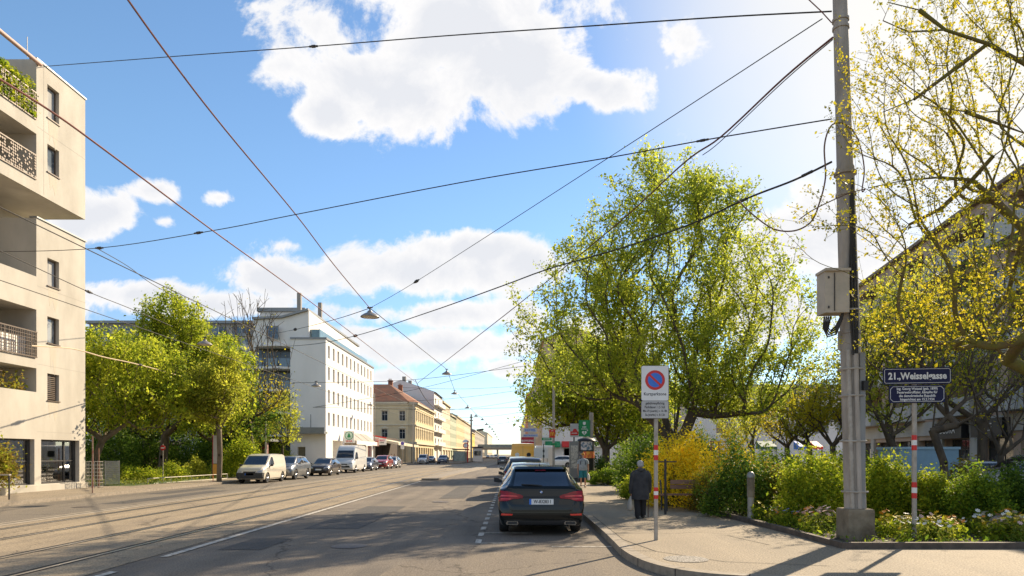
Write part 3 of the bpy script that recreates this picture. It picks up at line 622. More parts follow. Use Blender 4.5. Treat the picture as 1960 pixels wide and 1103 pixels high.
# sloping awning bar on the roof terrace and thin lightning rod
m = MB(); m.tube([P(-30, 35, 27), P(78, 124, 30.3)], .09, 8); o = m.build('awning_bar', mat('pale_red_awning', (.55, .36, .30), .7)); tag(o, 'folded striped awning arm sloping above the roof terrace', 'awning')
m = MB(); m.tube([(-21.3, 30.0, 19.2), (-21.3, 30.0, 20.1)], .015, 6); tag(m.build('lightning_rod', M_GALV), 'thin lightning rod on the roof corner of the beige block', 'lightning rod')
# ================================================================ 2. white supermarket building
root = empty('office_building', 'white building with rows of narrow windows and a supermarket at street level', 'building', (-21, 77, 0.12))
fr = frame((-21, 0, 0), 90); gf = frame((-21, 77, 0), 180)   # gf: along = -X, out = +? (towards camera)
gf = lambda a, b, c: Vector((-21-a, 77-b, c))
rows = [(12.75, 14.2), (10.25, 11.75), (7.65, 9.15), (5.05, 6.55)]
ops = [(77.9+i*2.12, 77.9+i*2.12+.85, z0, z1, .25) for z0, z1 in rows for i in range(12)]
shop = [(80.0, 84.6, .2, 3.4, 2.2), (86.0, 89.6, .2, 3.0, .3), (90.2, 94.0, .2, 3.0, .3), (94.6, 98.6, .2, 3.0, .3), (99.2, 102.4, .2, 3.0, .3)]
m = MB(); facade(m, fr, 77, 103.4, 0, 14.75, ops+shop, back=(48,)); m.poly([fr(103.4, 0, 0), fr(103.4, -16, 0), fr(103.4, -16, 14.75), fr(103.4, 0, 14.75)])
gops = [(2.3, 3.2, .1, 2.6, .25)]
facade(m, gf, 0, 4.0, 0, 14.75, gops, back=(0,)); m.poly([(-25, 77, 14.75), (-21, 77, 14.75), (-21, 103.4, 14.75), (-25, 103.4, 14.75)])
m.poly([(-25, 77, 0), (-25, 80, 0), (-25, 80, 14.75), (-25, 77, 14.75)]); m.box((-38, 80, 0), (-25, 103.4, 14.6))
m.build('wall', M_WALLW, root)
# attic block, sloping up towards the street, and penthouse
m = MB(); AX = [(-29.3, 17.0), (-26, 17.15), (-23.0, 18.0)]
for (xa, za), (xb, zb) in zip(AX, AX[1:]):
    m.poly([(xa, 77.3, 13.9), (xb, 77.3, 13.9), (xb, 77.3, zb), (xa, 77.3, za)]); m.poly([(xa, 77.3, za), (xb, 77.3, zb), (xb, 103, zb-.3), (xa, 103, za-.3)])
m.poly([(-23, 77.3, 14.7), (-23, 103, 14.7), (-23, 103, 17.7), (-23, 77.3, 18.0)]); m.poly([(-29.3, 77.3, 13.9), (-29.3, 103, 13.9), (-29.3, 103, 16.7), (-29.3, 77.3, 17.0)])
m.box((-31, 84, 16.6), (-25.8, 96, 19.3)); m.build('attic', M_WALLW, root)
m = MB(); m.box((-31.3, 83.7, 19.3), (-25.4, 96.3, 19.75))
for (xa, za), (xb, zb) in zip(AX, AX[1:]): m.prism([(-xa-21, za+.01), (-xb-21, zb+.01), (-xb-21, zb+.25), (-xa-21, za+.25)], gf, -26, .35-.3)
m.build('roof', M_MGREY, root)
m = MB(); m.fbox(fr, 76.9, 103.5, -.3, .12, 14.755, 14.95); m.fbox(gf, 0, 4.0, -.3, .12, 14.755, 14.95); m.build('eaves', M_MGREY, root)
m = MB(); m.fbox(fr, 77.6, 103, -.9, -.86, 14.96, 16.0); m.fbox(gf, .86, 2.0, -.9, -.86, 14.96, 16.0); m.build('glass_balustrade', mat('green_glass', (.13, .20, .18), .12, col2=(.10, .15, .15), spec=.9), root)
for y, x in ((79, -24.6), (84, -23.6)):
    m = MB(); m.box((x-.22, y-.22, 17.4), (x+.22, y+.22, 20.4)); m.build('chimney', M_BEIGE2, root)
for o_ in ops: window(fr, root, *o_[:4], d=.18, fm=M_WFRAME, gm=M_GLASS2, mull=0, t=.05)
window(gf, root, 5.2, 6.6, 14.7, 16.2, d=-.35, fm=M_BEIGE2, mull=1)
for k in range(4): window(fr, root, *shop[k+1][:4], d=.25, fm=(M_SRED if k == 3 else M_WFRAME), gm=(M_GLASS if k > 0 else M_WALLW), mull=2)
g = MB(); g.fbox(gf, 2.36, 3.14, -.24, -.2, .12, 2.55); g.build('door', mat('olive_door', (.19, .16, .09), .6), root)
# recessed balcony stack beside the gable
m = MB(); m.box((-29.6, 79.2, 0), (-25.02, 79.6, 14.0)); m.build('glazed_wall', mat('dark_loggia_glass', (.05, .06, .06), .15, col2=(.12, .12, .11), scale=.9), root)
for k in range(5):
    z = 3.9+k*2.55; s = MB()
    s.loft([[(-25.02, 79.2, h), (-25.02, 77.4, h)]+[(-25.3-4.2*math.sin(a), 75.9+1.2*(1-math.cos(a))**1.2+.9, h) for a in [i*PI/2/8 for i in range(1, 9)]]+[(-29.6, 79.2, h)] for h in (z-.12, z+.12)], sm=False)
    b = s.build('balcony_slab', M_WALLW, root)
    if k < 4:
        for j in range(3): 
            q = MB(); q.box((-25.1-j*1.5-1.3, 77.35, z+.13), (-25.1-j*1.5, 77.39, z+1.1)); q.build('balcony_glass', mat('smoky_glass', (.10, .13, .14), .1, spec=.9), b)
m = MB(); m.box((-25.3, 75.6, 4.05), (-20.8, 76.97, 4.3)); c = m.build('canopy', M_MGREY, root)
m = MB()
for x in (-24.2, -22.4): m.tube([(x, 76.0, 4.3), (x, 76.0, 6.2)], .05, 6)
m.fbox(gf, -.2, 4.2, 1.32, 1.36, 4.3, 4.75); m.build('canopy_rail', M_MGREY, c)
# projecting shop canopies
m = MB()
for a in (85.5, 89.9, 94.3):
    m.prism([(0, 3.25), (1.5, 3.15), (1.5, 3.4), (0, 4.6)], lambda p, b, c, a=a: Vector((-21+p+.01, a+b, c)), 0, 4.0)
m.build('shop_canopy', M_BEIGE2, root)
m = MB(); m.fbox(fr, 85.5, 98.4, 1.52, 1.58, 3.0, 3.5); m.build('fascia', M_WALLW, root)
# supermarket sign: white board, green ring with a fir tree, red caption
root = empty('shop_sign', 'white supermarket sign with a green fir tree in a ring', 'sign', (-20.0, 83.8, 3.1))
sf = lambda a, b, c: Vector((-20.0+a*.52, 83.8-b, 3.25+(c-2.6)*.52))
m = MB(); m.fbox(sf, -1.2, 1.2, -.2, 0, 2.45, 5.2); m.build('board', M_SWHITE, root)
def ringpts(r, n=36): return [(r*math.cos(2*PI*k/n), r*math.sin(2*PI*k/n)) for k in range(n)]
m = MB(); m.prism([(x, 4.15+y) for x, y in ringpts(.98)], sf, .004, .02); m.build('ring', M_SGREEN, root)
m = MB(); m.prism([(x, 4.15+y) for x, y in ringpts(.84)], sf, .022, .03); m.build('disc', mat('sign_mint', (.60, .78, .66), .4), root)
m = MB()
for z0, z1, w in ((4.32, 4.82, .28), (4.02, 4.56, .42), (3.75, 4.26, .56)): m.prism([(-w, z0), (w, z0), (0, z1)], sf, .032, .04+.001*w)
m.prism([(-.09, 3.5), (.09, 3.5), (.06, 3.76), (-.06, 3.76)], sf, .032, .041); m.build('fir_tree', M_SGREEN, root)
text('lettering', 'SPAR', .29, M_SRED, root, sf(0, .012, 2.82), bold=.008, sx=1.25)
root = empty('shop_sign', 'red lettered white sign at the corner of the supermarket building', 'sign', (-20.6, 103.6, 3.0))
m = MB(); m.box((-21.0, 103.6, 3.0), (-20.2, 103.7, 4.2)); m.build('board', mat('sign_pink', (.75, .45, .38), .5), root)
text('lettering', 'SHOP', .28, M_SRED, root, (-20.6, 103.58, 3.7), bold=.01)
# ================================================================ 3. yellow corner house
def pediment(fr, par, x0, x1, z, m, tri):
    p = MB(); p.fbox(fr, x0-.25, x1+.25, 0.003, .22, z, z+.14)
    if tri: p.prism([(x0-.25, z+.145), (x1+.25, z+.145), ((x0+x1)/2, z+.62)], fr, .003, .18)
    p.fbox(fr, x0-.18, x0-.03, .003, .08, z-1.9, z-.004); p.fbox(fr, x1+.03, x1+.18, .003, .08, z-1.9, z-.004)
    return p.build('window_surround', m, par)
root = empty('corner_house', 'yellow three storey corner house with pediments and a red tiled roof', 'building', (-21, 147, 0.12))
fr = frame((-21, 0, 0), 90); g2 = lambda a, b, c: Vector((-22.4-a, 147-b, c)); ch = lambda a, b, c: Vector((-22.4, 147, 0))+Vector((1, 1, 0)).normalized()*a+Vector((1, -1, 0)).normalized()*b+Vector((0, 0, c))
m = MB(); H3 = 13.0
f_op = [(149.8+i*3.3, 150.95+i*3.3, z0, z1, .25) for z0, z1 in ((9.0, 11.1), (5.1, 7.2)) for i in range(10)]
f_gr = [(149.5+i*4.1, 152.4+i*4.1, .2, 3.3, .5) for i in range(8)]
g_op = [(x, x+1.25, z0, z1, .25) for z0, z1 in ((9.0, 11.1), (5.1, 7.2)) for x in (.6, 4.4, 8.6)]
facade(m, fr, 148.4, 183.8, 0, H3, f_op+f_gr, back=range(20, 28)); facade(m, g2, 0, 15, 0, H3, g_op+[(2.4, 4.2, .1, 3.2, .6), (5.6, 9.5, .1, 3.2, .6)], back=(6, 7))
facade(m, ch, 0, 1.98, 0, H3, []); m.poly([fr(183.8, 0, 0), fr(183.8, -14, 0), fr(183.8, -14, H3), fr(183.8, 0, H3)]); m.poly([(-37.4, 147, 0), (-37.4, 180, 0), (-37.4, 180, H3), (-37.4, 147, H3)])
m.build('wall', M_YELL, root)
m = MB()
for f_, a0, a1 in ((fr, 148.4, 183.8), (g2, 0, 15), (ch, 0, 1.98)):
    for z0, z1, b in ((12.3, 12.65, .2), (12.66, 13.05, .55), (8.0, 8.25, .22), (4.0, 4.5, .35), (11.7, 11.85, .1)): m.fbox(f_, a0, a1, .003, b, z0, z1)
m.build('cornice', M_YELT, root)
m = MB(); c = [(-37.4, 147.0), (-22.4, 147.0), (-21.0, 148.4), (-21.0, 183.8), (-35, 183.8)]; e = [(-37.4, 146.4), (-22.1, 146.4), (-20.4, 148.1), (-20.4, 183.8), (-37.4, 183.8)]
rdg = [(-37.4, 153.5, 17.5), (-27.5, 153.5, 17.5), (-27.5, 183.8, 17.5), (-37.4, 183.8, 17.5)]
m.poly([(*e[0], 13.06), (*e[1], 13.06), rdg[1], rdg[0]]); m.poly([(*e[1], 13.06), (*e[2], 13.06), rdg[1]]); m.poly([(*e[2], 13.06), (*e[3], 13.06), rdg[2], rdg[1]]); m.poly(rdg)
m.build('roof', M_TILE, root)
for x, y, w in ((-35.3, 152, .9), (-33.2, 155, 1.2), (-28.5, 157, 1.0), (-28.0, 168, 1.0)):
    m = MB(); m.box((x, y, 16), (x+w, y+.8, 18.6)); m.box((x-.1, y-.1, 18.6), (x+w+.1, y+.9, 18.8)); 
    for q in (.2, .6): m.tube([(x+q, y+.4, 18.8), (x+q, y+.4, 19.2)], .12, 6)
    m.build('chimney', M_TILE, root)
for i, o_ in enumerate(f_op): window(fr, root, *o_[:4], d=.18, mull=1, trans=.65)
for i, o_ in enumerate(g_op): window(g2, root, *o_[:4], d=.18, mull=1, trans=.65)
for i, o_ in enumerate(f_op): pediment(fr, root, o_[0], o_[1], o_[3]+.12, M_YELT, i >= 10)
for i, o_ in enumerate(g_op): pediment(g2, root, o_[0], o_[1], o_[3]+.12, M_YELT, i >= 3)
for i, o_ in enumerate(f_gr):
    if i % 2: window(fr, root, *o_[:4], d=.4, fm=M_DGREY, mull=1)
window(g2, root, 5.6, 9.5, .1, 3.2, d=.4, fm=M_DGREY, mull=2)
m = MB(); m.fbox(g2, 1.5, 14, .0, 1.4, 3.45, 3.6); m.build('canopy', M_MGREY, root)
m = MB(); m.ball((-35.6, 148.2, 15.2), (.55, .15, .55), 12, 8); m.tube([(-35.6, 148.3, 15.2), (-35.6, 148.7, 14.3)], .05, 5); tag(m.build('satellite_dish', M_SWHITE), 'white satellite dish on the red roof of the yellow corner house', 'satellite dish')
# ================================================================ 4. terrace of houses beyond, both sides
def house(label, side, X, D0, D1, H, mw, rows, ncol, roofm=M_TILE, rh=2.5, dep=13, bal=False, near=True, wz=1.5, firewall=None, name='townhouse', trim=True, ww=1.1):
    root = empty(name, label, 'building', (X, D0, 0.12)); s = -1 if side == 'L' else 1
    fr = (lambda a, b, c: Vector((X+b, a, c))) if side == 'L' else (lambda a, b, c: Vector((X-b, a, c)))
    m = MB(); st = (H-4.0)/rows; L = D1-D0; ops = []
    for r in range(rows):
        for i in range(ncol):
            a = D0+L*(i+.5)/ncol; z = 4.2+st*r+.5; ops.append((a-ww/2, a+ww/2, z, z+min(wz, st-.8), .25))
    gr = [(D0+L*(i+.12)/max(2, ncol//2), D0+L*(i+.88)/max(2, ncol//2), .2, 3.1, .4) for i in range(max(2, ncol//2))]
    facade(m, fr, D0, D1, 0, H, ops+gr, back=range(len(ops), len(ops)+len(gr))); e = -s*dep
    for d in (D0, D1): m.poly([fr(d, 0, 0), fr(d, -dep, 0), fr(d, -dep, H), fr(d, -dep*.5, H+rh), fr(d, 0, H)])
    m.poly([fr(D0, -dep, 0), fr(D1, -dep, 0), fr(D1, -dep, H), fr(D0, -dep, H)])
    m.build('wall', mw, root)
    m = MB(); m.poly([fr(D0, .5, H-.05), fr(D1, .5, H-.05), fr(D1, -dep*.5, H+rh+.02), fr(D0, -dep*.5, H+rh+.02)]); m.poly([fr(D0, -dep, H+.02), fr(D1, -dep, H+.02), fr(D1, -dep*.5, H+rh+.03), fr(D0, -dep*.5, H+rh+.03)])
    m.build('roof', roofm, root)
    if trim:
        m = MB(); m.fbox(fr, D0, D1, .003, .45, H-.5, H-.06); m.fbox(fr, D0, D1, .003, .2, 3.9, 4.15); m.build('cornice', mw if side == 'R' else M_YELT, root)
    for o_ in ops: window(fr, root, *o_[:4], d=.18, mull=1 if ww < 1.5 else 2, trans=.65 if ww < 1.5 else 0, t=.08)
    for k in range(2):
        a = D0+L*(.25+.5*k); m = MB(); m.box(fr(a, -dep*.5-.5, H+rh*.8) if s < 0 else fr(a, -dep*.5+.5, H+rh*.8), (fr(a+1, -dep*.5+.5, H+rh+1.6) if s < 0 else fr(a+1, -dep*.5-.5, H+rh+1.6)))
        m.build('chimney', M_BEIGE2, root)
    if bal:
        for r in range(rows):
            z = 4.2+st*r; b = MB(); b.fbox(fr, D0+.8, D1-.8, .01, 1.1, z-.1, z+.1); b.fbox(fr, D0+.8, D1-.8, 1.0, 1.1, z+.1, z+1.05); b.build('balcony', M_WALLW, root)
    return root, fr
M_CREAM = mat('cream_render', (.70, .62, .46), .9, col2=(.62, .54, .39), scale=.4); M_PALEG = mat('pale_green_render', (.50, .54, .40), .9); M_OCHRE = mat('ochre_render', (.58, .44, .29), .9, col2=(.48, .36, .23), scale=.3)
M_TERR = mat('terracotta_render', (.55, .22, .11), .9); M_STONE = mat('grey_stone_render', (.44, .40, .35), .9, col2=(.34, .31, .27), scale=.5); M_LEMON = mat('lemon_render', (.75, .58, .14), .9)
house('tall white house with stacked balconies beyond the yellow corner house', 'L', -21, 184.2, 206, 18.6, M_WALLW, 4, 3, roofm=M_MGREY, rh=3.2, dep=18, bal=True, trim=False, ww=2.6)
house('cream house between the white balcony house and the pale green one', 'L', -21, 206.3, 232, 18.0, M_CREAM, 4, 6, roofm=M_TILE)
house('pale green terraced house in the left row', 'L', -21, 232.3, 258, 15.5, M_PALEG, 4, 6, roofm=M_MGREY)
house('warm yellow house in the left row with a tiled roof', 'L', -21, 258.3, 300, 16.5, M_YELL, 4, 9)
house('off white house in the left row before the lemon house', 'L', -21, 300.4, 350, 16.5, M_CREAM, 4, 10)
house('bright lemon yellow house far down the left row', 'L', -21, 350.4, 385, 13.5, M_LEMON, 3, 6)
house('long grey house at the far end of the left row', 'L', -21, 385.4, 520, 15.5, M_STONE, 4, 18)
house('distant cream house at the end of the street on the left', 'L', -23, 640, 800, 22, M_CREAM, 4, 12)
# right row, seen at a flat angle behind the trees
house('white corner house with a shop arcade behind the trees on the right', 'R', 8.5, 112, 148, 17, M_WALLW, 4, 8, roofm=M_TILE)
house('ochre six storey house in the right row', 'R', 7.0, 149, 200, 27, M_OCHRE, 6, 12, roofm=M_MGREY)
house('grey stone house in the right row', 'R', 7.0, 200.4, 300, 24, M_STONE, 5, 20)
house('terracotta house in the right row beyond the grey one', 'R', 7.0, 300.4, 360, 29, M_TERR, 6, 10)
house('far cream house in the right row', 'R', 7.0, 360.4, 560, 22, M_CREAM, 5, 24)
# front of the white corner house that faces the camera: wall, arcade, awnings
root = empty('arcade_front', 'white shop front with green awnings and a red door facing the crossing', 'shop front', (8.5, 111.8, 0.12)); af = lambda a, b, c: Vector((5.0+a, 111.4-b, c))
m = MB(); facade(m, af, 0, 14, 0, 12, [(.9, 2.4, .1, 3.0, .8), (3.2, 4.7, .1, 3.0, .8), (5.4, 7.2, .1, 3.0, .8), (8, 10, .1, 3, .8)], back='all'); m.box((5.0, 111.41, 0), (8.49, 112.9, 12)); m.build('wall', M_WALLW, root)
for a, w_, mm in ((.4, 2.4, M_SGREEN), (4.9, 2.6, M_SGREEN), (3.1, 1.7, M_SRED)):
    b = MB(); b.prism([(0.0, 3.9), (1.1, 3.1), (1.1, 2.9), (0, 3.0)], lambda p, q, c, a=a: Vector((5+a+q, 111.39-p, c)), 0, w_); b.build('awning', mm, root)
d = MB(); d.fbox(af, 3.3, 4.6, -.7, -.6, .1, 2.7); d.build('door', M_SRED, root)
# ================================================================ 5. railway bridge across the far end
root = empty('railway_bridge', 'grey railway bridge crossing the far end of the street', 'bridge', (-20, 420, 0))
m = MB(); m.box((-90, 420, 4.6), (60, 428, 6.0)); m.build('deck', M_STONE, root)
m = MB(); m.box((-90, 419.6, 6.01), (60, 419.8, 7.9)); m.build('parapet', mat('bridge_glass', (.30, .36, .36), .3, col2=(.2, .24, .24), scale=1), root)
for x in (-19.5, -9, 1.5, 9):
    m = MB(); m.box((x-.5, 420.5, 0), (x+.5, 427, 4.59)); m.build('pier', M_STONE, root)
# ================================================================ 6. background blocks
def block(label, O, ang, L, H, dep, mw, rows, ncol, band=None, z0=3.8, ww=1.8, wh=1.4, fm=M_WFRAME, name='apartment_building', gm=M_GLASS2, balc=0):
    root = empty(name, label, 'building', O); fr = frame((O[0], O[1], 0), ang); m = MB(); ops = []
    st = (H-z0)/rows
    for r in range(rows):
        for i in range(ncol):
            a = L*(i+.5)/ncol; ops.append((a-ww/2, a+ww/2, z0+st*r+.75, z0+st*r+.75+wh, .25))
    facade(m, fr, 0, L, 0, H, ops); shell(m, fr, 0, L, 0, H, dep); m.build('wall', mw, root)
    for o_ in ops: window(fr, root, *o_[:4], d=.2, fm=fm, gm=gm, mull=1, t=.07)
    m = MB(); m.fbox(fr, -.3, L+.3, -dep-.3, .4, H+.01, H+.35); m.build('roof', M_MGREY, root)
    return root, fr
block('grey glazed block rising behind the trees on the left', (-52, 84, 0), 0, 23, 17.8, 12, M_STONE, 5, 8, gm=M_GLASS, ww=2.2, wh=1.8)
block('white wing with dark windows between the left trees and the supermarket building', (-33.5, 79.8, 0), 0, 3.6, 15.5, 9, M_WALLW, 5, 1, ww=2.4)
block('long pale block with window bands behind the parkland trees on the right', (27, 92, 0), 0, 26, 10.8, 12, M_WALLW, 3, 8, ww=2.2)
block('grey block far behind the shrubs on the right', (10.5, 150, 0), 0, 30, 16, 12, M_STONE, 4, 9)
# housing block along the side street, with balcony bands and shops
root = empty('apartment_building', 'long brown housing block with white balcony bands along the side street on the right', 'building', (30, 59.5, 0))
A_ = 90+(-9.3); Of = Vector((30.4, 60.5, 0)); u = Vector((-math.sin(R(9.3)), -math.cos(R(9.3)), 0)); n_ = Vector((-u.y, u.x, 0))*-1
n_ = Vector((-abs(n_.x), n_.y if n_.x < 0 else -n_.y, 0)); br = lambda a, b, c: Of+u*a+n_*b+Vector((0, 0, c))
LB = 34.0; HB = 16.2
M_GRW = mat('greyed_white_render', (.56, .54, .50), .9, col2=(.44, .42, .38), scale=.8, stretch=(1, 1, .3))
M_BRICK = mat('brown_render', (.54, .40, .30), .9, col2=(.44, .32, .24), scale=.6)
bays = [(0.8, 6.4), (8.6, 14.0), (16.4, 22.0), (24.4, 30.0)]; ops = []
for r in range(4):
    z = 3.9+r*2.95
    for a0, a1 in bays: ops.append((a0, a1, z+.3, z+2.75, 1.5))
    for a0 in (7.1, 14.8, 22.7, 31.0): ops.append((a0, a0+.9, z+.8, z+2.2, .2))
gsh = [(a, a+3.3, .1, 2.7, .5) for a in (1, 5, 9, 13.2, 17.2, 21.6, 25.6)]
m = MB(); facade(m, br, 0, LB, 0, HB, ops+gsh, back='all'); shell(m, br, 0, LB, 0, HB, 11); m.build('wall', M_BRICK, root)
m = MB(); m.fbox(br, -.3, LB+.3, -11.3, .35, HB+.01, HB+.22); m.build('roof', mat('brown_eaves', (.24, .17, .11), .8), root)
m = MB(); m.fbox(br, 0, LB, .003, .12, 3.0, 3.9); m.fbox(br, 4.3, 4.95, .003, .14, 0, 3.0); m.fbox(br, 12.3, 13.1, .003, .14, 0, 3.0); m.fbox(br, 16.5, 17.1, .003, .14, 0, 3.0); m.fbox(br, 20.6, 21.5, .003, .14, 0, 3.0); m.build('ground_floor_frame', M_GRW, root)
for r in range(4):
    z = 3.9+r*2.95
    for a0, a1 in bays:
        b = MB(); b.fbox(br, a0-.3, a1+.3, -.05, .95, z+.12, z+.28); b.fbox(br, a0-.3, a1+.3, .85, .95, z+.28, z+1.2); b.fbox(br, a0-.3, a0-.2, .01, .85, z+.28, z+1.2); b.fbox(br, a1+.2, a1+.3, .01, .85, z+.28, z+1.2); b.build('balcony', M_GRW, root)
        window(br, root, a0+.6, a1-.6, z+.35, z+2.5, d=1.4, fm=M_BRONZE, mull=3, t=.08)
    for a0 in (7.1, 14.8, 22.7, 31.0): window(br, root, a0, a0+.9, z+.8, z+2.2, d=.12, mull=0, t=.06)
for o_ in gsh: window(br, root, *o_[:4], d=.42, fm=M_DGREY, mull=1, trans=.75)
bang = math.atan2(u.y, u.x)
def band(label, a0, a1, body, size, z=2.72, h=1.0):
    t = empty('shop_sign', label, 'sign', br(a0, 0, z)); s = MB(); s.fbox(br, a0, a1, .15, .55, z, z+h); s.build('board', M_SBLACK, t)
    text('lettering', body, size, M_SWHITE, t, br((a0+a1)/2, .57, z+h*.5), rot=(PI/2, 0, bang+PI if n_.dot(Vector((math.sin(bang+PI), -math.cos(bang+PI), 0))) > 0 else bang), sx=1.0)
band('black shop sign with white letters left of the pillar on the brown housing block', 17.0, 20.5, 'BCURA', .62)
band('black shop sign with white letters nearest the camera on the brown housing block', 21.6, 24.9, 'BÂLE', .62)

# ---------------------------------------------------------------- trees grown towards points of their crown
def grow(base_paths, targets, rng, step=0.55, horiz=0.5, jit=0.07):
    """nodes + parents: every target is joined to the nearest fitting node by a slightly bent path"""
    cap = 30000; pos = np.zeros((cap, 3)); par = np.full(cap, -1); n = 0
    for path in base_paths:
        prev = -1
        for k, p in enumerate(path):
            if n and k == 0:
                d = np.linalg.norm(pos[:n]-np.array(p), axis=1); prev = int(d.argmin()); 
                if d[prev] < 1e-3: continue
            pos[n] = p; par[n] = prev; prev = n; n += 1
    root = pos[0].copy(); fork = base_paths[0][-1]
    order = np.argsort(np.linalg.norm(targets-np.array(fork), axis=1)); tips = []
    for t in targets[order]:
        d = pos[:n]-t; dist = np.linalg.norm(d, axis=1)
        hd = np.linalg.norm(d[:, :2], axis=1); pen = np.maximum(0, d[:, 2]+horiz*hd)*1.3
        low = np.maximum(0, fork[2]*0.92-pos[:n, 2])*8
        i = int((dist+pen+low).argmin()); a = pos[i]; L = dist[i]; k = max(1, int(L/step)); prev = i
        if n+k > cap-2: break
        sidev = rng.normal(0, jit*L, 3)
        for q in range(1, k+1):
            f = q/k; p = a+(t-a)*f; p = p+sidev*math.sin(PI*f); p[2] -= 0.10*L*math.sin(PI*f)*(1 if hd[i] > .5*L else 0)
            pos[n] = p; par[n] = prev; prev = n; n += 1
        tips.append(prev)
    return pos[:n], par[:n], tips
def radii(pos, par, r_tip, r_max, e=2.3):
    n = len(pos); acc = np.zeros(n); kids = np.zeros(n)
    for i in range(n-1, 0, -1):
        if par[i] >= 0:
            v = acc[i] if kids[i] else 1.0; acc[par[i]] += v; kids[par[i]] += 1; acc[i] = v
    acc[0] = max(acc[0], 1); r = r_tip*acc**(1/e)
    if r_max and r[0] > 0: 
        k = math.log(r_max/r_tip)/math.log(max(acc[0], 2)); r = r_tip*acc**k
    return r
def tubes(pos, par, r, c=None):
    V = []; Fc = []; base = 0
    for cls, sides in ((r > 0.05, 9), ((r <= 0.05) & (r > .02), 5), (r <= .02, 3)):
        idx = np.where(cls & (par >= 0))[0]
        if not len(idx): continue
        a = pos[par[idx]]; b = pos[idx]; d = b-a; L = np.linalg.norm(d, axis=1, keepdims=True)+1e-9; d = d/L
        ra = np.minimum(r[par[idx]], r[idx]*1.35)[:, None]; rb = r[idx][:, None]
        a = a-d*rb*.5; b = b+d*rb*.3
        h = np.tile(np.array([[0., 0, 1]]), (len(idx), 1)); h[np.abs(d[:, 2]) > .9] = (1, 0, 0)
        u = np.cross(d, h); u /= np.linalg.norm(u, axis=1, keepdims=True); w = np.cross(d, u)
        ring = []
        for k in range(sides):
            an = 2*PI*k/sides; o = u*math.cos(an)+w*math.sin(an); ring.append((a+o*ra, b+o*rb))
        v = np.stack([x for p in zip(*[(q[0], q[1]) for q in ring]) for x in p], axis=1)   # first all a, then all b
        N = len(idx); v = v.reshape(N, 2*sides, 3); V.append(v.reshape(-1, 3))
        o = base+np.arange(N)[:, None]*2*sides
        for k in range(sides):
            j = (k+1) % sides; Fc.append(np.concatenate([o+k, o+j, o+sides+j, o+sides+k], axis=1))
        base += N*2*sides
    return np.concatenate(V), np.concatenate(Fc)
def crown_targets(ells, K, m, rng, sig=.45, inner=.25):
    """K twig clusters in a union of ellipsoids (weighted to the outside), m tips in each"""
    ws = np.array([e[6] if len(e) > 6 else e[3]*e[4]*e[5] for e in ells], float); ws /= ws.sum(); out = []
    for e in rng.choice(len(ells), K, p=ws):
        cx, cy, cz, rx, ry, rz = ells[e][:6]; d = rng.normal(0, 1, 3); d /= np.linalg.norm(d)
        rr = inner+(1-inner)*rng.random()**.55; c = np.array([cx, cy, cz])+d*rr*np.array([rx, ry, rz])
        out.append(c+rng.normal(0, 1, (m, 3))*sig*np.array([1, 1, .7]))
    return np.concatenate(out)
def tree(name, label, loc, paths, ells, K, m, nl, lsize, leaf, bark, seed, r_tip=.010, r_max=.3, sig=.45, lsp=.16, group=None, bare=None, inner=.25, cat='tree', step=.55, zmin=None, asp=.6, jit=.07, floor=0, horiz=.85):
    rng = np.random.default_rng(seed); root = empty(name, label, cat, loc, group=group); L = np.array(loc)
    tg = crown_targets(ells, K, m, rng, sig, inner)
    if zmin is not None: tg = tg[tg[:, 2] > zmin]
    pos, par, tips = grow(paths, tg, rng, step=step, jit=jit, horiz=horiz); r = radii(pos, par, r_tip, r_max)
    nb_ = sum(len(p) for p in paths); main = np.full(len(pos), -1)
    for i in range(len(pos)-1, 0, -1):
        q = par[i]
        if q >= 0 and (main[q] < 0 or r[i] > r[main[q]]): main[q] = i
    ix = np.where((par >= 0) & (main >= 0))[0]; ix = ix[ix >= nb_]
    for _ in range(7): pos[ix] = .4*pos[ix]+.3*pos[par[ix]]+.3*pos[main[ix]]
    if floor: 
        lens = [len(p) for p in paths]; fl = []
        for p in paths:
            new = [q for q in p if not (p is not paths[0] and q is p[0])]; fl += [floor*(1.35-1.15*(k_+1)/len(new)) for k_ in range(len(new))]
        for i0 in range(min(len(fl), len(r))): r[i0] = max(r[i0], fl[i0])
    v, f = tubes(pos+L, par, r); mesh_np('trunk', v, f, bark, root, smooth=True)
    if nl:
        pts = np.repeat(pos[tips], nl, axis=0); 
        if bare is not None: pts = pts[rng.random(len(pts)) > bare(pts)]
        v, f = leaves(pts+L, lsize, lsp, rng, up=.3, asp=asp); mesh_np('crown', v, f, leaf, root)
    return root
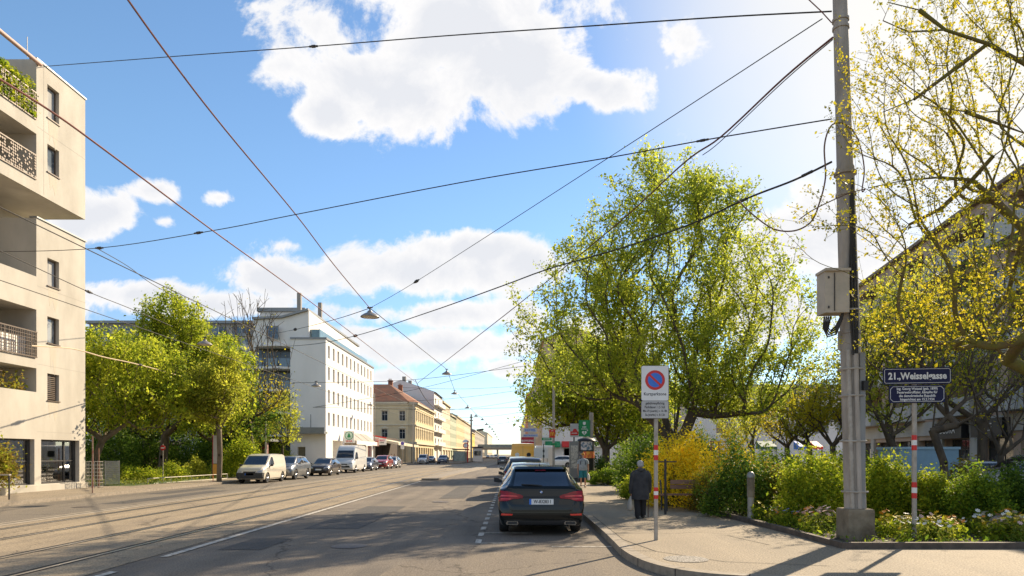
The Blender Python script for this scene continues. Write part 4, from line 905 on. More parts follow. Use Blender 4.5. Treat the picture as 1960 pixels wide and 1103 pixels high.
# big lime-green tree in the bed
bx, by = XX(1290, 26), 26.0
tree('deciduous_tree', 'largest tree, tall and lime green, spreading over the flower bed behind the parking sign', (bx, by, .1),
     [[(0, 0, 0), (0, 0, .8), (.03, 0, 1.5), (.0, 0, 2.0)], [(0, 0, 2.0), (-.45, .1, 3.4), (-.75, .1, 5), (-.85, 0, 7), (-.8, 0, 9.2), (-.55, 0, 11.2)], [(0, 0, 2.0), (.25, .2, 3.6), (.55, .3, 5.4), (1.0, .2, 7.4), (1.5, 0, 9.6)],
      [(0, 0, 2.0), (.1, .2, 4.0), (.1, .3, 6.5), (.3, .2, 9.5)]],
     [(-.3, 0, 8.6, 3.7, 3.5, 4.2), (-.5, 0, 11.3, 1.6, 1.6, 2.1, 11), (1.6, 0, 10.9, 1.7, 1.4, 1.8, 11), (-2.9, 0, 6.6, 3.3, 3.0, 2.8), (2.9, 0, 6.0, 2.8, 2.8, 3.2), (2.3, 0, 8.2, 2.3, 2.4, 2.6), (-2.3, 0, 8.6, 2.2, 2.4, 2.2), (-.5, 0, 5.0, 4.2, 3.5, 1.7, 42), (2.4, 0, 4.2, 2.6, 2, 1.4, 14)],
     780, 6, 23, .095, L_BIG, M_BARK, 11, r_max=.30, sig=.27, lsp=.13, r_tip=.007, jit=.03, horiz=.62)
# second tree further along the pavement
tree('deciduous_tree', 'wide low-branching green tree by the pavement beyond the walking man', (7.4, 53, .1),
     [[(0, 0, 0), (-.1, 0, 1), (-.1, 0, 2.0)], [(-.1, 0, 2.0), (-.9, 0, 3.4), (-1.6, 0, 5)], [(-.1, 0, 2.0), (.8, 0, 3.6), (1.2, 0, 5.6)]],
     [(-2.4, 0, 7.0, 4.0, 4, 3.8), (1.5, 0, 6.0, 4.2, 4, 3.4), (-4.2, 0, 4.9, 2.6, 2.5, 1.6)], 260, 7, 22, .18, L_MAPLE, M_BARK, 12, r_max=.30, sig=.55, lsp=.3)
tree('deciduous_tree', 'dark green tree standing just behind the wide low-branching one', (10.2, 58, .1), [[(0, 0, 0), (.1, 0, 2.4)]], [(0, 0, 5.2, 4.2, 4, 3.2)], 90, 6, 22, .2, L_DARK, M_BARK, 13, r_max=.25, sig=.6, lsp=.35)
# left park
tree('deciduous_tree', 'leaning bright green tree right beside the beige block', (-22.6, 37.5, .1), [[(0, 0, 0), (-.3, 0, 1.4), (.1, 0, 2.4)], [(.1, 0, 2.4), (1.4, .2, 3.4), (3.0, .4, 4.5)], [(.1, 0, 2.4), (-.8, .5, 4)]],
     [(.6, .5, 6.0, 3.6, 3, 3.2), (-2, .5, 5.5, 3, 3, 2.6), (2.4, .5, 4.4, 1.8, 2, 1.6)], 230, 7, 27, .14, L_MAPLE, M_BARKL, 21, r_max=.18, sig=.34, lsp=.17)
tree('deciduous_tree', 'tallest bright green tree of the left park, with a dark stout trunk', (-24.6, 48, .1), [[(0, 0, 0), (.1, 0, 1.5), (.25, 0, 3.0)], [(.25, 0, 3.0), (1.6, 0, 4.2), (3.0, 0, 5.2)], [(.25, 0, 3.0), (-.9, 0, 4.4), (-1.6, 0, 6.4)], [(.25, 0, 3.0), (.6, 0, 5.2), (.9, 0, 8)]],
     [(1.0, 0, 8.2, 3.0, 3, 3.4), (.8, 0, 11.2, 2.3, 2.4, 2.0), (-1.8, 0, 7.0, 3.2, 3, 3.0), (3.2, 0, 7.2, 2.6, 3, 3.0), (3.2, 0, 4.8, 2.0, 2.4, 1.4)], 300, 7, 27, .155, L_MAPLE, M_BARK, 22, r_max=.28, sig=.38, lsp=.19)
tree('street_tree', 'rounded yellow-green street tree on the left pavement in front of the first parked van', (-17.35-.15, 40.8, .12), [[(0, 0, 0), (.05, 0, 1.6), (.0, 0, 3.0)], [(0, 0, 3), (-.8, 0, 4.2)], [(0, 0, 3), (.7, 0, 4.3)]],
     [(-.3, 0, 5.6, 1.7, 1.7, 2.1), (-.9, 0, 4.6, 1.3, 1.4, 1.2), (.2, 0, 7.0, 1.0, 1, 1.0)], 120, 7, 26, .13, L_SPRING, M_BARKL, 23, r_max=.15, sig=.27, lsp=.15)
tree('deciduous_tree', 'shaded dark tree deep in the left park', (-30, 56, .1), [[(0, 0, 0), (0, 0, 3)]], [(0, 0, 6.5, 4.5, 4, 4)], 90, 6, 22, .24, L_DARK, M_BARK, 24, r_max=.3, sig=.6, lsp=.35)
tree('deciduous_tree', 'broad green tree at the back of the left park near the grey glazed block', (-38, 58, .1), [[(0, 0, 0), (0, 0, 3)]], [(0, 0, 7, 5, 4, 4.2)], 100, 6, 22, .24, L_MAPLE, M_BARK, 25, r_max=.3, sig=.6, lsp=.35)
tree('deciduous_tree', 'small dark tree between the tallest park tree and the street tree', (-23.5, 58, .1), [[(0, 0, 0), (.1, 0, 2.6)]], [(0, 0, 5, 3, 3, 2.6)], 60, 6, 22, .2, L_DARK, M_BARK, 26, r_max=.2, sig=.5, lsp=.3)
tree('deciduous_tree', 'green tree filling the gap between the tallest park tree and the street tree', (-21.8, 50, .1), [[(0, 0, 0), (.1, 0, 2.6)]], [(0, 0, 7.0, 3.0, 2.6, 3.6), (-.8, 0, 5.0, 3.0, 2.4, 2.2)], 130, 7, 24, .16, L_MAPLE, M_BARK, 31, r_max=.22, sig=.36, lsp=.2)
# half-bare tree in front of the white building, with its few leaves low down
tree('bare_tree', 'nearly bare tree with spreading twigs in front of the white office building', (-21.9, 57, .1), [[(0, 0, 0), (.2, 0, 2), (.0, 0, 3.6)], [(0, 0, 3.6), (-.8, 0, 6), (-.9, 0, 8.5), (-1.2, 0, 11.5)], [(0, 0, 3.6), (1.0, 0, 6.2), (1.5, 0, 9), (1.5, 0, 12)]],
     [(-.2, 0, 11.2, 3.0, 2.6, 4.0), (-1.8, 0, 6.2, 2.2, 2, 2), (1.2, 0, 7.0, 2.2, 2, 2.4)], 230, 7, 5, .16, L_GOLD, M_BARK, 27, r_tip=.015, r_max=.22, sig=.5, lsp=.2, bare=lambda p: np.clip((p[:, 2]-4.5)/5, 0.2, .97))
tree('young_tree', 'young olive-green tree in front of the glazed balconies', (-22.2, 66, .1), [[(0, 0, 0), (0, 0, 2.6)]], [(0, 0, 5.2, 1.9, 1.9, 2.6)], 45, 7, 11, .16, L_SPRING, M_BARK, 28, r_max=.12, sig=.35, lsp=.2)
tree('young_tree', 'small light green tree beside the young olive one', (-24.4, 64, .1), [[(0, 0, 0), (0, 0, 2.2)]], [(0, 0, 4.4, 1.9, 1.9, 2.2)], 50, 7, 16, .18, L_SPRING, M_BARK, 29, r_max=.12, sig=.35, lsp=.2)
# parkland trees on the right, beyond the bed
mids = [(1505, 46, 5.6, 'first slim tree left of the tram pole behind the hedge', L_GOLD), (1548, 44, 6.0, 'forked slim tree second left of the tram pole', L_SPRING), (1592, 40, 6.6, 'thin spreading tree close to the left of the tram pole', L_GOLD),
        (1440, 60, 7.0, 'pale yellow-green tree beside the big tree, in front of the white block', L_SPRING), (1408, 70, 6.5, 'far yellow-green tree just right of the big tree trunk', L_SPRING)]
for k, (px, D, h, lb, lf) in enumerate(mids):
    tree('park_tree', lb, (XX(px, D), D, .05), [[(0, 0, 0), (.1, 0, 1.2), (.05, 0, 2.2)], [(.05, 0, 2.2), (-.7, 0, 3.6)], [(.05, 0, 2.2), (.8, 0, 3.8)]], [(0, 0, h*.78, 2.3, 2.2, h*.34)], 60, 7, 9, .15, lf, M_BARK, 40+k, r_max=.16, sig=.4, lsp=.2, group='slim park trees left of the tram pole')
# dark-limbed trees before the brown housing block
tree('bare_tree', 'dark leaning tree with bare twigs right behind the street name sign', (XX(1812, 22), 22, .1), [[(0, 0, 0), (-.1, 0, 1.4), (-.45, 0, 2.4)], [(-.45, 0, 2.4), (-.3, 0, 4), (.2, 0, 5.6)], [(-.45, 0, 2.4), (.6, 0, 3.4), (1.3, 0, 4.6)]],
     [(-.2, 0, 6.0, 2.6, 2.2, 2.4), (.6, .3, 4.4, 2.2, 2, 1.3)], 90, 7, 2, .10, L_GOLD, M_BARK, 51, r_max=.12, sig=.42, lsp=.14)
tree('bare_tree', 'thin bare tree in front of the right-hand black shop sign', (XX(1915, 26), 26, .1), [[(0, 0, 0), (0, 0, 1.6)]], [(0, 0, 4.2, 2.2, 2, 2.0)], 60, 6, 1, .10, L_GOLD, M_BARK, 52, r_max=.11, sig=.4, lsp=.14)
tree('bare_tree', 'dim tree with yellow buds just right of the tram pole', (XX(1712, 30), 30, .1), [[(0, 0, 0), (-.1, 0, 2.0)], [(-.1, 0, 2), (-.6, 0, 4)], [(-.1, 0, 2), (.5, 0, 4.2)]], [(.2, 0, 6.2, 2.8, 2.4, 3.2)], 110, 7, 12, .13, L_SPRING, M_BARK, 53, r_max=.18, sig=.45, lsp=.22)
tree('deciduous_tree', 'yellow-green tree against the upper floors of the brown housing block', (XX(1880, 31), 31, .1), [[(0, 0, 0), (0, 0, 3.0)]], [(0, 0, 8.2, 4.6, 3, 4.4), (-3, 0, 6.5, 3, 2.5, 3)], 150, 7, 9, .12, L_SPRING, M_BARK, 54, r_max=.2, sig=.5, lsp=.25)
# the budding tree that leans into the picture from the right: limbs drawn from its trunk outside the frame
tx, ty = 11.9, 12.6
def rel(px, py, D): p = P(px, py, D); return (p.x-tx, p.y-ty, p.z-.1)
limbs = [[(0, 0, 0), (0, 0, 2.0), (-.1, 0, 3.6)],
  [(-.1, 0, 3.6), rel(2040, 500, 12.4), rel(1960, 440, 12.2), rel(1905, 385, 12), rel(1860, 345, 11.8), rel(1800, 340, 11.7), rel(1730, 346, 11.6), rel(1662, 360, 11.5)],
  [(-.1, 0, 3.6), (-.1, 0, 5.6), rel(2080, 220, 12.0), rel(1960, 122, 11.4), rel(1890, 84, 11.2), rel(1810, 58, 11), rel(1740, 62, 10.9), rel(1690, 40, 10.8)],
  [rel(1860, 345, 11.8), rel(1900, 300, 11.4), rel(1960, 255, 11)], [rel(1860, 345, 11.8), rel(1800, 400, 12.2), rel(1740, 430, 12.4), rel(1690, 500, 12.6)],
  [rel(1890, 84, 11.2), rel(1830, 130, 11.4), rel(1750, 190, 11.5), rel(1690, 215, 11.4)], [rel(1960, 255, 11), rel(1850, 215, 10.8), rel(1760, 200, 10.6)], [rel(1810, 58, 11), rel(1760, 20, 11), rel(1700, 5, 11)],
  [rel(1960, 440, 12.2), rel(1930, 560, 13.4), rel(1880, 640, 14), rel(1760, 680, 14.5)], [(0, 0, 2.0), rel(2010, 730, 12.6), rel(1930, 690, 12.8), rel(1850, 610, 13), rel(1790, 590, 13.2)]]
E = []
for px, py, rx, ry, w in ((1780, 60, 160, 90, 3), (1690, 180, 90, 120, 2), (1880, 170, 120, 120, 3), (1780, 280, 130, 90, 3), (1900, 330, 100, 100, 2), (1720, 400, 110, 90, 2), (1800, 480, 150, 110, 2.6), (1900, 560, 100, 120, 2.4), (1650, 230, 50, 90, .5), (1560, 400, 60, 40, .4), (1760, 620, 130, 60, 1.2), (1900, 20, 100, 60, 2)):
    D = 11.6; c = rel(px, py, D); E.append((*c, rx*D/F, 1.3, ry*D/F, w))
tree('budding_tree', 'budding tree with long mossy limbs reaching in from the right edge above the tram pole', (tx, ty, .1), limbs, E, 640, 4, 11, .042, L_GOLD, M_MOSS, 60, r_tip=.0026, r_max=.15, sig=.24, lsp=.034, inner=.1, step=.16, jit=.045, floor=.045, horiz=.3,
     bare=lambda p: np.where(p[:, 2] > 4.6, .25, .0))
# ---------------------------------------------------------------- shrubs, hedge, flowers
def shrub(name, label, loc, r, h, n, size, leaf, seed, cat='shrub', group=None, stems=14, yflat=1.0, twig=M_BARK):
    rng = np.random.default_rng(seed); root = empty(name, label, cat, loc, group=group); L = np.array(loc)
    n = int(n*2.1); K = max(10, n//90); d = rng.normal(0, 1, (K, 3)); d[:, 2] = np.abs(d[:, 2]); d /= np.linalg.norm(d, axis=1, keepdims=True)
    rad = rng.uniform(.62, 1.0, (K, 1))*rng.uniform(.85, 1.10, (K, 1)); c = d*rad*np.array([r, r*yflat, h])
    c[:, 2] = np.maximum(c[:, 2], .08*h)
    P0 = []
    for k in range(stems):
        t = c[k % K]; P0 += [np.array([t[0]*.15, t[1]*.15, 0]), np.array([t[0]*.5, t[1]*.5, t[2]*.55]), t]
    pos = np.array(P0); par = np.full(len(pos), -1); 
    for k in range(stems): par[3*k+1] = 3*k; par[3*k+2] = 3*k+1
    v, f = tubes(pos+L, par, np.full(len(pos), .009+.004*r)); mesh_np('stems', v, f, twig, root)
    pts = np.repeat(c, n//K+1, axis=0)[:n]; v, f = leaves(pts+L, size, np.array([r*.13, r*.13, h*.10]), rng, up=.5)
    v[:, 2] = np.maximum(v[:, 2], loc[2]+.02); mesh_np('foliage', v, f, leaf, root)
    return root
GZ = .15
def sh(px, D, wpx, ztop, leaf, label, n=2600, size=.075, seed=0, yflat=.8, group=None, name='shrub', cat='shrub'):
    return shrub(name, label, (XX(px, D), D, GZ), wpx*D/F/2*(.86 if D < 19 else 1), (ztop-GZ)*([.96, .84, .92, .78, .98, .88][seed % 6] if D < 19 else 1), n, size, leaf, seed, yflat=yflat, group=group, cat=cat)
SH = [
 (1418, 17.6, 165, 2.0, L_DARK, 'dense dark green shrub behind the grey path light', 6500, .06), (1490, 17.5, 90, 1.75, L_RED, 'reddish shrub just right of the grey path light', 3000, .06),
 (1560, 15.9, 175, 1.9, L_HEDGE, 'lime green rounded shrub left of the concrete pole base', 7500, .06), (1640, 17.4, 120, 1.65, L_MID, 'mid green shrub right behind the tram pole', 4000, .06),
 (1700, 15.6, 130, 1.85, L_HEDGE, 'bright yellow-green shrub between the tram pole and the street name post', 6500, .06), (1790, 15.2, 130, 1.75, L_HEDGE, 'bright shrub just right of the street name post', 6000, .06),
 (1870, 14.6, 150, 1.5, L_MID, 'low mid green shrub second from the right edge', 5500, .055), (1950, 14.8, 140, 1.65, L_DARK, 'dark shrub at the right edge in front of the parked car', 6000, .055),
 (1845, 16.8, 100, 1.5, L_RED, 'brownish sparse shrub behind the low mid green one', 2500, .055),
 (1305, 21.0, 165, 2.55, L_YELLOW, 'tall golden yellow forsythia left of the big tree trunk foot', 6500, .07), (1400, 22.0, 130, 2.4, L_YELLOW, 'golden yellow forsythia right of the big tree trunk foot', 4500, .07),
 (1360, 19.4, 90, 1.35, L_RED, 'low orange-leaved shrub in front of the forsythia', 2600, .06),
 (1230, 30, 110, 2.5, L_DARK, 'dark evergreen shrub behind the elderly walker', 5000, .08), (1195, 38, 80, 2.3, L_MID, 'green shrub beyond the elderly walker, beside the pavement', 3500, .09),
 (1160, 36, 70, .95, L_MID, 'low spreading shrub at the pavement edge near the walking man', 3000, .07), (1225, 24.5, 80, 1.2, L_HEDGE, 'low light shrub left of the walker at the edge of the bed', 3000, .065),
 (1280, 22, 90, 1.7, L_DARK, 'dark shrub behind the parking sign post', 3800, .07), (1470, 24, 150, 2.0, L_MID, 'wide hedge shrub behind the dark one near the path light', 5000, .08), (1620, 24, 150, 2.0, L_HEDGE, 'wide hedge shrub further back behind the tram pole', 5000, .08),
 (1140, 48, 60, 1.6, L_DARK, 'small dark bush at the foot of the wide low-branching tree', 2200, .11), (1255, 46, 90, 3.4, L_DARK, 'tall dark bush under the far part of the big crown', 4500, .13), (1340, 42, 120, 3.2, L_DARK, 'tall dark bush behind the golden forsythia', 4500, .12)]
for k, (px, D, w, zt, lf, lb, n, s) in enumerate(SH): sh(px, D, w, zt, lf, lb, n, s, seed=100+k)
# left park shrubs
for k, (px, D, w, zt, lf, lb, n, s) in enumerate([
 (462, 49, 75, 3.1, L_HEDGE, 'large clipped green bush behind the street tree on the left', 4500, .12), (330, 45, 60, 1.3, L_HEDGE, 'small leafy bush under the tallest park tree', 1600, .09), (280, 43, 70, 1.0, L_HEDGE, 'low bush near the wire fence in the left park', 1500, .09),
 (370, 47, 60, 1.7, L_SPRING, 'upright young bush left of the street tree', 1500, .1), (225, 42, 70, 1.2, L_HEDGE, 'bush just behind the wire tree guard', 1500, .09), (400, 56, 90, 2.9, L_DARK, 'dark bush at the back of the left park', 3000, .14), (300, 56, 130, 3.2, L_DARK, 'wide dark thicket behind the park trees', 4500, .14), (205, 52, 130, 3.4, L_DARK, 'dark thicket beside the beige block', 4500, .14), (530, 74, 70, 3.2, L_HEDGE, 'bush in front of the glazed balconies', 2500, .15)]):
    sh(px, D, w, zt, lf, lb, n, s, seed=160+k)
for k, (px, D, w, zt, lb) in enumerate([(225, 60, 150, 5.2, 'added dark bush filling the shaded space under the crowns behind the park hut'), (345, 64, 170, 5.6, 'added dark bush filling the shaded space under the tallest park tree'), (430, 62, 120, 4.6, 'added dark bush filling the shaded space between street tree and park pavilion')]):
    sh(px, D, w, zt, L_DARK, lb, 4500, .2, seed=180+k)  # bushes added so their dark leaves give the shade under the park crowns
# ground cover: one countless mass
rng = np.random.default_rng(5)
def carpet(name, n, xr, yr, z, size, leaf, keep=None, hh=.07):
    p = np.column_stack([rng.uniform(*xr, n), rng.uniform(*yr, n), z+np.abs(rng.normal(0, hh, n))])
    if keep is not None: p = p[keep(p)]
    v, f = leaves(p, size, .01, rng, up=.2, asp=.4); v[:, 2] = np.maximum(v[:, 2], z); return tag(mesh_np(name, v, f, leaf), kind='stuff')
carpet('ground_cover', 17000, (5.4, 17), (11.95, 24), .15, .07, L_MID, keep=lambda p: (p[:, 0] > 5.85-.03*(p[:, 1]-12)) & ~((np.abs(p[:, 0]-6.42) < .42) & (np.abs(p[:, 1]-12.9) < .42)))
carpet('ground_cover', 14000, (5.2, 14), (24, 62), .15, .13, L_HEDGE, hh=.16)
carpet('grass', 20000, (-40, -19.7), (36, 62), .125, .13, L_GRASS, hh=.10)
# flowering plants, each with its blossoms
def flower_plant(c, bl, seed, h=.34):
    rg = np.random.default_rng(seed); t = bpy.data.objects.new('flowering_plant', None); COL.objects.link(t); t.empty_display_size = .1
    n = 90; a = rg.uniform(0, 2*PI, n); b = np.column_stack([np.cos(a)*.05, np.sin(a)*.05, rg.uniform(0, h*.9, n)]); b[:, :2] *= (1+2.5*rg.random((n, 1)))
    v, f = leaves(b, .085, .02, rg, up=.1, asp=.35); mesh_np('foliage', v, f, L_GRASS if seed % 2 else L_HEDGE, t)
    s = MB(); tops = []
    for k in range(5):
        a = rg.uniform(0, 2*PI); q = (math.cos(a)*rg.uniform(.04, .14), math.sin(a)*rg.uniform(.04, .14), h*rg.uniform(.8, 1.25)); s.tube([(q[0]*.3, q[1]*.3, 0), q], .004, 3); tops.append(q)
    s.build('stems', L_GRASS, t, world=False)
    for q in tops:
        m = MB(); m.M = Matrix.Translation(q) @ Matrix.Rotation(rg.uniform(-.6, .9), 4, 'X') @ Matrix.Rotation(rg.uniform(-.5, .5), 4, 'Y')
        for k in range(7):
            a = 2*PI*k/7; m.poly([(0, 0, 0), (.034*math.cos(a-.33), .034*math.sin(a-.33), .008), (.046*math.cos(a), .046*math.sin(a), .010), (.034*math.cos(a+.33), .034*math.sin(a+.33), .008)])
        m.build('blossom', c, t, world=False)
    return t
FC = {'orange': mat('petal_orange', (.80, .30, .03), .6), 'pale pink': mat('petal_pink', (.75, .50, .45), .6), 'yellow': mat('petal_yellow', (.85, .62, .05), .6), 'white': mat('petal_white', (.80, .78, .70), .6), 'blue': mat('petal_blue', (.20, .22, .62), .6)}
protos = {}
for k, (nm, m_) in enumerate(FC.items()): protos[nm] = [flower_plant(m_, nm, 70+k), 0]
rg = random.Random(9); spots = []
def addf(px0, px1, D0, D1, n, cols):
    for _ in range(n):
        D = rg.uniform(D0, D1); px = rg.uniform(px0, px1); spots.append((XX(px, D), D, rg.choice(cols)))
addf(1345, 1600, 13.4, 16.4, 70, ['pale pink', 'white', 'yellow', 'orange', 'pale pink', 'yellow', 'blue', 'white']); addf(1690, 1960, 12.3, 13.9, 58, ['orange', 'yellow', 'yellow', 'white', 'pale pink', 'yellow']); addf(1275, 1350, 18.6, 20.5, 14, ['orange', 'yellow', 'white', 'pale pink'])
addf(1500, 1600, 12.4, 13.6, 12, ['orange', 'yellow', 'orange'])
for x, y, nm in spots:
    if x < 5.9-.035*(y-12) or (abs(x-6.42) < .55 and abs(y-12.9) < .6): continue
    o = protos[nm][0] if protos[nm][1] == 0 else copy_tree(protos[nm][0]); protos[nm][1] += 1
    o.location = (x, y, GZ); o.rotation_euler = (0, 0, rg.uniform(0, 6.28)); s = rg.uniform(.7, 1.25); o.scale = (s, s, s)
    tag(o, 'flowering plant with %s blossoms in the bed along the pavement' % nm, 'flower', 'flowers with %s blossoms in the planting bed' % nm)
# ---------------------------------------------------------------- cars: lofted bodies with cut wheel arches; glass, lamps and trim follow the body surface
def pchip(xs, ys, x):
    xs = np.array(xs, float); ys = np.array(ys, float); h = np.diff(xs); d = np.diff(ys)/h; m = np.zeros(len(xs))
    m[0] = d[0]; m[-1] = d[-1]
    for i in range(1, len(xs)-1):
        if d[i-1]*d[i] > 0: w1 = 2*h[i]+h[i-1]; w2 = h[i]+2*h[i-1]; m[i] = (w1+w2)/(w1/d[i-1]+w2/d[i])
    i = np.clip(np.searchsorted(xs, x)-1, 0, len(xs)-2); t = (x-xs[i])/h[i]
    return (2*t**3-3*t**2+1)*ys[i]+(t**3-2*t**2+t)*h[i]*m[i]+(-2*t**3+3*t**2)*ys[i+1]+(t**3-t**2)*h[i]*m[i+1]
# station: y, z bottom, half width sill, half width waist, z waist, half width belt, z belt, half width roof, z top
SPEC = {
 'estate': dict(wb=(-1.50, 1.475), R=.335, W=.935, st=[(-2.47, .30, .74, .80, .42, .76, .50, .60, .56), (-2.455, .24, .80, .87, .50, .83, .62, .70, .68), (-2.40, .22, .84, .915, .60, .88, .80, .76, .88), (-2.36, .21, .86, .925, .64, .88, .96, .74, 1.035),
   (-2.26, .20, .875, .932, .66, .90, .99, .70, 1.10), (-1.80, .19, .89, .935, .66, .91, 1.00, .60, 1.415), (-1.70, .18, .89, .935, .66, .91, 1.00, .60, 1.455), (-.6, .17, .89, .93, .66, .91, .97, .62, 1.487), (.3, .17, .89, .93, .66, .90, .95, .60, 1.47), (.85, .17, .89, .93, .65, .89, .93, .66, 1.23),
   (1.25, .18, .89, .93, .64, .87, .90, .72, .985), (1.9, .19, .88, .92, .60, .84, .82, .70, .88), (2.3, .21, .83, .88, .55, .78, .70, .60, .76), (2.43, .24, .74, .80, .50, .70, .60, .50, .64), (2.47, .30, .66, .72, .46, .60, .52, .40, .56)],
   rear=[(-.60, 1.06), (.60, 1.06), (.535, 1.385), (-.535, 1.385)], front=[(-.70, .99), (.70, .99), (.54, 1.40), (-.54, 1.40)], side=[(-2.06, 1.04), (-1.85, 1.30), (-1.2, 1.385), (.2, 1.39), (1.10, 1.0)], L=2.47),
 'hatch': dict(wb=(-1.25, 1.32), R=.315, W=.88, st=[(-2.08, .30, .70, .76, .42, .72, .50, .60, .60), (-2.05, .24, .78, .84, .55, .80, .80, .68, .92), (-1.98, .21, .82, .87, .62, .84, .95, .64, 1.06), (-1.72, .19, .84, .88, .64, .86, .97, .56, 1.36), (-1.5, .18, .85, .88, .64, .86, .96, .57, 1.43),
   (-.4, .17, .85, .88, .64, .86, .93, .59, 1.475), (.25, .17, .85, .88, .63, .85, .92, .57, 1.44), (.75, .17, .85, .88, .62, .84, .91, .62, 1.19), (1.12, .18, .85, .88, .61, .82, .88, .66, .98), (1.65, .19, .83, .86, .57, .77, .80, .62, .87), (1.98, .22, .76, .82, .52, .70, .68, .55, .76), (2.08, .28, .66, .72, .46, .60, .56, .45, .62)],
   rear=[(-.55, 1.05), (.55, 1.05), (.48, 1.34), (-.48, 1.34)], front=[(-.64, .99), (.64, .99), (.50, 1.38), (-.50, 1.38)], side=[(-1.75, 1.02), (-1.6, 1.26), (-1.0, 1.37), (.15, 1.36), (1.0, .97)], L=2.08),
 'suv': dict(wb=(-1.32, 1.36), R=.36, W=.93, st=[(-2.22, .38, .72, .80, .50, .76, .60, .66, .72), (-2.19, .30, .80, .88, .62, .85, .92, .72, 1.05), (-2.12, .28, .85, .92, .70, .89, 1.08, .68, 1.20), (-1.88, .26, .88, .93, .72, .90, 1.10, .62, 1.54), (-1.65, .25, .89, .93, .72, .90, 1.09, .63, 1.62),
   (-.4, .24, .89, .93, .72, .90, 1.06, .64, 1.66), (.3, .24, .89, .93, .71, .89, 1.05, .62, 1.62), (.85, .24, .89, .93, .70, .88, 1.04, .68, 1.34), (1.2, .25, .89, .93, .69, .87, 1.02, .72, 1.13), (1.75, .27, .87, .91, .66, .82, .95, .68, 1.04), (2.1, .30, .80, .86, .60, .76, .80, .60, .90), (2.22, .36, .70, .76, .52, .66, .62, .50, .70)],
   rear=[(-.62, 1.20), (.62, 1.20), (.54, 1.50), (-.54, 1.50)], front=[(-.68, 1.15), (.68, 1.15), (.55, 1.56), (-.55, 1.56)], side=[(-1.95, 1.17), (-1.75, 1.45), (-1.1, 1.54), (.2, 1.54), (1.05, 1.12)], L=2.22),
 'minivan': dict(wb=(-1.35, 1.34), R=.31, W=.86, st=[(-2.06, .34, .78, .82, .5, .80, .7, .74, 1.0), (-2.04, .28, .81, .85, .6, .84, 1.0, .74, 1.55), (-1.98, .25, .83, .86, .65, .85, 1.05, .72, 1.72), (-1.7, .22, .84, .86, .65, .85, 1.05, .71, 1.78), (-.2, .20, .84, .86, .65, .85, 1.03, .70, 1.80), (.35, .20, .84, .86, .65, .85, 1.02, .68, 1.74),
   (.95, .20, .84, .86, .65, .84, 1.01, .70, 1.36), (1.32, .21, .84, .86, .64, .83, .98, .70, 1.10), (1.75, .22, .82, .84, .60, .78, .88, .68, .98), (2.0, .25, .76, .80, .55, .72, .74, .60, .82), (2.07, .30, .70, .74, .50, .66, .60, .55, .66)],
   rear=[(-.60, 1.15), (.60, 1.15), (.58, 1.6), (-.58, 1.6)], front=[(-.68, 1.12), (.68, 1.12), (.60, 1.66), (-.60, 1.66)], side=[(.12, 1.12), (.14, 1.58), (.36, 1.60), (1.05, 1.10)], L=2.07),
 'boxvan': dict(wb=(-1.9, 1.85), R=.36, W=1.0, st=[(-2.95, .40, .88, .94, .6, .93, .9, .86, 1.4), (-2.94, .34, .92, .98, .7, .97, 1.3, .86, 2.4), (-2.88, .32, .94, .99, .75, .98, 1.4, .84, 2.58), (-1.5, .30, .95, 1.0, .75, .99, 1.4, .82, 2.64), (.9, .30, .95, 1.0, .75, .98, 1.4, .80, 2.62), (1.25, .30, .95, .99, .75, .97, 1.38, .78, 2.48),
   (1.85, .30, .95, .99, .75, .96, 1.3, .82, 1.92), (2.2, .30, .94, .98, .75, .93, 1.15, .84, 1.32), (2.7, .32, .90, .94, .72, .86, 1.0, .76, 1.12), (2.9, .35, .84, .88, .62, .78, .84, .66, .92), (2.96, .42, .78, .82, .56, .70, .66, .6, .72)],
   rear=[(-.78, 1.5), (-.06, 1.5), (-.06, 2.1), (-.78, 2.1)], front=[(-.80, 1.42), (.80, 1.42), (.72, 2.12), (-.72, 2.12)], side=[(.85, 1.35), (.9, 1.95), (1.45, 1.96), (2.05, 1.35)], L=2.96)}
CACHE = {}
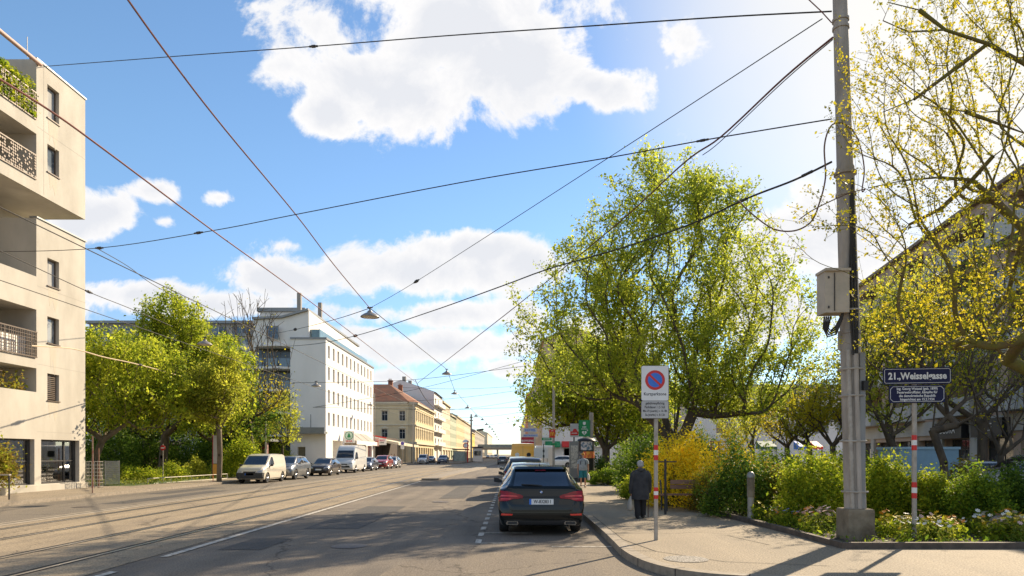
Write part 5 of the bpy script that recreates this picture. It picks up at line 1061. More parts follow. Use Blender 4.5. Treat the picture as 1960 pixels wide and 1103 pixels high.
def body_mesh(kind):
    if kind in CACHE: return CACHE[kind]
    S = SPEC[kind]; st = np.array(S['st']); ys = st[:, 0]
    yy = np.unique(np.concatenate([ys]+[np.linspace(a, b, 5 if b-a > .25 else 3) for a, b in zip(ys, ys[1:])]))
    rings = []
    for y in yy:
        zb, ws, wm, zm, wb, zbt, wr, zt = [float(pchip(ys, st[:, k], y)) for k in range(1, 9)]
        zbt = min(zbt, zt-.015); sh_ = max(zt-zbt, .01)
        half = [(0, zb), (ws*.55, zb), (ws*.93, zb), (ws*.985, zb+.03), (ws+(wm-ws)*.55, zb+(zm-zb)*.38), (wm*.998, zm-.03), (wm, zm+.03), (wb+(wm-wb)*.55, zm+(zbt-zm)*.6), (wb+(wm-wb)*.12, zbt-.02), (wb-.012, zbt+.012 if sh_ > .05 else zbt)]
        r = min(.11, sh_*.45)
        for t in (.3, .6, .82): half.append((wb+(wr-wb)*t-.012+.02*math.sin(PI*t)*(1 if sh_ > .2 else 0), zbt+(sh_-r*.6)*t))
        half += [(wr+.012, zt-r*.42), (wr-.045, zt-r*.13), (wr*.80, zt-.012*min(1, sh_*3)), (wr*.4, zt), (0, zt+.004)]
        rings.append([(x, y, z) for x, z in half]+[(-x, y, z) for x, z in half[-2:0:-1]])
    m = MB(); m.loft(rings, cap=False); n = len(rings[0]); h = n//2
    for base, rev in ((0, True), ((len(rings)-1)*n, False)):   # end caps as bands
        for k in range(h):
            a, b = base+k, base+k+1; c, d = base+(n-k) % n, base+(n-k-1) % n
            q = [a, b, d, c]; q = list(dict.fromkeys(q)); m.face(q if rev else q[::-1], True)
    me = bpy.data.meshes.new('b'); me.from_pydata([tuple(p) for p in m.v], [], m.f); bm = bmesh.new(); bm.from_mesh(me)
    bmesh.ops.recalc_face_normals(bm, faces=bm.faces); bm.to_mesh(me); bvh = BVHTree.FromBMesh(bm); bm.free()
    ob = bpy.data.objects.new('b', me); COL.objects.link(ob); W = S['W']; cut = []
    for y in S['wb']:
        for s in (-1, 1):
            c = MB(); c.lathe([(S['R']+.055, s*(W-.24)), (S['R']+.055, s*(W+.3))], 40, (0, y, S['R']), 'x', close=True); o = c.build('c', M_BLACK); cut.append(o)
            md = ob.modifiers.new('b', 'BOOLEAN'); md.object = o; md.operation = 'DIFFERENCE'; md.solver = 'EXACT'
    bpy.context.view_layer.update(); nm = bpy.data.meshes.new_from_object(ob.evaluated_get(bpy.context.evaluated_depsgraph_get()))
    for o in cut+[ob]: bpy.data.objects.remove(o)
    nm.materials.clear(); nm.materials.append(M_BLACK); nm.materials.append(M_BLACK)
    for p in nm.polygons:
        c = p.center; arch = False
        for y in S['wb']:
            rr = math.hypot(c.y-y, c.z-S['R'])
            if rr < S['R']+.05 and abs(abs(c.x)-(W-.24)) < .02: arch = True
            if abs(rr-(S['R']+.055)) < .02 and abs(c.x) > W-.25 and abs(p.normal.x) < .3 and abs(c.x) < W-.01: arch = True
        p.material_index = 1 if arch else 0; p.use_smooth = True
    nm.set_sharp_from_angle(angle=R(38)); CACHE[kind] = (nm, bvh); return CACHE[kind]
def patch(bvh, poly, face, out=.006, inn=.03, step=.07):
    """outline (u,z) laid onto the body seen from behind, from the front or from a side, given a little thickness"""
    bm = bmesh.new(); f = bm.faces.new([bm.verts.new((u, 0, z)) for u, z in poly])
    us = [p[0] for p in poly]; zs = [p[1] for p in poly]
    for k in range(1, int((max(us)-min(us))/step)+1): bmesh.ops.bisect_plane(bm, geom=bm.verts[:]+bm.edges[:]+bm.faces[:], plane_co=(min(us)+k*step, 0, 0), plane_no=(1, 0, 0))
    for k in range(1, int((max(zs)-min(zs))/step)+1): bmesh.ops.bisect_plane(bm, geom=bm.verts[:]+bm.edges[:]+bm.faces[:], plane_co=(0, 0, min(zs)+k*step), plane_no=(0, 0, 1))
    for v in bm.verts:
        u, z = v.co.x, v.co.z
        o, d = {'rear': ((u, -9, z), (0, 1, 0)), 'front': ((u, 9, z), (0, -1, 0)), 'right': ((9, u, z), (-1, 0, 0)), 'left': ((-9, u, z), (1, 0, 0))}[face]
        hit, nrm, _, _ = bvh.ray_cast(Vector(o), Vector(d))
        if hit is None: hit = Vector(o)+Vector(d)*(9-2.0 if face in ('rear', 'front') else 8.1); nrm = -Vector(d)
        if nrm.dot(Vector(d)) > 0: nrm = -nrm
        v.co = hit+nrm*out
    r = bmesh.ops.extrude_face_region(bm, geom=bm.faces[:]); d = {'rear': (0, 1, 0), 'front': (0, -1, 0), 'right': (-1, 0, 0), 'left': (1, 0, 0)}[face]
    bmesh.ops.translate(bm, verts=[v for v in r['geom'] if isinstance(v, bmesh.types.BMVert)], vec=Vector(d)*(inn+out))
    bmesh.ops.recalc_face_normals(bm, faces=bm.faces)
    me = bpy.data.meshes.new('p'); bm.to_mesh(me); bm.free(); me.polygons.foreach_set('use_smooth', [True]*len(me.polygons)); me.set_sharp_from_angle(angle=R(40)); return me
M_CARG = mat('car_glass', (.012, .015, .019), .05, spec=.9, coat=.5)
M_LAMPR = mat('tail_lamp_red', (.34, .004, .006), .2, col2=(.16, .003, .005), coat=.3, scale=14, spec=.3)
M_LAMPW = mat('headlamp_glass', (.55, .56, .58), .10, col2=(.20, .21, .23), coat=1.0, scale=12)
M_RIM = mat('alloy_rim', (.42, .42, .43), .3, .8); M_CHR = mat('chrome', (.6, .6, .6), .15, 1.0); M_GRILLE = mat('grille_black', (.015, .015, .016), .4)
WH = {}
def wheel_mesh(Rr):
    if Rr in WH: return WH[Rr]
    t = MB(); w = .105; t.lathe([(Rr*.64, -w), (Rr*.90, -w*1.02), (Rr*.97, -w*.85), (Rr, -w*.5), (Rr, w*.5), (Rr*.97, w*.85), (Rr*.90, w*1.02), (Rr*.64, w), (Rr*.64, -w)], 36, ax='x')
    r = MB(); r.lathe([(Rr*.65, w*.2), (Rr*.65, w*.95), (Rr*.60, w*.95), (Rr*.58, w*.55), (Rr*.57, -w*.5)], 32, ax='x'); r.lathe([(.001, w*.80), (Rr*.14, w*.78), (Rr*.17, w*.6), (Rr*.17, w*.3)], 20, ax='x')
    for k in range(5):
        for dl in (-.14, .14):
            a = 2*PI*k/5+dl; b = 2*PI*k/5+dl*1.8; r.tube([(w*.62, Rr*.13*math.cos(a), Rr*.13*math.sin(a)), (w*.80, Rr*.60*math.cos(b), Rr*.60*math.sin(b))], Rr*.045, 5)
    d = MB(); d.lathe([(.0, -w*.1), (Rr*.57, -w*.1)], 24, ax='x')
    objs = [t.build('w', M_RUBBER), r.build('r', M_RIM), d.build('d', M_GRILLE)]; WH[Rr] = [o.data for o in objs]
    for o in objs: bpy.data.objects.remove(o)
    return WH[Rr]
def child(name, me, m, par, loc=(0, 0, 0), rot=(0, 0, 0)):
    o = bpy.data.objects.new(name, me); link(o, par); o.location = loc; o.rotation_euler = rot
    if m is not None:
        if len(me.materials) == 0: me.materials.append(m)
        o.material_slots[0].link = 'OBJECT'; o.material_slots[0].material = m
    return o
PC = {}
def cp(kind, key, bvh, poly, face, **k):
    if (kind, key) not in PC: PC[(kind, key)] = patch(bvh, poly, face, **k)
    return PC[(kind, key)]
def plate(par, y, z, body_txt, rear=True, tilt=0):
    s = -1 if rear else 1; m = MB(); m.cbox((0, y, z), (.52, .012, .12)); o = m.build('licence_plate', M_SWHITE, par, world=False)
    b = MB(); b.box((-.262, y-.008, z-.064), (.262, y+.002 if rear else y+.008, z+.064)); 
    q = MB(); q.box((-.26, y+s*.0065-.001, z-.06), (-.215, y+s*.0065+.001, z+.06)) if rear else q.box((.215, y+.0055, z-.06), (.26, y+.0075, z+.06)); q.build('plate_band', M_SBLUE, o, world=False)
    if body_txt:
        t = text('plate_lettering', body_txt, .105, M_SBLACK, o, (.02*(1 if rear else -1), y+s*.0075, z), rot=(PI/2, 0, 0 if rear else PI), extrude=.001, bold=.002, sx=.80, world=False)
    return o
def car(kind, paint, label, loc, rz, cat='car', group=None, rear_detail=0, lowtrim=None, rails=False, glassback=True, name='parked_car', wheelm=None, roofbox=None, plate_txt=None, sideglass=True):
    S = SPEC[kind]; bme, bvh = body_mesh(kind); t = empty(name, label, cat, loc, rz, group)
    o = child('body', bme.copy(), paint, t); Rr = S['R']; W = S['W']
    wt, wr, wd = wheel_mesh(Rr)
    for y in S['wb']:
        for s in (-1, 1):
            w = child('wheel', wt, M_RUBBER, t, (s*(W-.125), y, Rr), (0, 0, 0 if s > 0 else PI)); child('rim', wr, wheelm or M_RIM, w); child('brake_disc', wd, M_GRILLE, w)
    child('windscreen', cp(kind, 'ws', bvh, S['front'], 'front', out=.004), M_CARG, t)
    if glassback: child('rear_window', cp(kind, 'rw', bvh, S['rear'], 'rear', out=.005), M_CARG, t)
    for s, fc in ((1, 'right'), (-1, 'left')):
        if sideglass: child('side_window', cp(kind, 'sw'+fc, bvh, S['side'], fc, out=.004), M_CARG, t)
        L = S['L']; zb = S['st'][6][6]
        # mirrors
        ym = S['side'][-1][0]-.14; m = MB(); m.loft([[(s*(W-.04+.0), ym+dx, zb+.03+dz) for dx, dz in ((-.05, -.02), (.05, -.02), (.05, .03), (-.05, .03))], [(s*(W+.07), ym+dx, zb+.06+dz) for dx, dz in ((-.07, -.05), (.06, -.05), (.06, .07), (-.07, .07))],
             [(s*(W+.17), ym+dx, zb+.07+dz) for dx, dz in ((-.06, -.04), (.03, -.04), (.03, .07), (-.06, .07))]]); m.build('wing_mirror', M_BLACK if kind != 'suv' else paint, t, world=False)
        if kind != 'boxvan':
            ax = [x for x in (S['side'][0][0], S['side'][-1][0])]
            for yd in ((ax[0]+ax[1])/2-.15,):
                if kind != 'minivan': child('door_pillar', cp(kind, 'bp'+fc, bvh, [(yd-.04, zb+.02), (yd+.04, zb+.02), (yd+.02, S['side'][-2][1]+.0), (yd-.06, S['side'][-2][1]+.0)], fc, out=.007), M_BLACK, t)
            for yd in ((ax[0]+ax[1])/2-.25, (ax[0]+ax[1])/2+.75):
                h = MB(); h.cbox((s*(W-.0), yd, zb-.10), (.03, .17, .025)); h.build('door_handle', paint, t, world=False)
            child('sill_trim', cp(kind, 'sl'+fc, bvh, [(S['wb'][0]+Rr+.07, .22), (S['wb'][1]-Rr-.07, .22), (S['wb'][1]-Rr-.07, .30), (S['wb'][0]+Rr+.07, .30)], fc, out=.006), M_BLACK, t)
    z0 = S['st'][1][8]
    if kind == 'estate' and rear_detail: return t, bvh
    # lamps, front and rear, grille and bumpers
    hz = {'estate': .66, 'hatch': .66, 'suv': .80, 'minivan': .70, 'boxvan': .86}[kind]; hw = S['W']*.90
    for s in (-1, 1):
        child('headlamp', cp(kind, 'hl%d' % s, bvh, [(s*hw*.52, hz-.06), (s*hw*.93, hz-.02), (s*hw*.98, hz+.12), (s*hw*.60, hz+.05)][::s], 'front', out=.01), M_LAMPW, t)
        rz0 = {'estate': .80, 'hatch': .82, 'suv': .92, 'minivan': .75, 'boxvan': .80}[kind]; tall = kind in ('minivan', 'boxvan')
        child('tail_lamp', cp(kind, 'tl%d' % s, bvh, ([(s*hw*.88, rz0), (s*hw*1.0, rz0), (s*hw*.98, rz0+.42), (s*hw*.88, rz0+.42)] if tall else [(s*hw*.62, rz0), (s*hw*1.0, rz0), (s*hw*.99, rz0+.15), (s*hw*.64, rz0+.11)])[::s], 'rear', out=.012), M_LAMPR, t)
    child('grille', cp(kind, 'gr', bvh, [(-hw*.45, hz-.10), (hw*.45, hz-.10), (hw*.50, hz+.02), (-hw*.50, hz+.02)], 'front', out=.008), M_GRILLE, t)
    child('lower_intake', cp(kind, 'li', bvh, [(-hw*.75, hz-.34), (hw*.75, hz-.34), (hw*.66, hz-.17), (-hw*.66, hz-.17)], 'front', out=.008), lowtrim or M_GRILLE, t)
    child('rear_bumper_trim', cp(kind, 'rb', bvh, [(-hw*.8, S['st'][0][1]+.01), (hw*.8, S['st'][0][1]+.01), (hw*.8, S['st'][0][1]+.12), (-hw*.8, S['st'][0][1]+.12)], 'rear', out=.01), M_BLACK, t)
    yf = bvh.ray_cast(Vector((0, 9, hz-.14)), Vector((0, -1, 0)))[0].y; yr = bvh.ray_cast(Vector((0, -9, rz0-.1)), Vector((0, 1, 0)))[0].y
    plate(t, yf+.016, hz-.14, None, rear=False); plate(t, yr-.016, rz0-.1, None)
    if lowtrim: child('front_bumper', cp(kind, 'fb', bvh, [(-hw*1.02, S['st'][-1][1]+.0), (hw*1.02, S['st'][-1][1]), (hw*1.06, hz-.06), (-hw*1.06, hz-.06)], 'front', out=.022), lowtrim, t)
    if rails:
        for s in (-1, 1):
            zt = S['st'][5][8]; m = MB(); m.tube([(s*.58, -1.4, zt-.05), (s*.59, -1.2, zt+.035), (s*.60, 0, zt+.045), (s*.58, .35, zt-.01)], .014, 6); m.build('roof_rail', M_CHR, t, world=False)
    return t, bvh
# --- the dark green estate parked in front of the camera
PG = mat('paint_green_black', (.003, .007, .008), .12, .0, col2=(.003, .006, .007), coat=.1, spec=.35)
BX, BYY = .63, 17.1
t, bv = car('estate', PG, 'black-green estate car parked nearest the camera, seen from behind', (BX, BYY, 0), 0, rear_detail=1, rails=True)
def rp(key, poly, m, name, par=t, out=.01, inn=.03, step=.05): return child(name, patch(bv, poly, 'rear', out=out, inn=inn, step=step), m, par)
for s in (-1, 1):
    l = rp('tl', [(s*.90, .74), (s*.92, .90), (s*.87, .965), (s*.70, .95), (s*.44, .875), (s*.385, .845), (s*.41, .80), (s*.62, .785), (s*.74, .745)][::s], M_LAMPR, 'tail_lamp', out=.016)
    rp('tb', [(s*.88, .84), (s*.86, .875), (s*.52, .855), (s*.50, .835)][::s], mat('tail_lamp_bright', (.75, .03, .02), .15, coat=1.0), 'light_bar', par=l, out=.024)
    rp('tb2', [(s*.87, .775), (s*.86, .80), (s*.66, .795), (s*.66, .78)][::s], MATS['tail_lamp_bright'], 'light_bar', par=l, out=.024)
    rp('rf', [(s*.86, .445), (s*.86, .485), (s*.61, .475), (s*.63, .44)][::s], MATS['tail_lamp_bright'], 'reflector', out=.014)
    e = MB(); x0 = s*.62
    for a, b in ((.0, 1), (.022, 0)):
        pass
    e.loft([[(x0+cx*(1-q), -2.49+dy, .285+cz*(1-q)) for cx, cz in ((-.13, -.035), (.11, -.045), (.13, .0), (.11, .035), (-.11, .04), (-.14, .0))] for dy, q in ((.0, 0), (-.025, 0), (-.025, .18), (.03, .22))], sm=False)
    e.build('exhaust_tip', mat('dark_chrome', (.22, .21, .20), .25, .9), t, world=False)
    q = MB(); q.box((x0-.095, -2.525, .262), (x0+.095, -2.50, .305)); q.build('exhaust_opening', M_BLACK, t, world=False)
rp('dif', [(-.80, .245), (.80, .245), (.80, .335), (.46, .345), (.40, .33), (-.40, .33), (-.46, .345), (-.80, .335)], M_GRILLE, 'diffuser', out=.006)
rp('rec', [(-.36, .655), (.36, .655), (.40, .83), (-.40, .83)], mat('plate_recess', (.006, .011, .012), .35), 'plate_recess', out=.003)
rp('ch', [(-.40, .832), (.40, .832), (.40, .842), (-.40, .842)], M_GRILLE, 'handle_strip', out=.02)
rp('ln', [(-.72, .56), (.72, .56), (.72, .57), (-.72, .57)], M_GRILLE, 'tailgate_seam', out=.003)
for s in (-1, 1): rp('ln2', [(s*.60, .57), (s*.61, .57), (s*.72, .74), (s*.71, .74)][::s], M_GRILLE, 'tailgate_seam', out=.003)
yy = bv.ray_cast(Vector((0, -9, .745)), Vector((0, 1, 0)))[0].y; plate(t, yy-.02, .735, 'W-83283 I')
rp('spo', [(-.56, 1.385), (.56, 1.385), (.57, 1.44), (-.57, 1.44)], PG, 'spoiler', out=.045, inn=.08)
rp('bl', [(-.12, 1.365), (.12, 1.365), (.12, 1.38), (-.12, 1.38)], M_LAMPR, 'brake_light', out=.03)
w = MB(); yw = bv.ray_cast(Vector((0, -9, 1.09)), Vector((0, 1, 0)))[0].y
w.tube([(.02, yw-.03, 1.065), (-.12, yw-.035, 1.085), (-.42, yw-.01, 1.10)], [.022, .018, .010], 6); w.tube([(-.43, yw-.006, 1.085), (-.05, yw-.01, 1.078)], .012, 5); w.build('rear_wiper', M_BLACK, t, world=False)
ye = bv.ray_cast(Vector((0, -9, .94)), Vector((0, 1, 0)))[0].y
e = MB(); e.lathe([(.0, ye-.022), (.036, ye-.020), (.041, ye-.012), (.041, ye+.02)], 24, (0, 0, .94), 'y'); o = e.build('emblem', M_SBLACK, t, world=False)
e = MB(); e.lathe([(.0, ye-.0245), (.028, ye-.0245), (.028, ye-.019)], 24, (0, 0, .94), 'y'); o2 = e.build('emblem_disc', M_SWHITE, o, world=False)
e = MB()
for k in (0, 2): e.poly([(0, ye-.0256, .94)]+[(.027*math.cos(PI/2*k+PI/2+PI/2*j/5), ye-.0256, .94+.027*math.sin(PI/2*k+PI/2+PI/2*j/5)) for j in range(6)])
e.build('emblem_quarters', M_SBLUE, o, world=False)
f = MB(); f.loft([[(-.02, -1.35, 1.475), (.02, -1.35, 1.475), (.02, -1.15, 1.475), (-.02, -1.15, 1.475)], [(-.005, -1.33, 1.535), (.005, -1.33, 1.535), (.004, -1.27, 1.535), (-.004, -1.27, 1.535)]]); f.build('roof_antenna', PG, t, world=False)
# --- the others in the right-hand row, seen from behind
C_SIL = carpaint('silver', (.40, .41, .42), .6); C_BLU = carpaint('blue', (.10, .22, .42), .4); C_DK = carpaint('anthracite', (.030, .033, .038), .4); C_WH = carpaint('white', (.74, .73, .70), .0); C_RED = carpaint('red', (.36, .035, .03), .2)
C_ORA = carpaint('post_yellow', (.95, .46, .01), .0); C_GRY = carpaint('grey', (.16, .17, .18), .5); C_CRM = carpaint('cream', (.66, .60, .48), .0); C_BRN = carpaint('dark_brown', (.045, .030, .024), .3); C_NAV = carpaint('navy', (.03, .05, .10), .4); C_LBL = carpaint('light_blue', (.22, .34, .50), .4)
car('estate', C_SIL, 'silver car parked directly in front of the black-green estate', (.62, 23.7, 0), 0, rails=True)
car('suv', C_DK, 'dark car third in the right-hand row, before the light blue one', (.55, 29.4, 0), 0)
car('hatch', C_LBL, 'light blue car fourth in the right-hand row, behind the yellow van', (.60, 35.2, 0), 0)
car('hatch', C_GRY, 'grey car fifth in the right-hand row, closest to the yellow van', (.60, 41.5, 0), 0)
tv, bvv = car('boxvan', C_ORA, 'yellow delivery van towering over the right-hand row of parked cars', (.85, 56, 0), 0, cat='van', name='parked_van', glassback=False)
for o_ in children(tv): 
    if o_.name.startswith('side_window'): pass
for s in (-.45, .45): child('rear_disc', patch(bvv, [(s+.17*math.cos(2*PI*k/14), 1.72+.17*math.sin(2*PI*k/14)) for k in range(14)], 'rear', out=.01), M_SWHITE if s < 0 else M_SBLACK, tv)
child('door_seam', patch(bvv, [(-.008, .6), (.008, .6), (.008, 2.4), (-.008, 2.4)], 'rear', out=.008), M_BLACK, tv)
tw, bvw = car('boxvan', C_WH, 'white delivery van parked beyond the yellow van at the right kerb', (4.4-1.2, 70, 0), 0, cat='van', name='parked_van')
car('hatch', C_WH, 'small white car beyond the notice board on the right', (6.1, 84, .13), R(60))
# --- left row, facing the camera
PI_ = PI
car('minivan', C_CRM, 'cream small van first in the left row, with a dark front bumper', (-15.75, 43.0, 0), PI, cat='van', name='parked_van', lowtrim=mat('dark_bumper_plastic', (.035, .036, .036), .6), glassback=False)
car('suv', C_GRY, 'grey compact car right behind the cream van', (-15.85, 48.6, 0), PI)
car('hatch', C_BRN, 'dark brown car in front of the white high-roof van', (-15.7, 57.4, 0), PI)
car('boxvan', C_WH, 'white high-roof van in the left row', (-15.75, 66.5, 0), PI, cat='van', name='parked_van')
car('hatch', C_NAV, 'dark blue car just behind the white high-roof van', (-15.7, 74.0, 0), PI)
car('suv', C_RED, 'red car in the left row', (-15.6, 82.5, 0), PI)
car('hatch', C_SIL, 'silver car last in the left row, behind the red one', (-15.5, 88.5, 0), PI)
# --- traffic further off
car('minivan', C_WH, 'white small van driving towards the camera in the left lane', (XX(810, 128), 128, 0), PI, cat='van', name='moving_van')
car('hatch', C_DK, 'dark car between the white small van and the blue-grey one', (XX(824, 142), 142, 0), PI, name='moving_car')
car('suv', C_NAV, 'blue-grey car driving in the left lane near the tram stop', (XX(848, 128), 128, 0), PI, name='moving_car')
car('hatch', C_DK, 'black car driving away in the right lane', (XX(962, 118), 118, 0), 0, name='moving_car')
for k, (px, D, c, kd, lb) in enumerate([(934, 300, C_DK, 'hatch', 'dark distant car left of the far white van'), (941, 290, C_WH, 'hatch', 'tiny white car in the distance under the bridge'), (949, 285, C_WH, 'minivan', 'distant white van under the railway bridge')]):
    car(kd, c, lb, (XX(px, D), D, 0), PI, name='moving_car')
# --- side street, right edge
car('suv', C_GRY, 'blue-grey car half hidden by the shrubs at the right edge', (XX(1950, 25)+.6, 25.0, .12), R(80), name='parked_car'); 
car('hatch', C_SIL, 'silver car behind the hedge left of the blue-grey one', (XX(1890, 31)-1.2, 30.5, 0), R(80)); 
t_ = empty('container', 'light blue container behind the hedge near the street name sign', 'container', (XX(1780, 27), 27, 0)); m = MB(); x0 = XX(1722, 27); x1 = XX(1835, 27); m.box((x0, 27, .1), (x1, 28.6, 1.95)); m.build('tank', mat('pale_blue_paint', (.20, .33, .42), .5), t_)
m = MB(); m.box((x0-.05, 26.95, 1.95), (x1+.05, 28.65, 2.05)); m.build('lid', mat('pale_blue_lid', (.28, .42, .50), .5), t_)
# ---------------------------------------------------------------- people
def skin_body(name, joints, edges, m, parent, root_i=0, lvl=2):
    """one continuous surface grown over a skeleton: joints = (x, y, z, rx, ry)"""
    me = bpy.data.meshes.new('s'); me.from_pydata([j[:3] for j in joints], edges, []); o = bpy.data.objects.new('s', me); COL.objects.link(o)
    md = o.modifiers.new('k', 'SKIN'); md.branch_smoothing = .4; md.use_smooth_shade = True; sv = me.skin_vertices[0].data
    for k, j in enumerate(joints): sv[k].radius = (j[3], j[4] if len(j) > 4 else j[3]); sv[k].use_root = (k == root_i)
    sb = o.modifiers.new('u', 'SUBSURF'); sb.levels = lvl; sb.render_levels = lvl
    bpy.context.view_layer.update(); nm = bpy.data.meshes.new_from_object(o.evaluated_get(bpy.context.evaluated_depsgraph_get())); bpy.data.objects.remove(o)
    nm.materials.clear(); nm.materials.append(m)
    for p in nm.polygons: p.use_smooth = True
    ob = bpy.data.objects.new(name, nm); return link(ob, parent)
def fig_joints(h, arms, legs, lean=0, head=(0, 0), stoop=0, hs=1.0):
    """h height; arms/legs given as lists of points per side (L, R); +y is the way the figure faces"""
    j = []; e = []
    def add(p, r, ry=None, to=None):
        j.append((*p, r, ry or r)); i = len(j)-1
        if to is not None: e.append((to, i))
        return i
    H = h; pel = add((0, 0, .52*H), .085*hs, .07*hs); sp = add((0, .01+lean*.3, .62*H), .088*hs, .075*hs, pel); ch = add((0, .0+lean*.7, .74*H), .105*hs, .08*hs, sp); nb = add((0, lean, .82*H), .055, .05, ch)
    hx, hy = head; nk = add((0, lean+stoop*.5, .86*H), .04, .04, nb); c1 = add((hx*.5, lean+stoop+.01+hy, .895*H), .056, .066, nk); c2 = add((hx, lean+stoop+.012+hy, .94*H), .070, .082, c1); c3 = add((hx, lean+stoop+hy, .975*H), .052, .062, c2)
    nose = add((hx, lean+stoop+hy+.098, .925*H), .010, .012, c2)
    for s, (A, Lg) in enumerate(zip(arms, legs)):
        sg = -1 if s == 0 else 1
        sh_ = add((sg*.125*hs, lean, .80*H), .05, .05, ch); prev = sh_
        for k, p in enumerate(A): prev = add(p, [.036, .028, .021][min(k, 2)], None, prev)
        wx, wy, wz = A[-1]; d = (Vector(A[-1])-Vector(A[-2])).normalized(); sd_ = Vector((0, 1, 0)); sd_ = (sd_-d*sd_.dot(d)).normalized(); curl = Vector((-sg, 0, 0)); curl = (curl-d*curl.dot(d)).normalized()
        pm = Vector(A[-1])+d*.055; pi = add(tuple(pm), .026, .018, prev)
        for f_ in range(4):
            b = pm+d*.025+sd_*(.024-.016*f_); L = [.034, .038, .036, .028][f_]; a1 = b+d*L*.9+curl*.008; a2 = a1+d*L*.5+curl*L*.6
            q = add(tuple(b), .0095, None, pi); q = add(tuple(a1), .0085, None, q); add(tuple(a2), .0075, None, q)
        b = pm-d*.02+sd_*.026; q = add(tuple(b), .011, None, pi); q = add(tuple(b+sd_*.018+d*.028), .009, None, q); add(tuple(b+sd_*.014+d*.05+curl*.012), .008, None, q)
        hp = add((sg*.085*hs, 0, .50*H), .075*hs, .075*hs, pel); prev = hp
        for k, p in enumerate(Lg): prev = add(p, [.052, .036, .035, .030][min(k, 3)], None, prev)
    return j, e
def tube_rings(m, pts, rx, ry=None, n=16, axis=None):
    ry = ry or rx; rings = []
    for (x, y, z), a, b in zip(pts, rx, ry): rings.append([(x+a*math.cos(2*PI*k/n), y+b*math.sin(2*PI*k/n), z) for k in range(n)])
    m.loft(rings)
def cloth(name, c, c2=None): return mat('cloth_'+name, c, .9, col2=c2, scale=6, bump=.35, bscale=25)
# elderly walker, seen from behind, coat, stick in the right hand and a bag in the left
lx, ly = XX(1226, 17.3), 17.3
LH = 1.46
armsL = [[(-.215, -.01, 1.00), (-.235, .03, .79), (-.225, .06, .60)], [(.215, .0, 1.00), (.245, .05, .80), (.245, .13, .62)]]
legsL = [[(-.085, .0, .40), (-.095, -.10, .10), (-.095, .03, .05)], [(.085, .05, .40), (.085, .08, .07), (.085, .21, .035)]]
p1 = empty('person', 'elderly person in a long charcoal coat walking away, holding a stick and a pale bag', 'person', (lx, ly, .13), R(4))
J, E_ = fig_joints(LH, armsL, legsL, lean=.03, stoop=.02); skin_body('body', J, E_, M_SKIN, p1)
m = MB(); cz = [(.48, .225, .155), (.56, .225, .158), (.72, .222, .155), (.88, .215, .150), (1.0, .215, .148), (1.10, .212, .140), (1.17, .195, .125), (1.215, .15, .10), (1.25, .085, .075), (1.275, .065, .065)]
rings = []
for z, a, b in cz:
    fold = lambda th, z=z: 1+.025*math.sin(7*th+z*3)*(1.2-z)
    rings.append([(a*fold(2*PI*k/32)*math.cos(2*PI*k/32), .012+b*fold(2*PI*k/32)*math.sin(2*PI*k/32), z) for k in range(32)])
m.loft(rings, cap=False)
for s, A in ((-1, armsL[0]), (1, armsL[1])): m.tube([(s*.135, .01, 1.175), (s*.19, 0, 1.10), A[0], A[1], tuple(Vector(A[1]).lerp(Vector(A[2]), .82))], [.075, .075, .068, .058, .052], 14)
m.tube([(-.09, -.06, 1.245), (0, -.10, 1.215), (.09, -.06, 1.245)], [.03, .05, .03], 10)
M_COAT = cloth('charcoal', (.060, .058, .060), (.030, .030, .033)); m.build('coat', M_COAT, p1, world=False)
m = MB()
for s in (-1, 1):
    L = legsL[0 if s < 0 else 1]; tube_rings(m, [(s*.085, .0, .62), (L[0][0], L[0][1], .40), (L[1][0], L[1][1]+.01, .20), (L[1][0], L[1][1]+.015, .075)], [.088, .082, .076, .078])
m.build('trousers', cloth('black', (.022, .021, .022)), p1, world=False)
for s in (-1, 1):
    L = legsL[0 if s < 0 else 1]; m = MB(); m.loft([[(L[1][0]+a*math.cos(2*PI*k/12), L[1][1]-.05+dy+0*k, .045+b*math.sin(2*PI*k/12)) for k in range(12)] for dy, a, b in ((.0, .025, .03), (.015, .038, .042), (.09, .042, .045), (.17, .045, .035), (.225, .032, .026), (.24, .015, .015))]); m.build('shoe', M_BLACK, p1, world=False)
m = MB(); m.ball((0, .03, 1.385), (.083, .094, .088), 18, 12); m.ball((0, -.02, 1.345), (.078, .062, .062), 14, 8); m.build('hair', M_HAIRG, p1, world=False)
st = MB(); st.M = Matrix.Translation((lx, ly, .13)) @ Matrix.Rotation(R(4), 4, 'Z'); st.tube([(.245, .17, .56), (.262, .24, .0)], .011, 8); st.tube([(.245, .10, .575), (.243, .16, .585), (.245, .20, .56)], .014, 8); tag(st.build('walking_stick', mat('stick_brown', (.12, .05, .035), .5)), 'slim dark walking stick in the right hand of the elderly walker', 'walking stick')
bg_ = MB(); bg_.M = st.M; tube_rings(bg_, [(-.235, .06, .56), (-.24, .06, .50), (-.25, .06, .42), (-.26, .05, .30), (-.26, .05, .22), (-.25, .05, .20)], [.015, .03, .055, .075, .07, .045], [.012, .05, .10, .12, .11, .08]); tag(bg_.build('carrier_bag', mat('pale_plastic_bag', (.50, .44, .36), .5, bump=.6, bscale=14)), 'crumpled pale carrier bag hanging from the left hand of the elderly walker', 'bag')
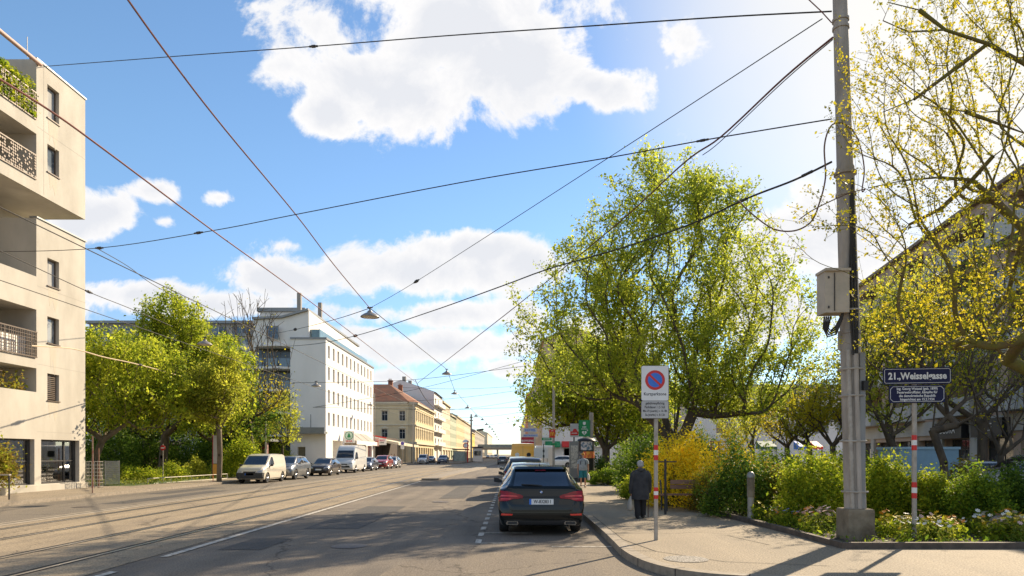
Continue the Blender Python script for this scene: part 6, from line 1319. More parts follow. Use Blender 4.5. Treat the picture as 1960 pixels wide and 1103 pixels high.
# man in turquoise shorts walking towards the camera
mx_, my = XX(1116, 33.5), 33.5; H2 = 1.70
armsM = [[(-.235, -.01, 1.14), (-.26, .05, .90), (-.235, .10, .78)], [(.235, .0, 1.14), (.26, .03, .90), (.24, .07, .70)]]
legsM = [[(-.10, .03, .46), (-.105, .0, .09), (-.11, .13, .04)], [(.10, .10, .47), (.10, -.04, .12), (.10, .08, .05)]]
p2 = empty('person', 'man in a grey T-shirt, turquoise shorts and an orange cap walking towards the camera', 'person', (mx_, my, .13), PI-R(6))
J, E_ = fig_joints(H2, armsM, legsM, hs=1.12); skin_body('body', J, E_, M_SKIN, p2)
m = MB(); tube_rings(m, [(0, .01, .84), (0, .02, .92), (0, .01, 1.05), (0, 0, 1.2), (0, 0, 1.32), (0, 0, 1.39), (0, 0, 1.43)], [.19, .205, .205, .21, .205, .15, .07], [.14, .155, .15, .14, .125, .10, .07], 24)
for s, A in ((-1, armsM[0]), (1, armsM[1])): m.tube([(s*.13, 0, 1.36), (s*.20, 0, 1.28), tuple(Vector((s*.20, 0, 1.28)).lerp(Vector(A[0]), .9))], [.07, .07, .066], 12)
m.build('t_shirt', cloth('grey_print', (.36, .41, .46), (.24, .27, .31)), p2, world=False)
m = MB(); tube_rings(m, [(0, .0, .93), (0, 0, .85), (0, 0, .78)], [.175, .19, .195], [.13, .14, .14], 20)
for s in (-1, 1): L = legsM[0 if s < 0 else 1]; tube_rings(m, [(s*.095, 0, .84), (s*.10, L[0][1]*.5, .66), (s*.105, L[0][1], .48)], [.10, .105, .11])
m.build('shorts', cloth('turquoise', (.03, .22, .26), (.02, .16, .20)), p2, world=False)
for s in (-1, 1):
    L = legsM[0 if s < 0 else 1]; m = MB(); m.loft([[(L[1][0]+a*math.cos(2*PI*k/12), L[1][1]-.06+dy, L[1][2]-.045+.04+b*math.sin(2*PI*k/12)-.04*(s < 0)) for k in range(12)] for dy, a, b in ((.0, .028, .03), (.02, .042, .042), (.1, .046, .045), (.19, .05, .035), (.25, .034, .026), (.27, .015, .015))]); m.build('shoe', cloth('tan', (.30, .20, .12)), p2, world=False)
m = MB(); m.ball((0, .0, 1.63), (.083, .098, .075), 16, 10); m.prism([(-.07, .08), (.07, .08), (.055, .20), (-.055, .20)], lambda a, b, c: Vector((a, c, 1.615+b)), 0, .012); m.build('cap', cloth('cap_orange', (.55, .25, .04)), p2, world=False)
m = MB()
for s in (-1, 1): m.tube([(s*.10, .11, 1.33), (s*.115, .125, 1.25), (s*.13, .14, 1.12)], .018, 6)
m.loft([[(.15*math.cos(2*PI*k/16)*q, -.20+.09*math.sin(2*PI*k/16)*q, z) for k in range(16)] for z, q in ((.95, .7), (1.0, 1), (1.25, 1), (1.36, .8), (1.38, .4))]); bp_ = m.build('backpack', cloth('navy', (.03, .04, .07)), p2, world=False); bp_['label'] = 'dark backpack with straps over both shoulders'
bb = MB(); bb.M = Matrix.Translation((mx_, my, .13)) @ Matrix.Rotation(PI-R(6), 4, 'Z'); tube_rings(bb, [(-.25, .12, .70), (-.26, .12, .62), (-.27, .12, .46), (-.27, .12, .36)], [.012, .05, .07, .05], [.02, .10, .13, .10]); tag(bb.build('carrier_bag', mat('white_bag', (.62, .60, .55), .5)), 'white carrier bag in the hand of the man in turquoise shorts', 'bag')
# small figures in front of the restaurant and near the stop
def small_person(x, y, z, rz, label, top, bottom, h=1.72, seated=False):
    p = empty('person', label, 'person', (x, y, z), rz)
    A = [[(-.22, .0, .66*h), (-.24, .05, .53*h), (-.22, .12, .44*h)], [(.22, .0, .66*h), (.24, .04, .53*h), (.22, .10, .44*h)]]
    Lg = [[(-.10, .02, .27*h), (-.10, -.02, .05*h), (-.10, .11, .025*h)], [(.10, .03, .27*h), (.10, .02, .05*h), (.10, .15, .025*h)]]
    J, E_ = fig_joints(h, A, Lg); skin_body('body', J, E_, M_SKIN, p, lvl=1)
    m = MB(); tube_rings(m, [(0, 0, .50*h), (0, 0, .6*h), (0, 0, .74*h), (0, 0, .82*h), (0, 0, .845*h)], [.17, .18, .19, .13, .06], [.12, .125, .12, .09, .06])
    for s, a in ((-1, A[0]), (1, A[1])): m.tube([(s*.12, 0, .80*h), a[0], a[1]], [.065, .055, .045], 10)
    m.build('shirt', top, p, world=False)
    m = MB(); tube_rings(m, [(0, 0, .56*h), (0, 0, .47*h)], [.165, .175], [.12, .125])
    for s in (-1, 1): tube_rings(m, [(s*.09, 0, .50*h), (s*.10, .02, .27*h), (s*.10, 0, .05*h)], [.095, .08, .07])
    m.build('trousers', bottom, p, world=False)
    m = MB(); m.ball((0, -.012, .955*h), (.078, .092, .075), 12, 8); m.build('hair', mat('brown_hair', (.06, .04, .025), .8), p, world=False); return p
WS, LPK, JN, NV = cloth('white_shirt', (.66, .64, .62)), cloth('rose_shirt', (.55, .40, .38)), cloth('jeans', (.06, .07, .10)), cloth('dark_blue', (.03, .035, .06))
small_person(XX(743, 104), 104, .12, 0, 'person in a white shirt standing at the restaurant terrace, seen from behind', WS, JN)
small_person(XX(749, 104.5), 104.5, .12, .4, 'person in a pale rose shirt right beside the white-shirted one', LPK, JN)
small_person(XX(755, 106), 106, .12, -.5, 'person in dark blue at the terrace table, right of the rose shirt', NV, NV)
small_person(XX(868, 150), 150, .2, PI, 'person in dark clothes waiting at the tram stop', NV, NV)
small_person(XX(1103, 75), 75, .13, PI, 'distant person by the advertising column on the right pavement', JN, JN)
# ---------------------------------------------------------------- street furniture
def rrect(cx, cz, w, h, r, n=4):
    o = []
    for sx, sz, a0 in ((1, 1, 0), (-1, 1, 90), (-1, -1, 180), (1, -1, 270)):
        for k in range(n+1): a = R(a0+90*k/n); o.append((cx+sx*(w/2-r)+r*math.cos(a), cz+sz*(h/2-r)+r*math.sin(a)))
    return o
def bands(par, x, y, zs, r):
    for zt, zb in zs:
        h = (zt-zb)/3
        for k, mm in enumerate((M_SRED, M_SWHITE, M_SRED)):
            b = MB(); b.lathe([(r+.0035, zb+(2-k)*h), (r+.0035, zb+(3-k)*h-.0005)], 20, (x, y, 0), close=True); b.build('reflector_band', mm, par)
# parking restriction sign
D = 12.9; px = 1255.5; x = XX(px, D)
t = empty('parking_sign', 'no parking sign with a short-stay plate on a grey post at the kerb corner', 'sign', (x, D, .13))
m = MB(); m.tube([(x, D, .0), (x, D, Z(704, D))], .038, 20); po = m.build('post', M_GALV, t)
bands(t, x, D, ((Z(852, D), Z(881, D)), (Z(933, D), Z(955, D))), .038)
sf = lambda a, b, c: Vector((x-.03+a, D-.045-b, c)); W1 = .505; zt, zm, zb = Z(701.5, D), Z(767.5, D), Z(801, D)
m = MB(); m.prism(rrect(0, (zt+zm)/2, W1, zt-zm, .03), sf, 0, .018); a_ = m.build('sign_plate', M_SWHITE, t)
m = MB(); m.prism(rrect(0, (zm+zb)/2-.004, W1, zm-zb-.008, .02), sf, 0, .018); b_ = m.build('extra_plate', M_SGREY, t)
m = MB(); m.prism(rrect(0.008, (zt+zm)/2, W1+.012, zt-zm+.014, .034), sf, -.012, -.001); m.build('plate_rim', M_DGREY, a_)
m = MB(); m.prism(rrect(0.008, (zm+zb)/2-.004, W1+.012, zm-zb+.006, .024), sf, -.012, -.001); m.build('plate_rim', M_DGREY, b_)
cz_ = Z(728.5, D)
def disc(mb, r, y0, y1, c=None, f=sf, n=40): mb.prism([((c or 0)+r*math.cos(2*PI*k/n), cz_+r*math.sin(2*PI*k/n)) for k in range(n)], f, y0, y1)
m = MB(); disc(m, .186, .0185, .020); m.build('red_ring', M_SRED, a_)
m = MB(); disc(m, .136, .0205, .0215); m.build('blue_disc', M_SBLUE, a_)
m = MB(); c_, s_ = math.cos(R(-43)), math.sin(R(-43)); m.prism([(a*c_-b*s_, cz_+a*s_+b*c_) for a, b in ((-.15, -.02), (.15, -.02), (.15, .02), (-.15, .02))], sf, .0218, .0226); m.build('red_bar', M_SRED, a_)
text('lettering', 'Kurzparkzone', .083, M_SBLACK, a_, sf(0, .019, Z(755, D)), bold=.0012, extrude=.0006, sx=.90)
for k, (tx_, s_) in enumerate((('gebührenpflichtig', .066), ('Parkdauer: 1,5 Std.', .066), ('Mo.-Fr.(werkt.) v. 8-18h', .060), ('Sa.(werkt.) v. 8-12h', .060))):
    text('lettering', tx_, s_, M_SBLACK, b_, sf(0, .019, zm-.052-.072*k), bold=.0012, extrude=.0006, sx=.78)
for z in (zt-.08, zm+.05, zb+.08):
    m = MB(); m.tube([(x-.06, D-.03, z), (x, D-.046, z), (x+.06, D-.03, z), (x+.05, D+.035, z), (x-.05, D+.035, z), (x-.06, D-.03, z)], .008, 6); m.build('clamp', M_GALV, t)
# street name sign
D = 12.75; x = XX(1750, D)
t = empty('street_name_sign', 'dark blue street name sign with a memorial plate on a banded post among the flowers', 'sign', (x, D, .15))
m = MB(); m.tube([(x, D, .05), (x, D, Z(710, D))], .042, 20); m.build('post', M_GALV, t)
bands(t, x, D, ((Z(833, D), Z(862, D)), (Z(923, D), Z(954, D))), .042)
def plaque(nm, cx, cz, w, h, tilt, r=.03, par=t, notch=False):
    c, s = math.cos(tilt), math.sin(tilt); f = lambda a, b, z: Vector((cx+a*c-z*s, D-.05-b, cz+a*s+z*c))
    m = MB(); m.prism(rrect(0, 0, w, h, r), f, 0, .016); o = m.build(nm, M_ENAMEL, par)
    i = .024; q = .05 if notch else .02
    pts = [(-w/2+i+q, -h/2+i), (w/2-i-q, -h/2+i), (w/2-i, -h/2+i+q), (w/2-i, h/2-i-q), (w/2-i-q, h/2-i), (-w/2+i+q, h/2-i), (-w/2+i, h/2-i-q), (-w/2+i, -h/2+i+q)]
    m = MB()
    for (a, b), (a2, b2) in zip(pts, pts[1:]+pts[:1]): m.tube([f(a, .017, b), f(a2, .017, b2)], .0042, 5)
    m.build('white_border', M_SWHITE, o); return o, f
o, f = plaque('name_plate', XX(1752, D), Z(720.5, D), 1.27, .305, R(.9))
text('lettering', '21.,Weisselgasse', .175, M_SWHITE, o, f(0, .018, -.005), rot=(PI/2, R(-.9), 0), bold=.0055, extrude=.0008, sx=.92)
o, f = plaque('memorial_plate', XX(1751.5, D), Z(755, D), 1.04, .325, R(.6), notch=True)
for k, s_ in enumerate(('Ing. Georg Weissel (geb. 1899)', 'Feuerwehroffizier, kämpfte für', 'die demokratische Republik', 'hingerichtet am 15.2.1934')):
    text('lettering', s_, .066, M_SWHITE, o, f(0, .018, .098-.066*k), rot=(PI/2, R(-.6), 0), bold=.0014, extrude=.0006, sx=.92)
# tram mast with its concrete foot, cables, pipes and cabinet
D = 12.9; bx_ = XX(1637, D); tpx = XX(1610, D); topz = 10.7
t = empty('tram_mast', 'tall weathered tram mast leaning slightly left on a mossy concrete foot', 'mast', (bx_, D, .15))
m = MB(); b0 = .245; m.loft([[(bx_+sx*b, D+sy*b, z) for sx, sy in ((-1, -1), (1, -1), (1, 1), (-1, 1))] for z, b in ((.0, b0), (.70, b0*.985), (.73, b0*.93))], sm=False); m.build('foot', M_CONC, t)
ax = lambda z: bx_+(tpx-bx_)*(z-.7)/(9.6-.7)
m = MB(); zz = [.73, 3, 5.2, 5.25, 7.0, 7.15, 7.2, 9.0, topz]; rr = [.19, .18, .17, .165, .16, .165, .145, .135, .125]; m.tube([(ax(z), D, z) for z in zz], rr, 24); m.build('pole', M_POLE, t)
for z, r in ((7.05, .20), (6.2, .178), (6.12, .178), (4.05, .19), (9.8, .15), (9.95, .15), (6.65, .18)): m = MB(); m.lathe([(r-.012, z-.03), (r, z-.025), (r, z+.025), (r-.012, z+.03)], 24, (ax(z), D, 0)); m.build('collar', M_POLE, t)
m = MB(); m.tube([(ax(.9)-.125, D-.165, .74), (ax(3.6)-.125, D-.165, 3.7)], .045, 10); m.build('conduit', M_GALV, t)
m = MB(); m.tube([(ax(.9)-.01, D-.205, .74), (ax(3.6)-.01, D-.205, 3.62)], .045, 10); m.build('conduit', M_POLE, t)
m = MB(); m.cbox((ax(2)+.085, D-.175, 2.2), (.10, .03, 2.9)); m.build('cover_strip', M_MGREY, t)
for z in (1.05, 2.0, 2.85, 3.35, 4.45):
    m = MB(); m.lathe([(.228, z-.018), (.236, z-.01), (.236, z+.01), (.228, z+.018)], 24, (ax(z)-.01, D-.02, 0)); m.build('clamp_band', M_GALV, t)
for k, (dx, r_) in enumerate(((-.09, .016), (-.05, .02), (.0, .018), (.04, .016))):
    m = MB(); m.tube([(ax(3.7)+dx*.6, D-.215, 3.6), (ax(4.2)+dx, D-.22, 4.2), (ax(4.9)+dx*1.1, D-.21, 4.9), (ax(5.6)+dx*.6+.02, D-.185, 5.7), (ax(6.6)+.03+dx*.3, D-.17, 6.6+.1*k)], r_, 8); m.build('cable', M_CABLE, t)
m = MB(); m.cbox((ax(3.05)+.135, D-.235, 3.03), (.09, .08, .17)); m.build('black_clip_box', M_BLACK, t)
m = MB(); m.cbox((ax(3.9)-.19, D-.0, 3.9), (.06, .06, .35)); m.build('bracket', M_POLE, t)
c0 = empty('junction_cabinet', 'sandy metal junction cabinet mounted high on the left side of the tram mast', 'cabinet', (XX(1588, D), D-.1, 4.75))
m = MB(); xa, xb = XX(1567, D), XX(1611, D); za, zb_ = Z(606, D), Z(524, D); m.loft([[(xa, D-.26, z0), (xb, D-.30, z0-.0), (xb, D+.05, z0), (xa, D+.08, z0)] for z0 in (za+.02, zb_-.03)], sm=False); m.build('housing', M_BOXM, c0)
m = MB(); m.box((xa-.02, D-.33, zb_-.028), (xb+.015, D+.1, zb_+.02)); m.build('lid', M_BOXM, c0)
m = MB(); m.box((xa+.16, D-.305, za+.05), (xa+.166, D-.262, zb_-.06)); m.box((xa+.05, D-.285, zb_-.16), (xa+.075, D-.27, zb_-.12)); m.box((xa+.05, D-.285, za+.10), (xa+.075, D-.27, za+.14)); m.build('door_seam', M_DGREY, c0)
for k in range(4):
    q = .03*k; m = MB(); m.tube([P(1578+k*4, 606, D-.1), P(1576+k*3, 628, D-.1), P(1584+k*2, 645-k*4, D-.12), P(1600, 640-k*5, D-.16), P(1612+k, 610-k*5, D-.22), P(1618+k, 560, D-.22)], .017, 8); m.build('cable', M_CABLE, c0)
# ---------------------------------------------------------------- overhead wires (each one a thing of its own)
def spl(pts, n=8):
    out = []
    for i in range(len(pts)-1):
        p0, p1, p2, p3 = pts[max(i-1, 0)], pts[i], pts[i+1], pts[min(i+2, len(pts)-1)]
        for k in range(n): t_ = k/n; out.append(0.5*((2*p1)+(p2-p0)*t_+(2*p0-5*p1+4*p2-p3)*t_*t_+(3*p1-p0-3*p2+p3)*t_**3))
    return out+[pts[-1]]
def wire(label, pts, D0, D1, r, m, ins=(), name='overhead_wire', clampm=M_DGREY):
    x0, x1 = pts[0][0], pts[-1][0]; P3 = []
    for px, py in pts: f_ = (px-x0)/(x1-x0); P3.append(P(px, py, 1/((1-f_)/D0+f_/D1)))
    mb = MB(); mb.tube(spl(P3, 6) if len(P3) > 2 else P3, r, 6)
    if not ins: return tag(mb.build(name, m), label, 'wire'), P3
    t = empty(name, label, 'wire', P3[0]); mb.build('cable', m, t)
    for px in ins:
        f_ = (px-x0)/(x1-x0); Dd = 1/((1-f_)/D0+f_/D1)
        k = max(i for i in range(len(pts)) if (pts[i][0]-px)*(x1-x0) <= 0); k = min(k, len(pts)-2); g_ = (px-pts[k][0])/(pts[k+1][0]-pts[k][0]); py = pts[k][1]+(pts[k+1][1]-pts[k][1])*g_
        c = P(px, py, Dd); d = (P3[k+1]-P3[k]).normalized(); s_ = Dd/20*.8
        q = MB(); q.tube([c-d*.22*s_, c-d*.08*s_, c-d*.08*s_, c+d*.08*s_, c+d*.08*s_, c+d*.22*s_], [.02*s_+r, .02*s_+r, .055*s_, .055*s_, .02*s_+r, .02*s_+r], 8); q.build('insulator', clampm, t)
    return t, P3
wire('highest span wire crossing the sky from the mast top towards the beige block', [(1592, 22), (1380, 33), (1100, 52), (850, 69), (600, 89), (350, 107), (90, 127)], 12.8, 31, .014, M_CABLE, ins=(600,))
wire('second span wire crossing the street from the middle of the mast to the beige block', [(1592, 228), (1350, 268), (1165, 302), (880, 350), (560, 412), (405, 442), (190, 475), (0, 482), (-60, 480)], 12.8, 27.5, .012, M_CABLE, ins=(1345, 380, 190))
wire('thin diagonal wire from the mast top down to the nearest hanging lamp', [(1574, 36), (1165, 302), (795, 540), (708, 590)], 12.8, 34, .010, M_CABLE, ins=(797,))
wire('faint wire running on from the nearest hanging lamp to the white office building', [(708, 590), (640, 612), (560, 632), (505, 642)], 34, 77.2, .018, M_CABLE, ins=(565,))
wire('thick reddish wire sloping from the mast top past the big tree to the far junction', [(1594, 72), (1500, 150), (1380, 262), (1308, 313), (1180, 430), (1002, 575), (900, 655), (800, 733)], 12.8, 66, .020, M_RCABLE)
wire('second line beside the thick reddish wire below the mast top', [(1594, 76), (1500, 156), (1380, 270), (1345, 297)], 12.8, 17.5, .010, M_CABLE)
wire('heavy feeder wire leaving the mast at mid height and crossing to the white office building', [(1592, 310), (1520, 345), (1430, 380), (1320, 430), (1180, 478), (1050, 515), (960, 548), (820, 598), (680, 643), (590, 660), (500, 665)], 12.8, 77.2, .020, M_CABLE, ins=(1545, 1420, 680))
wire('reddish wire from the top left corner down to the nearest hanging lamp', [(170, -110), (245, 0), (330, 118), (430, 247), (567, 412), (640, 508), (708, 590)], 10.4, 34, .019, M_RCABLE)
wire('reddish wire from the left edge down through the span wires to the far junction', [(-80, 105), (0, 152), (100, 215), (200, 287), (405, 440), (560, 552), (680, 643), (750, 697), (800, 735)], 8.6, 66, .016, M_RCABLE)
wire('curved wire hanging on beyond the far junction towards the tram stop', [(795, 728), (812, 760), (832, 781), (860, 795), (905, 812)], 66, 150, .035, M_CABLE)
wire('low wire left edge passing in front of the shop storey of the beige block', [(-60, 455), (0, 480), (163, 556), (245, 589), (330, 625)], 14, 24, .010, M_CABLE, ins=(170,))
wire('short tie wire from the left span insulator to the track wire', [(190, 478), (245, 510), (290, 543), (350, 576)], 26, 38, .014, M_CABLE)
wire('pale insulated wire crossing the left trees', [(60, 662), (140, 668), (200, 684), (265, 698), (350, 721)], 20, 44, .022, mat('pale_wire', (.5, .38, .24), .6), ins=(268,))
for k, (X_, lb) in enumerate(((-7.87, 'tram contact wire above the nearer track'), (-11.17, 'tram contact wire above the farther track'))):
    m = MB(); m.tube([(X_+shift(y)*.9, y, 5.55) for y in (5, 20, 40, 60, 80, 100, 130, 200, 400)], .010, 5); tag(m.build('contact_wire', M_CABLE), lb, 'wire')
# far cross spans
for k, (a, b, lb) in enumerate([((560, 733, 60), (1010, 700, 58), 'cross wire'), ((600, 780, 77), (1000, 692, 75), ''), ((715, 770, 110), (1010, 745, 110), ''), ((770, 742, 140), (1010, 738, 140), ''), ((830, 787, 190), (1005, 765, 190), ''), ((880, 800, 230), (1005, 788, 230), ''), ((905, 815, 260), (1003, 803, 260), '')]):
    A_3 = P(*a); B_3 = P(*b); m = MB(); mid = (A_3+B_3)/2-Vector((0, 0, .5)); m.tube(spl([A_3, mid, B_3], 5), .012+.00011*a[2], 5)
    tag(m.build('cross_span', M_CABLE), 'thin cross wire over the street, %s from the camera' % ['first', 'second', 'third', 'fourth', 'fifth', 'sixth', 'seventh'][k], 'wire', 'cross wires over the far street')
m = MB(); m.tube([(-17.5, 60, 5.9), (-12, 60, 5.75), (-8, 60, 5.7), (-4, 60, 5.72), (1.0, 60, 5.9)], .014, 5); tag(m.build('cross_span', M_CABLE), 'low cross wire carrying the tram wires in front of the white building', 'wire')
# loose cable loop left of the mast and two arcs over it
D = 12.7
m = MB(); m.tube(spl([P(1414, 385, 13.5), P(1440, 410, 13.3), (P(1480, 438, 13.1)), P(1520, 442, 13), P(1552, 425, 12.8), P(1568, 390, 12.7), P(1580, 340, 12.6), P(1578, 280, 12.6), P(1590, 242, 12.6), P(1612, 236, 12.6), P(1634, 250, 12.6)], 6), .014, 8); tag(m.build('cable_loop', mat('rusty_cable', (.17, .09, .06), .7)), 'slack cable loop drooping left of the tram mast', 'cable')
m = MB(); m.tube(spl([P(1612, 234, 12.65), P(1640, 262, 12.6), P(1654, 320, 12.6), P(1650, 365, 12.6), P(1656, 362, 12.6)], 6), .012, 8); m.tube(spl([P(1656, 362, 12.6), P(1620, 372, 12.6), P(1560, 400, 12.6), P(1530, 420, 12.7)], 5), .010, 8); tag(m.build('cable_loop', MATS['rusty_cable']), 'cable bowing out to the right side of the tram mast', 'cable')
m = MB(); m.tube([P(1540, -8, 12.9), P(1572, 22, 12.8), P(1592, 44, 12.8)], .010, 6); tag(m.build('stay_wire', M_RCABLE), 'short stay wire rising from the mast top to the upper left', 'wire')
# hanging lamps
def lamp(px, py, D, r, label):
    c = P(px, py, D); t = empty('hanging_lamp', label, 'street lamp', c, group='bell lamps hanging over the street')
    m = MB(); m.lathe([(.02, .28*r), (.10*r, .62*r), (.22*r, .60*r), (.30*r, .42*r), (.62*r, .27*r), (.95*r, .04*r), (1.0*r, -.06*r), (.97*r, -.09*r), (.90*r, .0)], 28, c); m.build('shade', mat('lamp_enamel', (.30, .28, .25), .4, .2, col2=(.22, .20, .18), scale=4), t)
    m = MB(); m.lathe([(.0, -.20*r), (.45*r, -.17*r), (.78*r, -.07*r), (.90*r, .0)], 24, c); m.build('diffuser', mat('lamp_diffuser', (.55, .52, .45), .3), t)
    m = MB(); m.tube([c+Vector((0, 0, .55*r)), c+Vector((0, 0, .95*r))], .04*r+.02, 8); m.tube([c+Vector((-.3*r, 0, .95*r)), c+Vector((.3*r, 0, .95*r))], .05*r+.01, 6); m.build('hanger', M_DGREY, t); return c
lp = [(708, 606, 34, .47), (855, 716, 60, .44), (870, 754, 80, .42), (895, 781, 104, .42), (911, 797, 128, .42), (923, 804, 146, .42), (931, 813, 168, .44), (937, 818, 186, .44), (942, 822, 204, .44), (945, 827, 226, .45), (948, 832, 250, .45), (951, 837, 285, .5), (954, 842, 330, .5)]
cs = [lamp(*l, ['nearest and largest bell lamp hanging over the street', 'second nearest bell lamp over the street', 'third bell lamp along the street'][k] if k < 3 else 'small bell lamp number %d counted from the camera along the street' % (k+1)) for k, l in enumerate(lp)]
m = MB(); m.tube([c+Vector((0, 0, .42)) for c in cs], .022, 5); tag(m.build('lamp_cable', M_CABLE), 'lengthwise cable linking the bell lamps down the middle of the street', 'wire')
lamp(392, 659, 34, .36, 'bell lamp hanging before the left park trees'); lamp(605, 739, 58, .42, 'bell lamp hanging before the gable of the white office building'); lamp(709, 776, 92, .42, 'bell lamp hanging at the far edge of the white office building')
# lamp post by the left pavement
D = 60; x = XX(508, D); t = empty('lamp_post', 'slender lamp post with a curved arm before the white building', 'lamp post', (x, D, .12)); m = MB(); m.tube([(x, D, .12), (x, D, 2.2)], .10, 10); m.tube([(x, D, 2.2), (x, D, Z(742, D))], .07, 10); m.build('pole', M_GALV, t)
m = MB(); m.tube([(x, D, Z(744, D)), (x+.1, D, Z(737, D)), (x+.9, D, Z(733, D)), (x+2.6, D, Z(734, D))], .035, 6); m.build('arm', M_GALV, t)
D = 103.6; x = -20.85; m = MB(); m.tube([(x, D, .12), (x, D, 11)], .08, 8); tag(m.build('mast', M_GALV), 'grey mast at the far corner of the white office building', 'mast')
D = 96; x = XX(742, D)-.0; m = MB(); m.tube([(x-.15, 122, .12), (x-.15, 122, 11.2)], .12, 8); tag(m.build('mast', M_GALV), 'pale mast in front of the yellow corner house', 'mast')
# far mast with crossarm and hanging traffic light
D = 150; x = XX(902, D); t = empty('tram_mast', 'grey tram mast with brackets beside the tram stop', 'mast', (x, D, .2)); m = MB(); m.tube([(x, D, .2), (x, D, Z(793, D))], [.22, .17], 10); m.build('pole', M_POLE, t)
m = MB(); m.box((x-.3, D-.3, Z(800, D)), (x+.3, D+.3, Z(798, D))); m.box((x-.4, D-.2, Z(806, D)), (x+.35, D+.2, Z(804, D))); m.build('bracket', M_POLE, t)
c = P(919, 823, 140); t = empty('traffic_light', 'black traffic light hanging sideways over the tracks', 'traffic light', c); m = MB(); m.M = Matrix.Translation(c) @ Matrix.Rotation(R(-8), 4, 'Y'); m.cbox((0, 0, 0), (1.45, .3, .36)); m.build('housing', M_BLACK, t)
for k in (-1, 0, 1): m = MB(); m.M = Matrix.Translation(c) @ Matrix.Rotation(R(-8), 4, 'Y'); m.lathe([(.0, -.16), (.14, -.16), (.14, -.3)], 12, (k*.45, 0, 0), 'y'); m.build('lens_hood', M_BLACK, t)
# tram stop
D = 134; x = XX(894, D); t = empty('tram_stop_sign', 'red tram stop post with a round white clock-like sign', 'sign', (x, D, .2)); m = MB(); m.tube([(x+.12, D, .2), (x+.12, D, Z(845, D))], .10, 8); m.build('post', M_SRED, t)
m = MB(); m.lathe([(.0, -.06), (.55, -.06), (.55, .06), (.0, .06)], 24, (x-.25, D, Z(853, D)), 'y'); m.build('ring', M_SRED, t); m = MB(); m.lathe([(.0, -.075), (.40, -.075), (.40, -.062)], 24, (x-.25, D, Z(853, D)), 'y'); m.build('face', M_SWHITE, t)
m = MB(); m.lathe([(.7, 0), (.55, .3), (.3, .5), (.0, .6)], 20, (x-.3, D+.5, Z(847, D))); m.build('lamp_hood', M_SWHITE, t)
D = 140; xa = -13.0+shift(D)-1.0; t = empty('tram_shelter', 'glass tram shelter on the platform in mid-street', 'shelter', (xa, D, .2))
m = MB(); m.box((xa-1.6, D-3, 2.7), (xa+1.3, D+6, 2.9)); m.build('roof', M_DGREY, t)
for y in (D-2.8, D, D+3, D+5.8):
    for x_ in (xa-1.4, xa+1.0): m = MB(); m.box((x_-.05, y-.05, .2), (x_+.05, y+.05, 2.69)); m.build('post', M_MGREY, t)
for y in (D-2.8, D): m = MB(); m.box((xa-1.3, y+.06, .4), (xa+.9, y+.1, 2.4)); m.build('glass_panel', mat('shelter_glass', (.30, .36, .33), .15, col2=(.2, .26, .24)), t)
t = empty('ticket_kiosk', 'small pale kiosk with a dark window beyond the tram stop', 'kiosk', (XX(957-0, 170)-4.2, 170, .2)); xk = XX(914, 160); m = MB(); m.box((xk-1.1, 160, .1), (xk+1.1, 162, 3.3)); m.build('cabin', M_WALLW, t); m = MB(); m.box((xk-.8, 159.9, 1.5), (xk+.8, 159.98, 2.6)); m.build('window', M_GLASS, t); m = MB(); m.box((xk-1.3, 159.6, 3.3), (xk+1.3, 162.3, 3.55)); m.build('roof', M_ENAMEL, t)
# restaurant with awning, menu board, no parking sign
t = empty('restaurant_terrace', 'covered restaurant terrace with a sloping beige awning beside the yellow corner house', 'restaurant', (-26, 118, .12))
m = MB(); m.poly([(-27.5, 112, 5.3), (-18.6, 112.0, 3.7), (-18.6, 136, 3.5), (-27.5, 136, 5.3)]); m.poly([(-27.5, 112, 5.2), (-18.6, 112.0, 3.6), (-18.6, 136, 3.4), (-27.5, 136, 5.2)]); m.poly([(-18.6, 112, 3.3), (-18.6, 136, 3.1), (-18.6, 136, 3.6), (-18.6, 112, 3.7)]); m.poly([(-27.5, 112, 4.8), (-18.6, 112, 3.3), (-18.6, 112, 3.7), (-27.5, 112, 5.3)]); m.build('awning', M_CREAM, t)
m = MB(); m.box((-33, 126, .1), (-24, 144, 5)); m.build('back_wall', mat('dark_timber', (.06, .04, .03), .8), t)
for y in (112.3, 120, 128, 135.6): m = MB(); m.tube([(-18.8, y, .12), (-18.8, y, 3.5)], .06, 8); m.build('post', M_DGREY, t)
t = empty('shop_sign', 'large white restaurant board with pink lettering and a red top edge', 'sign', (XX(727, 108), 108, 4.2)); x0, x1 = XX(714, 108), XX(739.5, 108); m = MB(); m.prism([(x0, Z(852, 108)), (x1, Z(852, 108)), (x1, Z(839, 108)), (x0, Z(834.5, 108))], lambda a, b, c: Vector((a, 108-b, c)), 0, .12); m.build('board', M_SWHITE, t)
m = MB(); m.prism([(x0, Z(835.5, 108)), (x1, Z(840, 108)), (x1, Z(837.5, 108)), (x0, Z(832.6, 108))], lambda a, b, c: Vector((a, 108-b, c)), .0, .14); m.build('top_edge', M_SRED, t)
text('lettering', 'P. MORSO', .36, mat('pink_letters', (.6, .12, .2), .5), t, ((x0+x1)/2, 107.85, Z(843.5, 108)), bold=.012); text('lettering', 'PIZZA KEBAB', .24, M_SBLACK, t, ((x0+x1)/2, 107.85, Z(847.5, 108)), bold=.004)
for k, px in enumerate((752, 760)):
    t = empty('cafe_table', ['café table at the kerb end of the restaurant terrace', 'café table next to the pale planters on the restaurant terrace'][k], 'table', (XX(px, 108), 108, .12)); c = (XX(px, 108), 108, .12); m = MB(); m.lathe([(.0, .74), (.4, .74), (.4, .77), (.0, .77)], 16, c); m.build('table_top', M_SWHITE, t); m = MB(); m.tube([c, (c[0], c[1], .85)], .03, 6); m.build('leg', M_DGREY, t)
